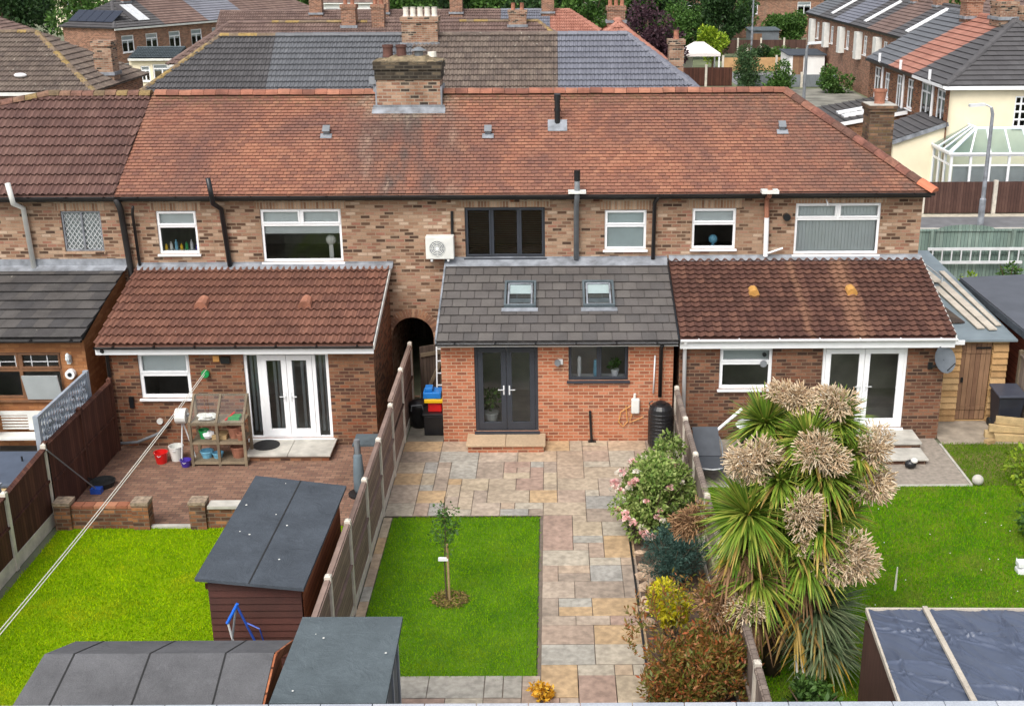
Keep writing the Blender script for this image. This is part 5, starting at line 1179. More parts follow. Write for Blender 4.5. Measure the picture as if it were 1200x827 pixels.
# trestle
t = thing('folding_trestle', 'blue and grey metal folding trestle standing in front of the dark red shed', 'trestle', (-4.6, 15.2, 0))
top = Vector((-4.62, 15.25, 1.83))
mb = MB(); mb.tube([top, (-4.95, 15.2, .0)], .018, 6); mb.build('leg', M['grey_metal'], t); mb = MB(); mb.tube([top, (-4.02, 15.35, .0)], .018, 6); mb.build('leg', M['blue_dark'], t); mb = MB(); mb.tube([(-4.76, 15.22, 1.55), (-4.55, 15.3, .0)], .018, 6); mb.build('leg', M['alu'], t)
MB().tube([top + Vector((.02, 0, .01)), (-4.77, 15.22, 1.53)], .024, 8).build('grip', plain('bright_blue_sleeve', srgb(40,110,220), .4, .05), t); MB().tube([(-4.5, 15.28, 1.5), (-4.3, 15.2, 1.45), (-4.25, 15.3, 1.0)], .012, 5).build('brace', M['blue_dark'], t)
# rear garden wall with pale coping across the bottom of the picture
t = thing('garden_wall', 'wall with pale blue-grey coping stones crossing the very front', 'wall', (2.5, 11.55, 0))
MB().box(-7.5, 9.5, 11.42, 11.62, 0, 2.52).build('wall', M['brick_left'], t)
mb = MB(); x = -7.5
while x < 9.5: mb.box(x, x + .592, 11.3, 11.765, 2.525, 2.58); x += .6
mb.build('coping', M['coping'], t, bevel=.008)

# ---------------------------------------------------------------- far-left yard
t = thing('garden_bench', 'white slatted garden bench against the orange painted wall', 'bench', (-11.95, 25.0, 0))
mb = MB(); mb.box(-12.7, -11.35, 24.72, 25.12, .42, .46); mb.build('seat', M['offwhite'], t)
mb = MB(); mb.box(-12.7, -11.35, 25.14, 25.18, .86, .95)
for k in range(5): mb.box(-12.5, -11.9, 25.145, 25.175, .52 + k * .07, .555 + k * .07)
mb.box(-11.9, -11.35, 25.14, 25.18, .5, .86); mb.build('backrest', M['offwhite'], t)
for x in (-12.7, -11.38):
    for y in (24.73, 25.16): MB().box(x - .03, x + .03, y - .03, y + .03, 0, .42 if y > 25 else .64).build('leg', M['offwhite'], t)
    MB().box(x - .035, x + .035, 24.7, 25.13, .641, .68).build('armrest', M['offwhite'], t)
    mb = MB()
    for k in range(4): mb.box(x - .012, x + .012, 24.78 + k * .09, 24.82 + k * .09, .465, .64)
    mb.build('side_slat', M['offwhite'], t)
t = thing('hot_tub', 'blue sided tub with a grey cover in the far left yard', 'hot tub', (-11.3, 22.2, 0))
MB().box(-12.4, -10.35, 21.2, 23.0, 0, .74).build('body', plain('pale_blue_panel', srgb(130,170,196), .5, .06), t, bevel=.08); MB().box(-12.45, -10.3, 21.15, 23.05, .741, .79).build('rim', M['sleeper'], t, bevel=.02); MB().box(-12.42, -10.33, 21.4, 23.04, .792, .9).build('cover', plain('slate_blue_cover', srgb(78,88,104), .7, .12, 3), t, bevel=.04); MB().tube([(-10.9, 22.5, .9), (-10.9, 22.5, 1.0)], .02, 6).build('cover_handle', M['black'], t)
P, N = clumps((-12.9, 24.9, .9), (.35, .35, .5), 8, 900, .45); t = thing('potted_shrub', 'leafy green shrub at the left edge beside the white bench', 'shrub', (-12.9, 24.9, 0)); leaf_cloud('foliage', P, N, .09, M['leaf_green'], t, .5); MB().tube([(-12.9, 24.9, 0), (-12.9, 24.9, .7)], .03, 6).build('stem', M['bark'], t)

# ---------------------------------------------------------------- right garden
t = thing('timber_store', 'narrow timber store with boarded door and board-cluttered roof beside the end house', 'shed', (9.95, 30, 0))
mb = MB(); wall_grid(mb, 9.2, 10.72, 0, 2.04, 26.6, [(9.62, 10.34, .03, 1.98)], depth=.05); mb.quad((10.72, 26.6, 0), (10.72, 33.5, 0), (10.72, 33.5, 2.4), (10.72, 26.6, 2.04)); mb.build('walls', M['store_side'], t)
mb = MB(); mb.box(9.63, 10.33, 26.62, 26.66, .05, 1.97); d = mb.build('door', M['store_door'], t); [MB().box(9.66, 10.3, 26.6, 26.62, zz, zz + .08).build('door_rail', M['store_door'], d) for zz in (1.72, .3)]; MB().box(9.66, 9.72, 26.58, 26.6, 1.0, 1.12).build('latch', M['black'], d); MB().box(9.95, 10.3, 26.58, 26.598, 1.84, 1.88).build('hinge', M['black'], d)
felt_roof(t, [(9.02, 26.45, 2.10), (10.85, 26.45, 2.10), (10.85, 33.6, 2.46), (9.02, 33.6, 2.46)], .05, plain('blue_grey_sheet', srgb(122,134,140), .6, .12, 2))
MB().box(9.05, 9.6, 26.4, 26.46, 2.0, 2.1).build('fascia', M['white'], t); lbw = island_mat('lap_board_wood', [srgb(190,150,100), srgb(176,138,92), srgb(200,164,116)], .75)
for xx, hw_ in ((9.41, .2), (10.53, .18)):
    mb = MB()
    for k in range(12): mb.obox((xx, 26.575, .1 + k * .16), (hw_, 0, 0), (0, .012, 0), (0, .022, .078))
    mb.build('lap_boards', lbw, t)
zr = lambda y: 2.12 + (y - 26.45) * .0503
lab = ['wide pale plank nearest the edge of the timber store roof', 'grey plank lying beside the pale boards on the timber store roof', 'long whitish board along the outer edge of the timber store roof', 'thin board at the back of the timber store roof', 'short dark board in the middle of the timber store roof', 'weathered board across the far end of the timber store roof']
for i, (a, b, w_, dz) in enumerate([((10.45, 27.0), (10.3, 30.6), .2, .03), ((10.2, 27.1), (10.05, 30.2), .18, .025), ((10.68, 27.3), (10.6, 31.5), .14, .025), ((9.85, 29.6), (9.7, 32.6), .16, .025), ((9.8, 27.5), (9.55, 29.4), .3, .02), ((10.2, 30.5), (10.0, 33.0), .22, .06)]):
    tag(MB().bar((*a, zr(a[1]) + dz), (*b, zr(b[1]) + dz), w_, .03).build('plank', M['planks'] if i != 4 else M['gate_wood']), lab[i], 'plank', 'boards stored on the timber store roof')
mb = MB()
for s in (9.22, 9.62): mb.bar((s, 28.6, zr(28.6) + .1), (s - .02, 33.2, zr(33.2) + .16), .03, .05)
for k in range(12): y = 28.8 + k * .38; mb.bar((9.22, y, zr(y) + .11), (9.61, y, zr(y) + .11), .025, .025)
tag(mb.build('ladder', M['alu']), 'long aluminium ladder lying flat on the timber store roof', 'ladder')
mb = MB(); mb.tube([(9.02, 28.2, 3.5), (10.3, 30.5, 2.5), (10.3, 30.5, 2.36)], .02, 6); mb.tube([(9.02, 28.2, 3.5), (9.02, 28.3, 2.3)], .02, 6); tag(mb.build('metal_rod', M['alu']), 'thin pale metal rod sloping from the tiled roof to the store roof', 'rod')
t = thing('wheelie_bin', 'dark blue-black wheelie bin in front of the timber store', 'bin', (10.62, 26.1, 0))
mb = MB(); vs = [(10.38,25.85,.08),(10.86,25.85,.08),(10.86,26.35,.08),(10.38,26.35,.08),(10.32,25.75,.92),(10.92,25.75,.92),(10.92,26.42,.92),(10.32,26.42,.92)]; mb.add(vs, [(3,2,1,0),(4,5,6,7),(0,1,5,4),(1,2,6,5),(2,3,7,6),(3,0,4,7)])
navy = plain('navy_black_plastic', srgb(44,48,58), .45, .15, 3); mb.build('body', navy, t, bevel=.03); MB().obox((10.62, 26.08, .97), (.33, 0, 0), (0, .36, .03), (0, 0, .03)).build('lid', plain('grey_black_lid', srgb(70,74,86), .4, .1, 3), t, bevel=.02); MB().tube([(10.36, 26.45, .98), (10.88, 26.45, .98)], .02, 8).build('handle', navy, t)
for x in (10.36, 10.88): MB().tube([(x - .03, 26.35, .1), (x + .03, 26.35, .1)], .1, 14).build('wheel', M['rubber'], t)
for i, (x, y, z, a) in enumerate([(10.55, 25.55, .09, .12), (10.7, 25.35, .09, .1), (10.6, 25.45, .27, .16), (10.78, 25.62, .27, .05), (10.75, 25.45, .44, .3)]):
    l = ['sawn sleeper at the bottom back of the timber stack', 'sawn sleeper at the bottom front of the timber stack', 'sawn sleeper in the middle front of the timber stack', 'sawn sleeper in the middle back of the timber stack', 'sawn sleeper crowning the timber stack by the wheelie bin'][i]
    tag(MB().obox((x, y, z), (.55 * math.cos(a), -.55 * math.sin(a), 0), (.07 * math.sin(a), .07 * math.cos(a), 0), (0, 0, .08)).build('sleeper', M['sleeper'], bevel=.008), l, 'timber', 'sawn timbers stacked beside the bin')
tag(MB().obox((10.0, 25.25, .05), (.1, .05, 0), (-.03, .06, 0), (0, 0, .045)).build('offcut_block', M['sleeper']), 'small pale timber offcut on the worn grass', 'timber')
panel_fence('garden_fence', 'bleached tall fence at the right edge behind the wheelie bin', 11.0, [22.9, 24.7, 26.5], 1.75, M['fence_grey'], M['old_wood'], .02, False)
tag(MB().blob((8.98, 23.05, .11), .12, .12, .115, 18, 12).build('stone_ball', M['concrete'], smooth=True), 'pale round stone ball on the grass at the patio corner', 'ball')
t = thing('garden_ornament', 'small black and white animal ornament on the grey patio', 'ornament', (7.8, 23.9, 0))
MB().blob((7.8, 23.9, .1), .13, .11, .1, 12, 8).build('body', M['black'], t, smooth=True); MB().blob((7.86, 23.86, .2), .08, .08, .06, 10, 7).build('head', M['offwhite'], t, smooth=True)
# recliner, pole and white table by the right fence
t = thing('garden_recliner', 'dark grey folding garden recliner against the weathered fence', 'recliner', (3.4, 24.0, 0))
dk = plain('dark_grey_sling', srgb(74,78,84), .7, .1, 5)
MB().obox((3.35, 23.45, .36), (.28, 0, 0), (0, .42, -.02), (0, 0, .02)).build('seat', dk, t); MB().obox((3.35, 24.12, .56), (.28, 0, 0), (0, .34, .2), (0, -.015, .02)).build('backrest', dk, t)
for x in (3.05, 3.65):
    MB().tube([(x, 23.05, 0), (x, 23.9, .62), (x, 24.3, .6)], .016, 6).build('leg', M['grey_metal'], t); MB().tube([(x, 24.2, 0), (x, 23.3, .55)], .016, 6).build('leg', M['grey_metal'], t)
MB().tube([(3.1, 23.1, .38), (3.35, 22.95, .42), (3.6, 23.1, .38)], .015, 6).build('foot_rail', M['alu'], t)
tag(MB().tube([(3.5, 24.5, .55), (4.2, 24.75, 1.08)], .035, 8).build('white_pole', M['white']), 'white plastic pole leaning over the dark grey recliner', 'pole')
t = thing('round_table', 'small round white-topped table behind the palm', 'table', (4.45, 24.6, 0)); MB().lathe((4.45, 24.6, .72), [(.36, 0), (.4, .03), (.38, .05), (.02, .06)], 24).build('tabletop', M['white'], t); MB().lathe((4.45, 24.6, 0), [(.3, 0), (.28, .1), (.26, .7), (.3, .715)], 18).build('pedestal', M['black'], t)
tag(MB().box(3.9, 4.3, 23.5, 23.9, .18, .3).lathe((4.1, 23.7, 0), [(.06, 0), (.06, .18)], 10).build('low_stool', M['offwhite'], bevel=.0), 'low white stool beside the dark grey recliner', 'stool')
t = thing('white_ornament', 'white block shaped ornament at the right edge of the lawn', 'ornament', (8.6, 19.3, 0)); MB().box(8.42, 8.75, 19.2, 19.4, .0, .1).build('base', M['white'], t, bevel=.02); MB().box(8.42, 8.75, 19.22, 19.4, .13, .24).build('top', M['white'], t, bevel=.02); MB().box(8.5, 8.68, 19.25, 19.38, .1, .13).build('neck', M['white'], t)
tag(MB().tube([(6.05, 18.7, 0), (6.06, 18.72, .45)], [.022, .012], 6).build('garden_cane', M['rope']), 'short pale cane standing in the lawn', 'cane')
mb = MB()
for a, b in (((3.72, 15.4, .0), (3.62, 15.5, .75)), ((3.85, 15.35, .0), (3.70, 15.5, .7))): mb.tube([a, b], .018, 6)
tag(mb.build('white_canes', M['white']), 'pair of thin white canes at the foot of the palm', 'cane')
# clover heads in the right lawn
mb = MB()
for i in range(70):
    x, y = rnd.uniform(5.5, 10.8), rnd.uniform(15.2, 22.0); mb.blob((x, y, .045), .011, .011, .01, 5, 4)
tag(mb.build('clover_flowers', M['white']), 'scattered small white clover heads in the right lawn', 'flowers', kind='stuff')
# things standing on window sills
bc = [M['yellow'], M['offwhite'], M['lightblue'], M['yellow'], M['green_plastic'], M['alu'], M['purple']]
bn = ['yellow bottle at the left of the bathroom window sill', 'white bottle second on the bathroom window sill', 'pale blue bottle third on the bathroom window sill', 'yellow bottle in the middle of the bathroom window sill', 'green bottle on the bathroom window sill', 'silver bottle near the end of the bathroom window sill', 'purple bottle at the right of the bathroom window sill']
for i in range(7):
    x = -9.47 + i * .125; hh = .15 + .05 * (i % 3)
    tag(MB().lathe((x, 28.6, 3.83), [(.035, 0), (.037, .02), (.037, hh * .7), (.016, hh * .8), (.016, hh)], 10).build('bottle', bc[i]), bn[i], 'bottle', 'bottles on the bathroom window sill')
tag(MB().box(-9.52, -8.66, 28.53, 28.68, 3.79, 3.828).build('sill_shelf', M['white']), 'white inner sill carrying the row of bottles', 'shelf')
def potted(label, x, y, z, s, pm):
    t = thing('potted_plant', label, 'plant', (x, y, z)); MB().lathe((x, y, z), [(s * .7, 0), (s, s * 1.5), (s * 1.08, s * 1.5), (s * 1.08, s * 1.75), (s * .8, s * 1.7)], 12).build('pot', pm, t)
    P, N = clumps((x, y, z + s * 3.2), (s * 1.5, s * 1.2, s * 1.7), 6, 120, .5); leaf_cloud('leaves', P, N, s * .9, M['leaf_green'], t, .5)
potted('plant in a white pot behind the charcoal kitchen window', 1.42, 25.8, 1.5, .09, M['white'])
tag(MB().box(.42, 1.64, 25.64, 25.95, 1.44, 1.498).build('inner_sill', M['white']), 'white inner sill of the charcoal kitchen window', 'shelf')
tag(MB().tube([(.6, 25.78, 1.5), (.6, 25.78, 1.95)], .045, 10).lathe((.6, 25.78, 1.95), [(.045, 0), (.02, .03)], 10).build('glass_vase', M['alu']), 'tall silver vase behind the charcoal kitchen window', 'vase')
tag(MB().lathe((.98, 25.78, 1.5), [(.05, 0), (.06, .1), (.05, .38), (.03, .4)], 12).build('carafe', M['lightblue']), 'pale carafe in the middle of the charcoal kitchen window', 'vase')
tag(MB().blob((-5.45, 28.75, 4.02), .13, .1, .13, 12, 8).box(-5.5, -5.4, 28.7, 28.8, 3.58, 3.9).build('table_fan', M['offwhite'], smooth=False), 'white table fan behind the wide white bedroom window', 'fan')
potted('plant with broad leaves inside the charcoal doors', -1.45, 26.0, .25, .17, M['offwhite'])
tag(MB().blob((3.95, 28.72, 4.0), .11, .09, .11, 12, 8).lathe((3.95, 28.72, 3.84), [(.06, 0), (.02, .04), (.02, .1)], 10).build('glass_ornament', M['lightblue']), 'round glass ornament in the small window of the end house', 'ornament')
# ---------------------------------------------------------------- sapling in the small lawn
t = thing('young_tree', 'slender young tree tied to a wooden stake in the small lawn', 'tree', (-1.86, 18.45, 0))
MB().tube([(-1.89, 18.46, 0), (-1.9, 18.47, .7), (-1.87, 18.45, 1.3), (-1.86, 18.44, 2.0)], [.016, .013, .01, .005], 6).build('trunk', M['bark'], t)
s = MB().tube([(-1.83, 18.4, 0), (-1.84, 18.4, 1.12)], .022, 7).build('stake', M['sleeper'], t); MB().box(-2.0, -1.83, 18.38, 18.44, .8, .85).build('tie', M['white'], s)
P, N = clumps((-1.87, 18.45, 1.42), (.26, .26, .62), 18, 420, .38); leaf_cloud('foliage', P, N, .065, M['leaf_green'], t, .55)
mb = MB()
for i in range(12): z = .9 + i * .085; a = i * 2.4; mb.tube([(-1.87, 18.45, z), (-1.87 + .2 * math.cos(a), 18.45 + .2 * math.sin(a), z + .16)], [.005, .002], 4)
mb.build('twig', M['bark'], t)
n = 900; a = rng.uniform(0, 2 * np.pi, n); r = .33 * rng.random(n) ** .5; P = np.stack([-1.82 + r * np.cos(a), 18.42 + r * np.sin(a) * .9, .02 + .03 * rng.random(n)], 1); N = rng.normal(0, 1, (n, 3)) * [1, 1, .2]
mu = leaf_cloud('mulch', P, N, .06, leaf_mat('straw_mulch', [srgb(150,130,70), srgb(120,100,60), srgb(170,150,90), srgb(96,80,52)], .9, 0), None, .35, origin=(-1.82, 18.42, 0)); tag(mu, 'ring of straw coloured mulch round the young tree', 'mulch', kind='stuff')
# ---------------------------------------------------------------- rose bush
def shrub(name, label, c, r, k, n, size, mat, cr=.45, aspect=.5, updir=0, spread=.6, stems=8, flat=1):
    t = thing(name, label, 'shrub', (c[0], c[1], 0)); P, N = clumps(c, r, k, n, cr, flat); P = P[P[:, 2] > .03] if True else P; N = N[:len(P)]
    leaf_cloud('foliage', P, N, size, mat, t, aspect, spread, updir=updir); mb = MB()
    for i in range(stems):
        a = i * 2.4; mb.tube([(c[0] + .05 * math.cos(a), c[1] + .05 * math.sin(a), 0), (c[0] + r[0] * .35 * math.cos(a), c[1] + r[1] * .35 * math.sin(a), c[2]), (c[0] + r[0] * .7 * math.cos(a), c[1] + r[1] * .7 * math.sin(a), c[2] + r[2] * .6)], [.02, .013, .006], 5)
    mb.build('stem', M['bark'], t); return t
t = shrub('rose_bush', 'tall rose bush with pink and white blooms in the bed beside the sandstone paving', (1.95, 20.95, .74), (.88, .98, .82), 46, 10000, .085, M['leaf_rose'], .33, .55, .1)
P, N = clumps((2.35, 22.2, 1.0), (.42, .6, .6), 14, 1800, .36); leaf_cloud('foliage', P, N, .085, M['leaf_rose'], t, .55, .6)
blooms = [(1.15,21.3,1.2),(1.4,21.5,1.5),(1.3,20.9,.9),(1.6,20.8,1.35),(2.2,20.6,1.1),(1.25,21.0,1.3),(1.7,21.2,1.65),(.98,20.95,1.18),(1.05,20.9,1.05),(1.12,20.85,.98),(1.02,21.0,1.1),(1.5,20.75,1.12),(1.45,20.8,1.02),(1.55,20.7,1.2),(1.38,20.3,.62),(1.45,20.35,.55),(1.5,20.28,.52),(1.34,20.35,.7),(1.65,20.25,.45),(1.7,20.2,.38),(1.95,20.35,.62),(2.05,20.3,.58),(2.0,20.45,.7),(1.85,20.1,.28),(1.78,20.05,.2),(1.62,19.9,.1),(1.68,19.85,.06),(1.9,20.9,1.0),(2.1,21.0,.9),(1.6,21.9,1.5),(1.8,22.0,1.62),(2.1,21.9,1.66),(2.3,21.5,1.35),(2.45,20.9,1.08),(2.4,21.4,1.2),(1.75,20.45,.9),(1.3,20.6,.85),(1.2,20.55,.7)]
def bloom(c, r):
    n = 26; d = rng.normal(0, 1, (n, 3)); d[:, 2] = np.abs(d[:, 2]) * .8; d /= np.linalg.norm(d, axis=1)[:, None]; return np.array(c) + d * r * .35, d
for i, b in enumerate(blooms):
    # seat every bloom on the surface of the bush rather than in the air
    q = Vector(((b[0] - 1.95) / .85, (b[1] - 20.95) / .95, (b[2] - .72) / .78))
    if q.length > 1.0: q.normalize(); b = (1.95 + q.x * .85, 20.95 + q.y * .95, .72 + q.z * .78)
    P, N = bloom(b, .08 if i < 20 else .06); leaf_cloud('bloom', P, N, .07 if i < 20 else .06, M['petal_pink'] if i % 3 else M['petal_white'], t, .95, .35)
shrub('juniper', 'low blue-green juniper below the rose bush', (2.12, 18.95, .58), (.52, .62, .52), 34, 7500, .085, M['leaf_blue'], .36, .16, .35, .5, 6)
shrub('euonymus', 'bright yellow variegated shrub behind the red-leaved bush', (1.84, 16.6, 1.0), (.36, .32, .40), 18, 3000, .08, M['leaf_yellow'], .42, .5, .1, .6, 5)
shrub('photinia', 'large red and olive leaved bush at the front of the bed', (2.12, 15.1, .74), (1.08, .85, .76), 70, 13000, .085, M['leaf_photinia'], .26, .36, .55, .45, 12)
t = bpy.data.objects['photinia']; mb = MB()   # whippy shoots that break the outline
P0 = []; 
for i in range(110):
    d = Vector((rnd.gauss(0, 1), rnd.gauss(0, 1), abs(rnd.gauss(.5, .8)))).normalized(); a = Vector((1.98 + d.x * .85, 15.35 + d.y * .75, .95 + d.z * .8)); b = a + Vector((d.x * .15, d.y * .15, .18 + rnd.random() * .22)) 
    mb.tube([a, b], [.006, .003], 4)
    for k in range(12): P0.append(tuple(a.lerp(b, k / 11)))
P0 = np.array(P0); N0 = rng.normal(0, 1, P0.shape); N0[:, 2] = np.abs(N0[:, 2]) + .5; leaf_cloud('foliage', P0, N0 / np.linalg.norm(N0, axis=1)[:, None], .085, M['leaf_photinia'], t, .34, .3)
shrub('golden_shrub', 'small golden orange leaved plant at the front edge of the paving', (-.2, 15.45, .14), (.2, .16, .2), 10, 420, .07, M['leaf_gold'], .45, .5, .1, .6, 4)
shrub('laurel', 'yellow-green shrub beside the lawn at the right edge', (10.05, 22.6, .45), (.45, .8, .5), 16, 1500, .13, M['leaf_lime'], .45, .5, .1, .6, 5)
shrub('hedge_plant', 'dull green bush at the right edge by the white ornament', (9.3, 20.2, .35), (.35, .8, .4), 12, 900, .1, M['leaf_green'], .45, .5, .1, .6, 5)
shrub('hydrangea', 'yellow-green bush between the green fence and the timber store', (12.4, 34.4, .8), (.5, .5, .7), 12, 900, .12, M['leaf_lime'], .45, .5, .1, .6, 5)
shrub('fence_shrub', 'small green bush in front of the ladder on the green fence', (15.0, 38.0, .5), (.5, .4, .6), 10, 600, .12, M['leaf_green'], .45, .5, .1, .6, 5)
shrub('fern', 'bright green undergrowth at the foot of the palm', (3.75, 14.9, .25), (.55, .5, .35), 14, 1300, .12, M['leaf_green'], .4, .4, .2, .6, 5)
# rocks, each its own stone
spots = [(1.62,19.5,.12),(1.75,19.35,.15),(1.95,19.62,.12),(1.6,19.15,.13),(1.8,19.05,.17),(2.05,19.3,.12),(2.2,18.0,.13),(1.65,18.75,.16),(1.9,18.7,.19),(2.15,18.25,.14),(1.62,18.3,.14),(1.85,18.3,.13),(1.6,18.0,.16),(1.85,17.9,.12),(1.62,20.05,.11),(1.6,17.6,.13)]
rl = ['pale flat rock in the bed just below the rose bush', 'buff rock in the bed facing the juniper']
for i, (x, y, r) in enumerate(spots):
    mb = MB().blob((x, y, r * .35), r, r * .8, r * .6, 7, 5, .28)
    tag(mb.build('garden_rock', M['rock']), 'rough buff or grey rock in the bed between rose bush and yellow shrub', 'rock', 'rocks in the flower bed')
# ---------------------------------------------------------------- cabbage palm
def strap_leaves(name, c, n, L, w, mat, parent, lo=-.5, hi=1.0, droop=.55, axis=(0, 0, 1)):
    """arching sword leaves radiating from a crown centre; 4-segment ribbons with a shallow keel"""
    c = np.array(c, float); t = rng.uniform(0, 2 * np.pi, n); s = rng.uniform(lo, hi, n); e = np.arcsin(np.clip(s, -.98, .98)); d = np.stack([np.cos(t) * np.cos(e), np.sin(t) * np.cos(e), np.sin(e)], 1)
    Ls = L * rng.uniform(.7, 1.15, n); ws = w * rng.uniform(.75, 1.25, n); S = 5; V = []
    sd = np.cross(d, [0, 0, 1.0]); sd /= np.linalg.norm(sd, axis=1)[:, None] + 1e-9; dr = droop * rng.uniform(.5, 1.5, n)
    for k in range(S + 1):
        f = k / S; p = c + d * (Ls * (.06 + .94 * f))[:, None]; p[:, 2] -= dr * Ls * f ** 2.2 * np.cos(e) * .8
        wk = (ws * (math.sin(math.pi * min(1, (f * .82 + .18))) ** .7 if f < 1 else .03))[:, None]
        up = np.cross(sd, d); V += [p - sd * wk, p + up * wk * -.45, p + sd * wk]
    V = np.stack(V, 1); base = (np.arange(n) * (S + 1) * 3)[:, None]; q = []
    for k in range(S):
        for j in (0, 1): q.append(np.stack([base[:, 0] + k*3 + j, base[:, 0] + k*3 + j + 1, base[:, 0] + (k+1)*3 + j + 1, base[:, 0] + (k+1)*3 + j], 1))
    return np_mesh(name, V.reshape(-1, 3), np.concatenate(q), mat, parent)
M['palm_leaf'] = leaf_mat('palm_strap_leaf', [srgb(92,126,42), srgb(122,154,54), srgb(76,110,40), srgb(148,168,66), srgb(106,140,46), srgb(172,174,82)], .4, .15, 1.5)
M['palm_grey'] = leaf_mat('grey_green_strap_leaf', [srgb(88,106,72), srgb(112,128,92), srgb(74,92,62), srgb(134,144,108)], .4, .15, 1.5)
M['palm_old'] = leaf_mat('yellowing_strap_leaf', [srgb(186,150,60), srgb(160,134,60), srgb(200,170,90), srgb(150,120,70)], .5, .15)
M['palm_dead'] = leaf_mat('dead_brown_strap_leaf', [srgb(150,112,78), srgb(128,96,68), srgb(170,132,96), srgb(112,84,62)], .7, .1)
M['plume'] = leaf_mat('cream_flower_plume', [srgb(232,210,180), srgb(218,192,160), srgb(242,226,200), srgb(198,168,134)], .8, .1, 3)
M['plume_brown'] = leaf_mat('spent_brown_plume', [srgb(178,138,100), srgb(160,122,88), srgb(190,154,116), srgb(144,110,80)], .8, .1, 3)
palm = thing('cabbage_palm', 'large many-headed cabbage palm with green strap leaves and cream flower plumes by the weathered fence', 'palm tree', (3.4, 16.2, 0))
heads = [((2.86,15.8,2.95),.82,M['palm_leaf'],150),((3.2,16.7,4.02),.62,M['palm_leaf'],110),((4.22,16.6,4.1),.62,M['palm_leaf'],110),((3.95,16.0,3.5),.68,M['palm_leaf'],140),((3.02,15.7,1.95),.72,M['palm_leaf'],120),((4.0,16.0,1.25),.85,M['palm_grey'],140),((3.75,15.9,2.15),.75,M['palm_leaf'],120),((4.35,16.6,3.3),.6,M['palm_leaf'],90),((3.35,16.1,3.05),.6,M['palm_leaf'],90),((4.1,15.8,.75),.7,M['palm_grey'],90),((3.45,15.95,2.55),.62,M['palm_leaf'],80),((3.72,16.1,4.0),.6,M['palm_leaf'],110),((3.3,15.9,3.45),.55,M['palm_leaf'],90),((4.45,16.2,3.75),.5,M['palm_leaf'],70),((3.9,15.8,2.7),.55,M['palm_leaf'],80),((2.75,15.9,2.3),.5,M['palm_leaf'],60),((4.3,16.3,2.7),.55,M['palm_leaf'],60)]
mb = MB(); mb.tube([(3.42, 16.2, 0), (3.38, 16.15, .8), (3.4, 16.15, 1.6), (3.45, 16.2, 2.3)], [.15, .12, .11, .1], 10); br = mb.build('trunk', M['bark'], palm, smooth=True)
mb = MB()
for (c, L, m_, n) in heads: mb.tube([(3.42, 16.2, min(1.6, c[2] * .5)), (3.42 + (c[0] - 3.42) * .45, 16.2 + (c[1] - 16.2) * .45, c[2] * .72), c], [.085, .07, .06], 8)
mb.build('limb', M['bark'], palm, smooth=True)
for (c, L, m_, n) in heads:
    strap_leaves('leaf_head', c, int(n * 3.8), L * 1.0, .018, m_, palm, -.6, .98, .26); strap_leaves('yellow_leaf', c, 26, L * 1.02, .021, M['palm_old'], palm, -.75, .1, .6)
for c in ((2.9,15.75,2.45),(3.3,15.7,2.3),(3.75,15.95,1.8),(3.45,16.0,2.6),(3.9,16.1,3.1),(2.6,15.7,2.2),(3.0,15.6,1.5)): strap_leaves('dead_leaf_skirt', c, 75, .55, .018, M['palm_dead'], palm, -1.0, -.35, .9)
strap_leaves('yellow_leaf', (3.62, 15.75, 1.35), 40, .75, .02, M['palm_old'], palm, -1.0, -.3, .5)
def plume(c, r, n, mat):
    """one flower panicle: side branches with finger-like spikelets filling an ellipsoid"""
    n = int(n * 2.3); c = np.array(c, float); d = rng.normal(0, 1, (n, 3)); d[:, 1] -= .35; d[:, 2] += .15; d /= np.linalg.norm(d, axis=1)[:, None]; rad = rng.uniform(.25, 1.0, n) ** .6
    kk = 6; lobe = rng.normal(0, 1, (kk, 3)); lobe /= np.linalg.norm(lobe, axis=1)[:, None]; li = rng.integers(0, kk, n)
    P = c + lobe[li] * np.array(r) * .5 + d * np.array(r) * (rad * .58)[:, None]; dd = d * .8 + lobe[li] * .5 + np.array([0, 0, -.15]) + rng.normal(0, .5, (n, 3)); dd /= np.linalg.norm(dd, axis=1)[:, None]; L = rng.uniform(.06, .13, n)[:, None] * (np.mean(r) / .42); w = .0095
    a = np.cross(dd, rng.normal(0, 1, (n, 3))); a /= np.linalg.norm(a, axis=1)[:, None]; b = np.cross(dd, a); V = []
    for f, ww in ((0, .55), (.5, 1.15), (1, .75)):
        for k in range(3): V.append(P + dd * L * f + (a * math.cos(k * 2.094) + b * math.sin(k * 2.094)) * w * ww)
    V = np.stack(V, 1).reshape(-1, 3); B = np.arange(n) * 9; q = []
    for s in (0, 3):
        for k in range(3): k2 = (k + 1) % 3; q.append(np.stack([B + s + k, B + s + k2, B + s + 3 + k2, B + s + 3 + k], 1))
    q.append(np.stack([B + 6, B + 7, B + 8, B + 8], 1)[:, [0, 1, 2, 2]]) if False else None
    o = np_mesh('flower_plume', V, np.concatenate(q), mat, palm)
    mb = MB()
    for i in range(14):
        k = rnd.randrange(n); mb.tube([c - np.array([0, -.1, .12]), P[k]], [.012, .004], 4)
    mb.build('flower_stalk', M['palm_dead'], o)
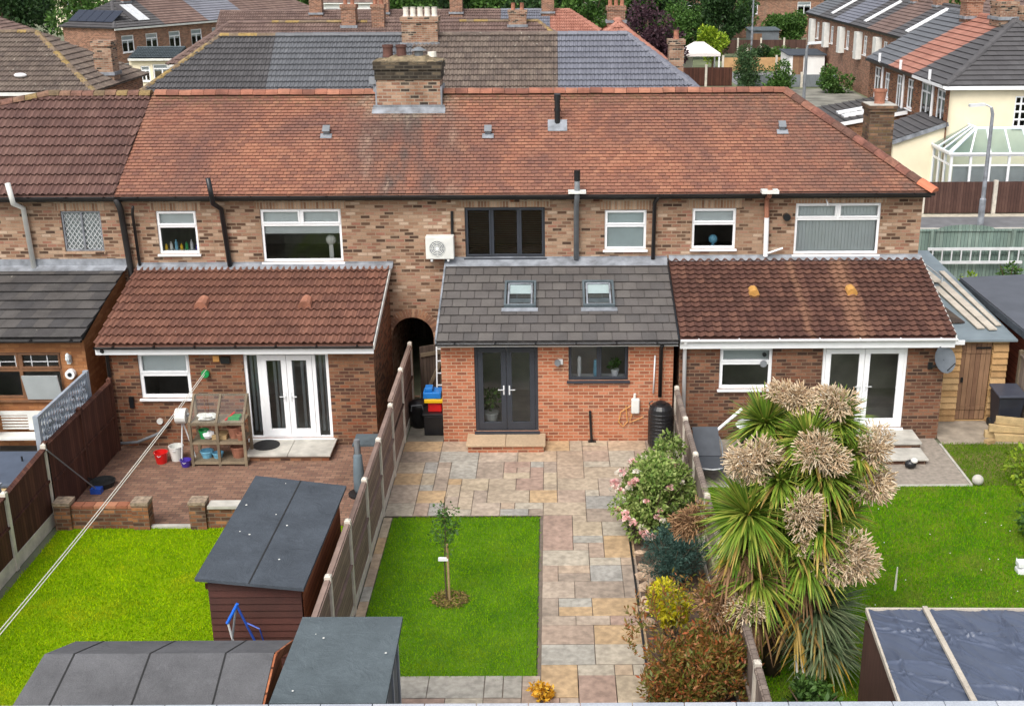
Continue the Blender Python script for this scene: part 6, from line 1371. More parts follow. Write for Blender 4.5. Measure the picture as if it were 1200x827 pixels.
for c, r, n, m_ in [((3.80,15.75,3.92),(.47,.42,.36),520,M['plume']),((2.98,15.9,3.72),(.46,.4,.36),500,M['plume']),((3.58,16.6,4.46),(.44,.4,.28),380,M['plume']),((4.22,16.5,4.42),(.36,.36,.27),300,M['plume']),((4.66,16.1,3.32),(.36,.36,.36),360,M['plume']),((4.28,15.75,2.25),(.52,.45,.40),620,M['plume']),((2.12,16.0,2.78),(.36,.36,.38),380,M['plume_brown']),((2.86,15.4,1.62),(.34,.32,.28),330,M['plume']),((2.42,15.6,1.55),(.40,.36,.34),380,M['plume_brown']),((3.55,15.55,3.1),(.36,.32,.36),330,M['plume']),((4.75,16.2,3.78),(.3,.32,.42),330,M['plume']),((3.62,15.6,2.55),(.2,.2,.16),90,M['plume'])]: plume(c, r, n, m_)
# ---------------------------------------------------------------- street behind
sheet('road', -120, 120, 40.4, 46.6, .0, plain('asphalt', srgb(92,92,94), .9, .15, 1)); sheet('pavement', -120, 120, 46.75, 48.7, .1, plain('tarmac_footway', srgb(112,112,114), .9, .15, 2)); sheet('verge', 8, 120, 48.7, 49.25, .104, plain('gravel_strip', srgb(190,182,164), .95, .2, 6)); struct(MB().box(-120, 120, 46.6, 46.749, -.02, .1).build('kerb', M['concrete']))
sheet('back_garden', 9.0, 40, 30.0, 39.0, .0, plain('rough_bed', srgb(104,92,76), .95, .4, 2))
sheet('far_lawn', 7.5, 60, 58.0, 140.0, .0, plain('far_grass', srgb(112,120,88), .95, .3, .25))
t = thing('garden_fence', 'sage green boarded fence across the end of the right hand garden', 'fence', (14, 39.1, 0))
MB().box(9.2, 30, 39.08, 39.12, .05, 1.74).build('panel', M['fence_green'], t); MB().box(9.2, 30, 39.04, 39.16, 1.742, 1.8).box(9.2, 30, 39.02, 39.079, .95, 1.03).build('rail', M['fence_green'], t)
for x in (9.3, 12.7, 15.4, 18.1, 20.8): MB().box(x - .06, x + .06, 38.95, 39.05, 0, 1.82).build('post', M['fence_green'], t)
tag(MB().poly([(12.9 + .95 + .95 * math.cos(a), 39.1, 1.8 + .16 * math.sin(a)) for a in [math.pi * k / 12 for k in range(13)]]).box(12.9, 14.8, 39.07, 39.13, 1.72, 1.81).build('arched_fence_top', M['fence_green']), 'shallow arched top rail on the green fence', 'fence')
mb = MB()
for z in (1.18, .72): mb.box(12.55, 15.75, 38.86, 38.92, z - .045, z + .045)
for k in range(10): mb.box(12.7 + k * .32, 12.74 + k * .32, 38.87, 38.91, .765, 1.135)
tag(mb.build('ladder', M['alu']), 'long pale ladder hung sideways on the sage green fence', 'ladder')
t = thing('garden_fence', 'tall brown boarded fence with concrete posts below the white conservatory', 'fence', (16, 49.4, 0)); x = 6.5; i = 0
while x < 30: 
    MB().box(x - .08, x + .08, 49.3, 49.46, .1, 1.5).build('post', M['concrete_post'], t); MB().box(x + .085, x + 2.9, 49.36, 49.40, .12, 1.44).build('panel', M['fence_brown'], t); x += 3.0
def lamp_post(label, x, y, h, arm):
    t = thing('street_lamp', label, 'street lamp', (x, y, 0), 'street lamps'); MB().tube([(x, y, 0), (x, y, 1.2), (x, y, 1.25), (x, y, h - .3), (x + arm * .1, y, h - .05)], [.13, .13, .09, .07, .055], 8).build('post', M['grey_metal'] if arm > 0 else M['lead'], t)
    MB().tube([(x + arm * .1, y, h - .05), (x + arm * .35, y, h + .05), (x + arm * .6, y, h + .06)], .035, 8).build('arm', M['alu'], t); MB().obox((x + arm * .85, y, h + .05), (.3, 0, .02), (0, .12, 0), (0, 0, .05)).build('lamp_head', M['alu'], t)
lamp_post('tall slim street lamp in front of the cream gable and brown fence', 17.15, 46.95, 4.85, -.75); lamp_post('grey street lamp rising beyond the terracotta hip', 11.85, 57, 6.45, .4); lamp_post('thin distant street lamp beside the tall dark green tree', 19.2, 118, 9.0, -.6)
tag(MB().tube([(-36, 118, 0), (-36, 118, 9)], [.12, .08], 6).build('telegraph_pole', M['bark']), 'dark telegraph pole among the far left trees', 'pole')
# ---------------------------------------------------------------- generic distant house
def chimney(h, x0, x1, y0, y1, z0, z1, m, pots=2, pm=None, name='chimney'):
    mb = MB(); mb.box(x0, x1, y0, y1, z0, z1 - .22); mb.box(x0 - .05, x1 + .05, y0 - .05, y1 + .05, z1 - .22, z1); c = mb.build(name, m, h); MB().box(x0 - .08, x1 + .08, y0 - .08, y1 + .08, z0 + .28, z0 + .42).build('flashing', M['lead'], c)
    for i in range(pots): px = x0 + (i + .5) * (x1 - x0) / pots; MB().lathe((px, (y0 + y1) / 2, z1 - .01), [(.13, 0), (.11, .1), (.11, .34), (.13, .38), (.08, .38)], 10).build('chimney_pot', pm or M['terracotta'], c)
def house(label, x0, x1, yf, half, ez, rz, roof_m, wall_m, hipL=False, hipR=False, gauge=.34, tw=.33, prof=roman_prof, ns=9, windows=(), ridge_m=None, group='houses beyond the terrace', dirv=0, loc=None, rot=0, name='terrace_house', sides=True, th=.055, stag=False):
    """house with its ridge along X; yf = eaves line towards the camera; windows: (x0,x1,z0,z1) on the near wall"""
    h = thing(name, label, 'house', ((x0 + x1) / 2, yf + half, 0), group); yr = yf + half; yb = yf + 2 * half; o = .25
    mb = MB(); wall_grid(mb, x0, x1, 0, ez, yf + o, list(windows), depth=.1); mb.quad((x1, yf + o, 0), (x1, yb - o, 0), (x1, yb - o, ez), (x1, yf + o, ez)); mb.quad((x0, yb - o, 0), (x0, yf + o, 0), (x0, yf + o, ez), (x0, yb - o, ez)); mb.quad((x1, yb - o, 0), (x0, yb - o, 0), (x0, yb - o, ez), (x1, yb - o, ez)); mb.build('wall', wall_m, h)
    L = math.hypot(half, rz - ez); eo = o
    a0 = x0 - (eo if hipL else 0); a1 = x1 + (eo if hipR else 0); hl = half + 0 if hipL else 0; hr = half if hipR else 0
    mb = MB(); tile_roof(mb, (0, yf, ez), (1, 0, 0), (0, half, rz - ez), L, gauge, tw, lambda v: (a0 + hl * v / L, a1 - hr * v / L), prof, ns, th, stag, .004)
    mb.quad((a0, yf, ez - .03), (a1, yf, ez - .03), (a1 - hr, yr, rz - .03), (a0 + hl, yr, rz - .03)); mb.quad((a0 + hl, yr, rz), (a1 - hr, yr, rz), (a1, yb, ez), (a0, yb, ez))
    r = mb.build('roof', roof_m, h)
    for hip, xe, xr, s in ((hipL, a0, a0 + hl, -1), (hipR, a1, a1 - hr, 1)):
        if hip:
            mb = MB(); U = (0, -1, 0) if s < 0 else (0, 1, 0); P0 = (xe, yb if s < 0 else yf, ez); tile_roof(mb, P0, U, (-s * half, 0, rz - ez), L, gauge, tw, lambda v: (half * v / L, 2 * half - half * v / L), prof, ns, th, stag, .004)
            mb.poly([(xe, yf, ez - .03), (xe, yb, ez - .03), (xr, yr, rz - .03)] if s > 0 else [(xe, yb, ez - .03), (xe, yf, ez - .03), (xr, yr, rz - .03)]); mb.build('hip_slope', roof_m, r)
    mb = MB(); ridge_tiles(mb, (a0 + hl, yr, rz + .02), (a1 - hr, yr, rz + .02), .15, .4, 4)
    if hipL: ridge_tiles(mb, (a0 + hl, yr, rz + .02), (a0, yf, ez + .03), .13, .4, 4)
    if hipR: ridge_tiles(mb, (a1 - hr, yr, rz + .02), (a1, yf, ez + .03), .13, .4, 4)
    mb.build('ridge_tiles', ridge_m or roof_m, r)
    MB().box(a0 + .02, a1 - .02, yf - .02, yf + .05, ez - .16, ez - .02).build('fascia', M['offwhite'], h)
    for (p, q, u, w_) in windows: window(h, p, q, u, w_, yf + o, M['white'], hb=[(.7, 0, 1)], vb=[(.5, 0, .7)], fw=.08, blind=('roller', .55, 1, M['blind']))
    return h
lichen = island_mat('orange_lichen_ridge', [srgb(152,130,90), srgb(140,118,90), srgb(162,136,84), srgb(130,112,92)], .9, 5, .6)
# block directly behind
h1 = house('dark hipped house with orange lichen on its ridge, left end of the block behind', -16.6, -11.6, 49.1, 2.9, 5.2, 7.33, M['tile_charcoal'], M['brick_far'], hipL=True, ridge_m=lichen)
h2 = house('smooth slate-grey roofed house left of the big chimney in the block behind', -11.6, -5.8, 49.1, 2.9, 5.2, 7.33, M['tile_slate'], M['brick_far'])
h3 = house('speckled brown roofed house right of the big chimney in the block behind', -5.8, .26, 49.1, 2.9, 5.2, 7.33, M['tile_mottled'], M['brick_far'])
h4 = house('blue-grey roofed hipped house at the right end of the block behind', .26, 5.85, 49.1, 2.9, 5.2, 7.33, M['tile_bluegrey'], M['brick_far'], hipR=True)
chimney(h2, -6.25, -4.75, 51.5, 52.5, 6.6, 8.05, M['brick_chimney'], 5, M['rope']); chimney(h4, 5.05, 5.68, 52.6, 53.3, 0, 7.0, M['brick_chimney'], 1)
# third row and fourth row
cols = [('brown roofed house at the left end of the second row back', -20.9, -15.8, True, False), ('brown roofed house second from the left in the second row back', -15.8, -10.4, False, False), ('brown roofed house with twin chimneys in the second row back', -10.4, -5.2, False, False), ('brown roofed house at the right end of the second row back', -5.2, 1.9, False, True)]
tb_ = M['tile_farbrown']
for i, (l, a, b, hl, hr) in enumerate(cols):
    h = house(l, a, b, 67.2, 2.9, 4.75, 6.80, tb_, M['brick_far'], hl, hr, group='houses in the second row back', ridge_m=lichen if i in (1, 3) else None)
    if i == 1: chimney(h, -11.8, -11.0, 69.6, 70.5, 6.2, 7.75, M['brick_far'], 2)
    if i == 2: chimney(h, -10.1, -9.4, 69.6, 70.5, 6.0, 7.75, M['brick_far'], 2)
    if i == 3: chimney(h, -2.4, -1.4, 69.6, 70.4, 6.2, 7.4, M['brick_chimney'], 2)
for l, a, b, m_, hr, chx in (('brown roofed house at the left of the third row back', -24, -16, tb_, False, -17.0), ('long brown roofed house in the middle of the third row back', -16, -9.5, tb_, False, -12.2), ('brown roofed house beside the slate roof in the third row back', -9.5, -3.65, tb_, False, -6.9), ('slate-grey roofed house in the third row back', -3.65, -.1, M['tile_bluegrey'], False, -.3), ('orange-red hipped house at the right end of the third row back', -.1, 4.0, M['tile_terra'], True, None)):
    h = house(l, a, b, 87.1, 2.9, 4.5, 6.42, m_, M['brick_far'], False, hr, group='houses in the third row back')
    if chx: chimney(h, chx - .4, chx + .5, 89.3, 90.1, 5.9, 7.6, M['brick_far'], 2)
h = house('red-brown pyramid roofed house with red chimney pots beside the orange-red roof', 1.2, 5.9, 63.4, 2.75, 5.0, 7.1, M['tile_terra'], M['brick_far'], True, True, group='houses in the second row back'); chimney(h, 3.0, 3.95, 66.2, 67.0, 6.6, 7.75, M['brick_far'], 3)
# near-left hipped house
h = house('mottled grey-brown hipped roof house beyond the leaded window house', -34, -19.5, 51.2, 3.6, 5.1, 7.33, M['tile_mottled'], M['brick_far'], False, True, ridge_m=lichen); chimney(h, -20.2, -19.4, 54.1, 54.9, 5.2, 6.95, M['brick_chimney'], 0)
MB().blob((-22.6, 51.95, 5.72), .28, .16, .1, 10, 6).build('roof_dish', M['white'], h)
h = house('cream rendered flat-fronted house between the mottled roof and the dark hipped roof', -27.6, -24.4, 79.8, 2.2, 4.0, 4.5, M['felt_mid'], M['cream'], windows=[(-26.9, -26.3, 2.5, 3.5), (-26.1, -24.9, 2.6, 3.6)], group='houses beyond the terrace')
h = house('plain brown hipped roof at the far upper left', -46, -33.2, 76, 3.4, 5.0, 7.0, M['tile_farbrown'], M['brick_far'], False, True)
# red brick row at the upper left, turned a little
names = ['red brick hipped end house with solar panels on its grey roof at the upper left', 'red brick house with brown roof next to the solar panel house', 'red brick house with pale grey roof at the upper left', 'red brick house with brown roof beyond the pale grey roof', 'red brick house at the far end of the upper left row']
row = []
ang = R(64)
for i in range(5):
    # built along +X from the origin then turned so that the row runs away from the camera
    x0, x1 = i * 5.2, (i + 1) * 5.2
    wins = [(x0 + .6, x0 + 1.9, 3.0, 4.3), (x0 + 3.2, x0 + 4.5, 3.0, 4.3), (x0 + .5, x0 + 2.3, .9, 2.2)]
    h = house(names[i], x0, x1, 0, 3.0, 4.9, 6.75, [M['tile_charcoal'], tb_, M['tile_bluegrey'], tb_, tb_][i], M['brick_far'], i == 0, i == 4, windows=wins, group='red brick row at the upper left')
    if i == 0:
        mb = MB()
        for k in range(3): mb.obox((3.15 - .25 + 0 * k, 1.6, 5.92), (.45, 0, 0), (0, .8, .50), (0, -.02, .03))
        s_ = Vector((0, 3, 1.85)).normalized(); n_ = Vector((0, -s_.z, s_.y)); pn = []
        for k in range(3): MB().obox(Vector((2.6 + .62 * k + .0, 1.5, 4.9 + 1.85 * .5)) + n_ * .1, (.28, 0, 0), s_ * 1.1, n_ * .02).build('solar_panel', M['alu'] if k else M['tile_charcoal'], h)
        dk_ = plain('dark_solar_panel', srgb(36,42,56), .25, .05); s2 = Vector((3, 0, 1.85)).normalized(); n2 = Vector((-s2.z, 0, s2.x))
        for k in range(5): MB().obox(Vector((-.25 + 1.2, 1.1 + k * .95, 4.9 + 1.2 * 1.85 / 3)) + n2 * .1, s2 * .75, (0, .45, 0), n2 * .02).build('solar_panel', dk_, h)
        chimney(h, 3.6, 4.4, 2.6, 3.4, 6.3, 7.6, M['brick_far'], 2)
    if i in (2, 4): chimney(h, x0 + .1, x0 + .9, 2.6, 3.4, 6.3, 7.5, M['brick_far'], 2)
    if i in (0, 1): MB().box(x0 + 2.4, x0 + 4.6, -.7, .26, 0, 2.0).build('bay', M['white_render'], h); MB().add([(x0+2.3,-.8,2.0),(x0+4.7,-.8,2.0),(x0+4.7,.26,2.6),(x0+2.3,.26,2.6)], [(0,1,2,3)]).build('bay_roof', M['tile_charcoal'], h)
    off = ORG[h]; Rm = Matrix.Rotation(ang, 4, 'Z'); p = Rm @ Vector(off); h.location = Vector((-33.6, 95.6, 0)) + p; h.rotation_euler = (0, 0, ang)
# ---------------------------------------------------------------- right hand rows, running away from the camera (ridge along Y)
def house_y(label, y0, y1, xw, half, ez, rz, roof_m, wall_m, end0=None, windows=(), hip0=False, group='houses of the right hand row', hip1=False, end_wall_m=None, end_windows=()):
    """row house whose near-left facade faces -X at x=xw, spanning y0..y1; hip0 = hipped towards the camera"""
    h = thing('terrace_house', label, 'house', (xw + half, (y0 + y1) / 2, 0), group); o = .25; xr = xw + half; xb = xw + 2 * half
    mb = MB(); wall_grid(mb, y0, y1, 0, ez, xw + o, list(windows), 'x', .1, flip=True); mb.quad((xb - o, y0, 0), (xb - o, y1, 0), (xb - o, y1, ez), (xb - o, y0, ez)); mb.quad((xb - o, y1, 0), (xw + o, y1, 0), (xw + o, y1, ez), (xb - o, y1, ez)); mb.build('wall', wall_m, h)
    mb = MB(); wall_grid(mb, xw + o + .001, xb - o, 0, ez, y0 + (o if hip0 else 0), list(end_windows)); mb.build('end_wall', end_wall_m or wall_m, h)
    L = math.hypot(half, rz - ez); h0 = half if hip0 else 0; h1 = half if hip1 else 0
    mb = MB(); tile_roof(mb, (xw, 0, ez), (0, -1, 0), (half, 0, rz - ez), L, .36, .4, lambda v: (-(y1 - h1 * v / L), -(y0 + h0 * v / L)), flat_prof, 2, .05, True, .004)
    mb.quad((xw, y1, ez - .03), (xw, y0, ez - .03), (xr, y0 + h0, rz - .03), (xr, y1 - h1, rz - .03)); mb.quad((xr, y1 - h1, rz), (xr, y0 + h0, rz), (xb, y0, ez), (xb, y1, ez)); r = mb.build('roof', roof_m, h)
    mb = MB(); ridge_tiles(mb, (xr, y0 + h0, rz + .02), (xr, y1 - h1, rz + .02), .15, .4, 4)
    if hip0:
        m2 = MB(); tile_roof(m2, (xw, y0, ez), (1, 0, 0), (0, half, rz - ez), L, .36, .4, lambda v: (half * v / L, 2 * half - half * v / L), flat_prof, 2, .05, True, .004); m2.poly([(xw, y0, ez - .03), (xb, y0, ez - .03), (xr, y0 + half, rz - .03)]); m2.build('hip_slope', roof_m, r)
        ridge_tiles(mb, (xr, y0 + h0, rz + .02), (xw, y0, ez + .04), .15, .4, 4); ridge_tiles(mb, (xr, y0 + h0, rz + .02), (xb, y0, ez + .04), .15, .4, 4)
        MB().box(xw, xb, y0 - .04, y0 + .04, ez - .18, ez - .02).build('fascia', M['white'], h)
    mb.build('ridge_tiles', roof_m, r); MB().box(xw - .05, xw + .04, y0 + .05, y1, ez - .14, ez - .02).build('gutter', M['gutter'] if not hip0 else M['white'], h)
    for (a, b, c, d) in windows:
        mb = MB(); X = xw + o + .04; f = .09
        mb.box(X, X + .05, a, b, c, c + f); mb.box(X, X + .05, a, b, d - f, d); mb.box(X, X + .05, a, a + f, c + f, d - f); mb.box(X, X + .05, b - f, b, c + f, d - f); mb.box(X + .002, X + .048, (a + b) / 2 - .04, (a + b) / 2 + .04, c + f, d - f); mb.box(X + .004, X + .046, a + f, b - f, c + (d - c) * .72 - .04, c + (d - c) * .72 + .04)
        w = mb.build('window', M['white'], h); MB().quad((X + .03, b, c), (X + .03, a, c), (X + .03, a, d), (X + .03, b, d)).build('pane', M['glass'], w); MB().box(X - .12, X, a - .04, b + .04, c - .06, c - .004).build('sill', M['white'], w)
        MB().box(X + .1, X + .11, a, b, c + (d - c) * .3, d).build('blind', M['blind_grey'], w)
    return h
X0 = 16.95
hr1 = house_y('cream gabled end house with charcoal hipped roof at the right', 52.4, 57.2, X0, 4.3, 5.03, 7.5, M['tile_charcoal'], M['brick_left'], hip0=True, windows=[(53.0, 54.2, 3.35, 4.75), (55.0, 56.6, 3.3, 4.8)], end_wall_m=M['cream'], end_windows=[(20.15, 21.3, 3.2, 4.55)])
w = window(hr1, 20.15, 21.3, 3.2, 4.55, 52.65, M['white'], hb=[(.25, 0, 1), (.5, 0, 1), (.75, 0, 1)], vb=[(.25, 0, 1), (.5, 0, 1), (.75, 0, 1)], fw=.07, gm=M['glass_dark'])
hr2 = house_y('terracotta roofed brick house in the right hand row', 57.2, 61.5, X0, 4.3, 5.03, 7.5, M['tile_terra'], M['brick_left'], windows=[(57.8, 58.8, 3.3, 4.7), (59.8, 60.7, 3.1, 4.7)])
hr3 = house_y('slate roofed brick house at the far end of the right hand row', 61.5, 66.0, X0, 4.3, 5.03, 7.5, M['tile_slate'], M['brick_left'], windows=[(62.0, 62.9, 3.3, 4.6), (63.8, 65.0, 2.9, 4.7)])
for h, y in ((hr1, 54.6), (hr2, 59.3), (hr3, 63.2)): MB().tube([(X0 + .2, y, 2.6), (X0 + .2, y, 4.9), (X0 - .02, y, 5.1), (X0 - .02, y, 5.5)], .07, 8).build('soil_pipe', M['white'], h)
MB().tube([(X0 + .2, 54.75, 2.6), (X0 + .2, 54.75, 4.9)], .06, 8).build('downpipe', M['gutter'], hr1)
chimney(hr1, 20.6, 21.4, 56.9, 58.2, 7.2, 8.3, M['brick_chimney'], 4); chimney(hr2, 20.5, 21.3, 61.2, 62.2, 7.0, 8.3, M['brick_far'], 3); MB().box(21.2, 22.5, 57.2, 57.9, 7.0, 8.1).build('chimney', M['brick_chimney'], hr1)
# lean-to extensions on that row
def lean(h, y0, y1, x0, z0, z1, wall_m, roof_m, sky=False):
    x1 = X0 + .24; mb = MB(); mb.poly([(x0, y0, 0), (x1, y0, 0), (x1, y0, z1), (x0, y0, z0)]); mb.quad((x0, y1, 0), (x0, y0, 0), (x0, y0, z0), (x0, y1, z0)); mb.poly([(x1, y1, 0), (x0, y1, 0), (x0, y1, z0), (x1, y1, z1)]); e = mb.build('extension_wall', wall_m, h)
    mb = MB(); L = math.hypot(x1 - x0 + .2, z1 - z0); tile_roof(mb, (x0 - .2, 0, z0), (0, -1, 0), (x1 - x0 + .2, 0, z1 - z0), L, .36, .36, lambda v: (-y1 - .1, -y0 + .12), flat_prof, 2, .045, True, .004); mb.quad((x0 - .2, y1, z0 - .03), (x0 - .2, y0 - .12, z0 - .03), (x1, y0 - .12, z1 - .03), (x1, y1, z1 - .03)); r = mb.build('extension_roof', roof_m, h)
    s = Vector((x1 - x0 + .2, 0, z1 - z0)).normalized(); n = Vector((-s.z, 0, s.x)); m_ = Vector(((x0 + x1) / 2, 0, (z0 + z1) / 2))
    if sky:
        for yy in (y0 + 1.2, y0 + 2.4): MB().obox(m_ + Vector((0, yy, 0)) + n * .08, s * .9, (0, .28, 0), n * .05).build('roof_light', M['white'], r)
    MB().obox(m_ + Vector((0, y0 - .13, -.06)), s * (L / 2), (0, .012, 0), n * .09).build('barge_board', M['white'] if sky else M['lead'], r)
lean(hr1, 52.6, 56.0, 15.0, 2.65, 3.45, M['cream'], M['tile_charcoal']); lean(hr3, 58.5, 64.0, 13.4, 2.5, 3.2, M['brick_left'], M['tile_dark'], True)
# conservatory
t = thing('conservatory', 'white framed conservatory with teal glazed hipped roof behind the brown fence', 'conservatory', (18.8, 51.0, 0))
cx0, cx1, cy0_, cy1_ = 16.75, 20.9, 50.1, 52.6; mb = MB(); fz = 2.5
mb.box(cx0, cx1, cy0_, cy0_ + .1, 0, .6); mb.box(cx0, cx0 + .1, cy0_ + .1, cy1_, 0, .6); mb.build('dwarf_wall', M['white_render'], t)
mb = MB()
for k in range(6): x = cx0 + k * (cx1 - cx0 - .1) / 5; mb.box(x, x + .1, cy0_, cy0_ + .1, .6, fz - .12)
for k in range(1, 4): y = cy0_ + k * .8; mb.box(cx0, cx0 + .1, y, y + .1, .6, fz - .12)
mb.box(cx0 - .03, cx1, cy0_ - .03, cy0_ + .12, fz - .12, fz); mb.box(cx0 - .03, cx0 + .12, cy0_ + .12, cy1_, fz - .12, fz); mb.box(cx0 + .1, cx1, cy0_ + .02, cy0_ + .08, 1.95, 2.03); mb.box(cx0 + .02, cx0 + .08, cy0_ + .1, cy1_, 1.95, 2.03); mb.build('frame', M['white'], t)
MB().quad((cx0 + .1, cy0_ + .05, .6), (cx1, cy0_ + .05, .6), (cx1, cy0_ + .05, fz - .12), (cx0 + .1, cy0_ + .05, fz - .12)).quad((cx0 + .05, cy1_, .6), (cx0 + .05, cy0_ + .1, .6), (cx0 + .05, cy0_ + .1, fz - .12), (cx0 + .05, cy1_, fz - .12)).build('glazing', M['glass'], t)
MB().quad((cx0 + .1, cy0_ + .1, .3), (cx1, cy0_ + .1, .3), (cx1, cy1_, .3), (cx0 + .1, cy1_, .3)).build('floor', M['white'], t); MB().box(cx0 + .2, cx1, cy0_ + .2, cy0_ + .21, .6, 1.95).build('blind', M['blind'], t)
A, B, Cc = Vector((cx0 - .05, cy0_ - .05, fz)), Vector((cx1, cy0_ - .05, fz)), Vector((cx0 - .05, cy1_, fz)); P1, P2 = Vector((18.2, 51.5, 3.35)), Vector((20.9, 51.5, 3.35)); P3 = Vector((18.2, 52.6, 3.35))
MB().poly([A, B, P2, P1]).poly([Cc, A, P1, P3]).build('roof_glass', M['conserv_glass'], t); mb = MB()
for f in (0, .2, .4, .6, .8, 1): mb.bar(A.lerp(B, f), P1.lerp(P2, max(0, f * 1.4 - .4)), .07, .07)
for f in (.3, .6, .9): mb.bar(Cc.lerp(A, f), P3.lerp(P1, f), .07, .07)
mb.bar(P1, P2, .1, .1); mb.bar(P1, P3, .1, .1); mb.bar(A, B, .08, .08); mb.bar(A, Cc, .08, .08); mb.build('roof_bar', M['white'], t)
# farther right hand row
for i, (l, m_) in enumerate([('grey roofed house with a white roof light, nearest of the far right row', M['tile_charcoal']), ('brown-grey roofed house second in the far right row', M['tile_farbrown']), ('grey roofed house third in the far right row', M['tile_charcoal']), ('blue-grey roofed house fourth in the far right row', M['tile_bluegrey']), ('dark roofed house fifth in the far right row', M['tile_charcoal']), ('grey roofed house last in the far right row', M['tile_slate'])]):
    y0 = 80 + i * 5.6
    h = house_y(l, y0, y0 + 5.6, 23.3, 3.6, 4.9, 6.9, m_, M['brick_far'], windows=[(y0 + .6, y0 + 1.6, 2.9, 4.3), (y0 + 3.4, y0 + 4.6, 2.9, 4.3)], group='houses of the far right row')
    MB().box(23.1, 23.54, y0 + 2.0, y0 + 2.9, 2.5, 4.5).build('rear_pipe_panel', M['offwhite'], h)
    if i in (0, 2, 4): s = Vector((3.6, 0, 2)).normalized(); n = Vector((-s.z, 0, s.x)); MB().obox(Vector((25.1, y0 + 2.5, 5.9)) + n * .1, s * 1.5, (0, .3, 0), n * .05).build('roof_light', M['white'], h)
    chimney(h, 26.4, 27.2, y0 + 5.0, y0 + 5.9, 6.4, 7.9, M['brick_far'], 2)
for i, (l, x, m_) in enumerate([('brown roofed house behind the right hand row', 30.0, M['tile_farbrown']), ('mottled roofed house at the upper right corner', 36.0, M['tile_mottled'])]):
    h = house_y(l, 68, 96, x, 3.6, 4.9, 7.3, m_, M['brick_far'], group='houses at the upper right'); chimney(h, x + 3.2, x + 4.1, 72, 73, 6.8, 8.4, M['brick_far'], 3)
# houses closing the distance
for l, a, b, y, m_, g in (('pale distant house among the trees at the top left', -66, -54, 165, M['tile_farbrown'], M['cream']), ('white walled distant house right of the solar panel house', -27, -17, 140, M['tile_farbrown'], M['white_render']), ('distant brick house behind the purple tree', 10, 19, 150, M['tile_farbrown'], M['brick_far']), ('distant brick house above the round green tree', 22, 33, 150, M['tile_charcoal'], M['brick_far']), ('distant grey house at the top right', 36, 60, 150, M['tile_charcoal'], M['brick_far'])):
    house(l, a, b, y, 3.6, 4.8, 7.0, m_, g, True, True, .5, .6, flat_prof, 2, windows=[(a + 1.5, a + 3, 2.8, 4.2), (b - 3.2, b - 1.6, 2.8, 4.2)], group='distant houses')
# ---------------------------------------------------------------- the open gardens, upper right
def cross_fence(label, x0, x1, y, h, m, pm, step=2.4):
    t = thing('garden_fence', label, 'fence', ((x0 + x1) / 2, y, 0)); x = x0; i = 0
    while x < x1 - .3:
        MB().box(x - .09, x + .09, y - .09, y + .09, 0, h + .2).build('post', pm, t); MB().box(x + .095, min(x + step, x1) - .095, y - .03, y + .03, .05, h).build('panel', m, t); x += step
wf = M['sleeper']; ob = plain('ochre_fence_panel', srgb(190,150,104), .8, .15, 2)
cross_fence('low ochre fence with pale posts beyond the conifer', 15.4, 25, 110, 1.2, ob, M['concrete_post']); cross_fence('dark fence with pale posts in front of the gazebo', 8.0, 14.6, 98, 1.5, M['fence_dark'], M['concrete_post'], 2.2); cross_fence('brown fence with pale posts across the middle gardens', 17.0, 34, 128, 1.4, M['fence_brown'], M['concrete_post']); cross_fence('grey fence with pale posts nearest the right hand row', 15.5, 22.8, 97, 1.0, M['shed_grey'], M['concrete_post'], 2.2); cross_fence('pale brown fence in front of the round green tree', 19, 34, 119, 1.1, ob, M['concrete_post'])
sheet('garden_paving', 15, 23.3, 98, 109, .01, plain('grey_yard_paving', srgb(130,130,132), .9, .3, .5)); sheet('garden_paving', 18, 30, 111, 118, .012, plain('dark_yard_paving', srgb(96,96,100), .9, .3, .5)); sheet('garden_paving', 12, 23.3, 66, 96, .01, plain('worn_grey_garden', srgb(132,130,120), .95, .35, .8))
t = thing('gazebo', 'white fabric gazebo with peaked roof in the gardens beyond the terrace', 'gazebo', (12.4, 103, 0)); mb = MB()
for x in (10.9, 13.9):
    for y in (101.6, 104.4): MB().box(x - .06, x + .06, y - .06, y + .06, 0, 2.3).build('leg', M['white'], t)
mb = MB(); a = [(10.8,101.5,2.3),(14.0,101.5,2.3),(14.0,104.5,2.3),(10.8,104.5,2.3)]; b = [(12.0,102.6,3.1),(12.8,102.6,3.1),(12.8,103.4,3.1),(12.0,103.4,3.1)]; mb.add(a + b, [(0,1,5,4),(1,2,6,5),(2,3,7,6),(3,0,4,7),(4,5,6,7)]); 
for i in range(4): p, q = a[i], a[(i+1)%4]; mb.quad((p[0],p[1],2.05),(q[0],q[1],2.05),(q[0],q[1],2.299),(p[0],p[1],2.299))
mb.build('canopy', plain('white_pink_canvas', srgb(228,218,214), .8, .04), t)
def outhouse(label, x0, x1, y0, y1, h, wm, rm):
    t = thing('garden_shed', label, 'shed', ((x0 + x1) / 2, y0, 0)); shed_body(t, x0, x1, y0, y1, lambda x, y: h, wm); felt_roof(t, [(x0 - .15, y0 - .15, h + .06), (x1 + .15, y0 - .15, h + .06), (x1 + .15, y1 + .15, h + .2), (x0 - .15, y1 + .15, h + .2)], .08, rm); MB().box(x0 + .3, x0 + 1.2, y0 - .03, y0 - .001, .05, 1.9).build('door', M['store_door'], t)
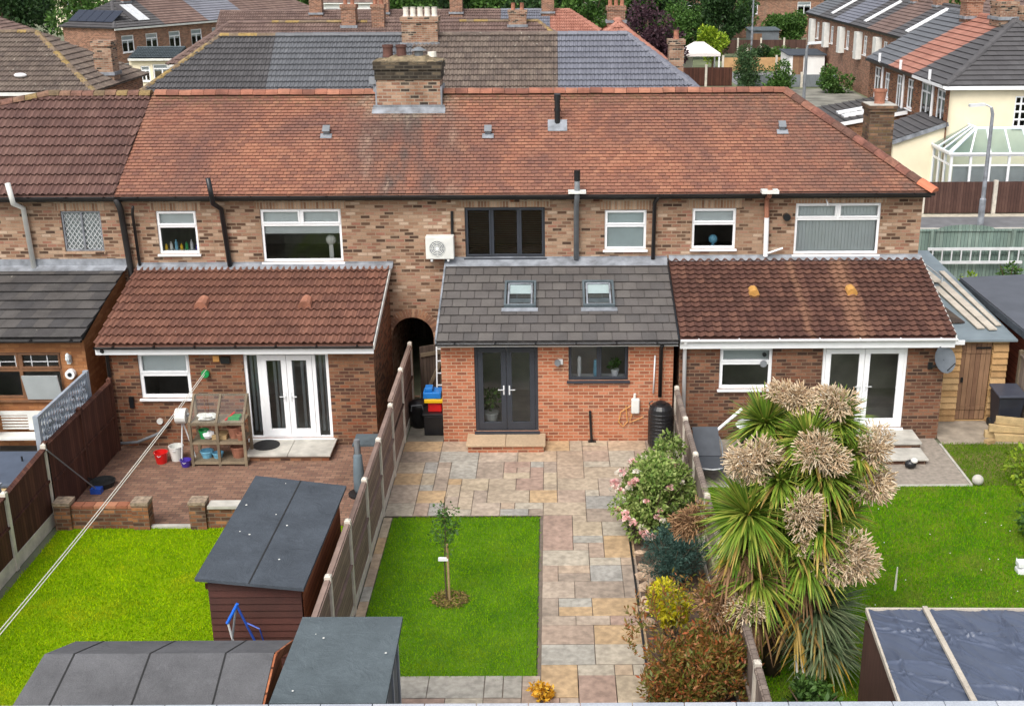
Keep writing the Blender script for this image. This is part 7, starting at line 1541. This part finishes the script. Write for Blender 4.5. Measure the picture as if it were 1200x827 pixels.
outhouse('white shed with grey roof beside the gazebo', 7.9, 10.5, 102, 105, 2.3, M['white_render'], M['felt_dark']); outhouse('white walled outhouse with flat dark roof in front of the far right row', 20.2, 23.2, 104, 108, 1.9, M['white_render'], M['felt_dark']); outhouse('grey shed beside the round green tree', 21.0, 24.0, 130, 133, 2.2, M['shed_grey'], M['felt_mid']); outhouse('pale shed near the purple tree', 9.5, 12.0, 104, 107, 2.1, M['white_render'], M['trellis'])
M['leaf_conifer'] = leaf_mat('conifer_green', [srgb(58,88,52), srgb(78,108,66), srgb(46,72,44), srgb(96,124,80)]); G = 'trees beyond the gardens'
tree('conifer', 'dark green conical conifer just beyond the terracotta ridge', (15.3, 95, 1.75), (1.15, 1.15, 2.0), 1, M['leaf_conifer'], 5500, 26, .2, .42, G, .35)
tree('tall_tree', 'tall dense dark green tree right of the gazebo', (16.7, 120, 4.1), (2.7, 2.4, 4.0), 2, M['leaf_dark'], 9000, 30, .3, .34, G)
tree('lime_tree', 'bright yellow-green small tree behind the gazebo', (14.6, 111, 2.4), (1.5, 1.3, 1.8), 1, M['leaf_lime'], 4500, 20, .24, .4, G)
tree('round_tree', 'round bushy green tree between the garden fences and far right row', (26.4, 138, 2.3), (2.6, 2.1, 2.0), 1, M['leaf_green'], 6500, 24, .28, .36, G)
tree('purple_tree', 'dark purple-leaved tree beside the red-brown pyramid roof', (7.4, 92, 4.2), (2.6, 2.2, 3.4), 2, M['leaf_purple'], 6000, 24, .28, .36, G)
tree('green_tree', 'mid green tree left of the bright yellow-green tree', (12.4, 122, 2.9), (2.6, 2.2, 2.9), 2, M['leaf_green'], 6000, 22, .3, .38, G)
for l, c, r, n in (('green hedge bush left of the lamp post beyond the terrace', (17.4, 93.5, 1.0), (1.7, 1.0, 1.25), 3000), ('rounded hedge bush right of the lamp post beyond the terrace', (21.6, 93, 1.0), (1.2, 1.0, 1.4), 2500), ('low hedge bush behind the ochre fence', (21.5, 112.5, .9), (2.2, 1.0, 1.0), 2500), ('dark bush on the grey paving of the middle garden', (19.5, 113, .9), (1.4, 1.0, 1.0), 2000)):
    t = thing('garden_bush', l, 'bush', (c[0], c[1], 0), 'bushes in the far gardens'); P, N = clumps(c, r, 14, n, .42); leaf_cloud('foliage', P, N, .2, M['leaf_green'] if 'dark' not in l else M['leaf_dark'], t, .55, .7); MB().tube([(c[0], c[1], 0), (c[0], c[1], c[2])], .05, 6).build('stem', M['bark'], t)
# belts of trees along the skyline, each tree its own
sky_t = [(-60,128,5,6,5,0),(-54,122,4.6,5,4.4,1),(-50,132,4.6,5,5,0),(-44.5,120,4,4,3.6,0),(-41,128,3.8,4,4,1),(-30,150,4,5,4.6,0),(-24,155,3.6,5,4,1),(-15,125,3.4,5,3.6,0),(-10,128,3.8,5,4.2,1),(-5,126,3.8,5,4,0),(-.5,122,4,5,4.4,1),(3.5,120,4,4.6,4.4,0),(7,128,4,5,4.6,0),(10.5,132,4.4,5,4,1),(16,138,4.4,5,5,1),(21,145,4,5,4.4,0),(31,160,4,6,4,0),(42,165,4.6,6,5,0),(50,160,4.6,6,4,1),(34.5,100,2.2,2.6,3,0)]
words_ = ['leftmost dark tree of the skyline belt', 'second tree from the left of the skyline belt', 'third tree from the left of the skyline belt', 'tree beside the plain brown roof at the upper left', 'tree just left of the solar panel roof', 'tree behind the end of the red brick row', 'tree right of the red brick row chimneys', 'leftmost tree above the brown third row', 'tree above the twin chimneys', 'tree above the middle of the third row roofs', 'tree above the slate-grey third row roof', 'tree above the orange-red hipped roof', 'tree behind the red chimney pots', 'tree behind the purple tree', 'tree behind the tall dark green tree', 'tree above the round bushy tree', 'tree between distant brick houses', 'tree behind the far right row', 'tree at the top right', 'small tree poking above the terracotta right hand roof']
for i, (x, y, r, ry_, rz_, k) in enumerate(sky_t):
    cz = 10.8635 - (y * .035) - rz_ * .15 if i < 19 else 5.6
    tree('skyline_tree', words_[i], (x, y, min(cz, rz_ + 1.0) if i < 19 else cz), (r, ry_ * .5, rz_), 2, M['leaf_dark'] if k else M['leaf_green'], 4200, 18, .42, .42, 'trees on the skyline')
o = leaf_cloud('distant_wood', *(lambda n: (np.stack([rng.uniform(-170, 170, n), rng.uniform(185, 215, n), rng.uniform(0, 1, n) ** .7 * (6 + 2.5 * np.sin(rng.uniform(0, 6, n)))], 1), rng.normal(0, 1, (n, 3))))(26000), 1.1, M['leaf_dark'], None, .7, .8); tag(o, 'far wood closing the horizon behind every house', 'wood', kind='stuff')
# ---------------------------------------------------------------- light: bright overcast
w = bpy.data.worlds.new('World'); scene.world = w; w.use_nodes = True; nt = w.node_tree
sky = nt.nodes.new('ShaderNodeTexSky'); sky.sky_type = 'NISHITA'; sky.sun_disc = False
EL, AZ = 52, 205          # sun behind and to the left of the camera
sky.sun_elevation = R(EL); sky.sun_rotation = R(AZ); sky.air_density = 1.0; sky.dust_density = 4.0; sky.ozone_density = 1.0
hs = nt.nodes.new('ShaderNodeHueSaturation'); hs.inputs['Saturation'].default_value = .35
bg = nt.nodes['Background']; bg.inputs['Strength'].default_value = .15
nt.links.new(sky.outputs[0], hs.inputs['Color']); nt.links.new(hs.outputs[0], bg.inputs['Color'])
sd = bpy.data.lights.new('sun', 'SUN'); sd.energy = 1.1; sd.angle = R(30); sd.color = (1, .96, .9); so = bpy.data.objects.new('sun', sd); COL.objects.link(so)
az = R(AZ); d = Vector((math.sin(az) * math.cos(R(EL)), math.cos(az) * math.cos(R(EL)), math.sin(R(EL))))   # towards the sun
so.rotation_euler = d.to_track_quat('Z', 'Y').to_euler(); so.location = (0, 0, 40)
scene.view_settings.view_transform = 'Standard'; scene.view_settings.look = 'None'; scene.view_settings.gamma = 1; scene.view_settings.exposure = 0.62
scene.cycles.max_bounces = 6; scene.cycles.diffuse_bounces = 3; scene.cycles.glossy_bounces = 3; scene.cycles.transparent_max_bounces = 12
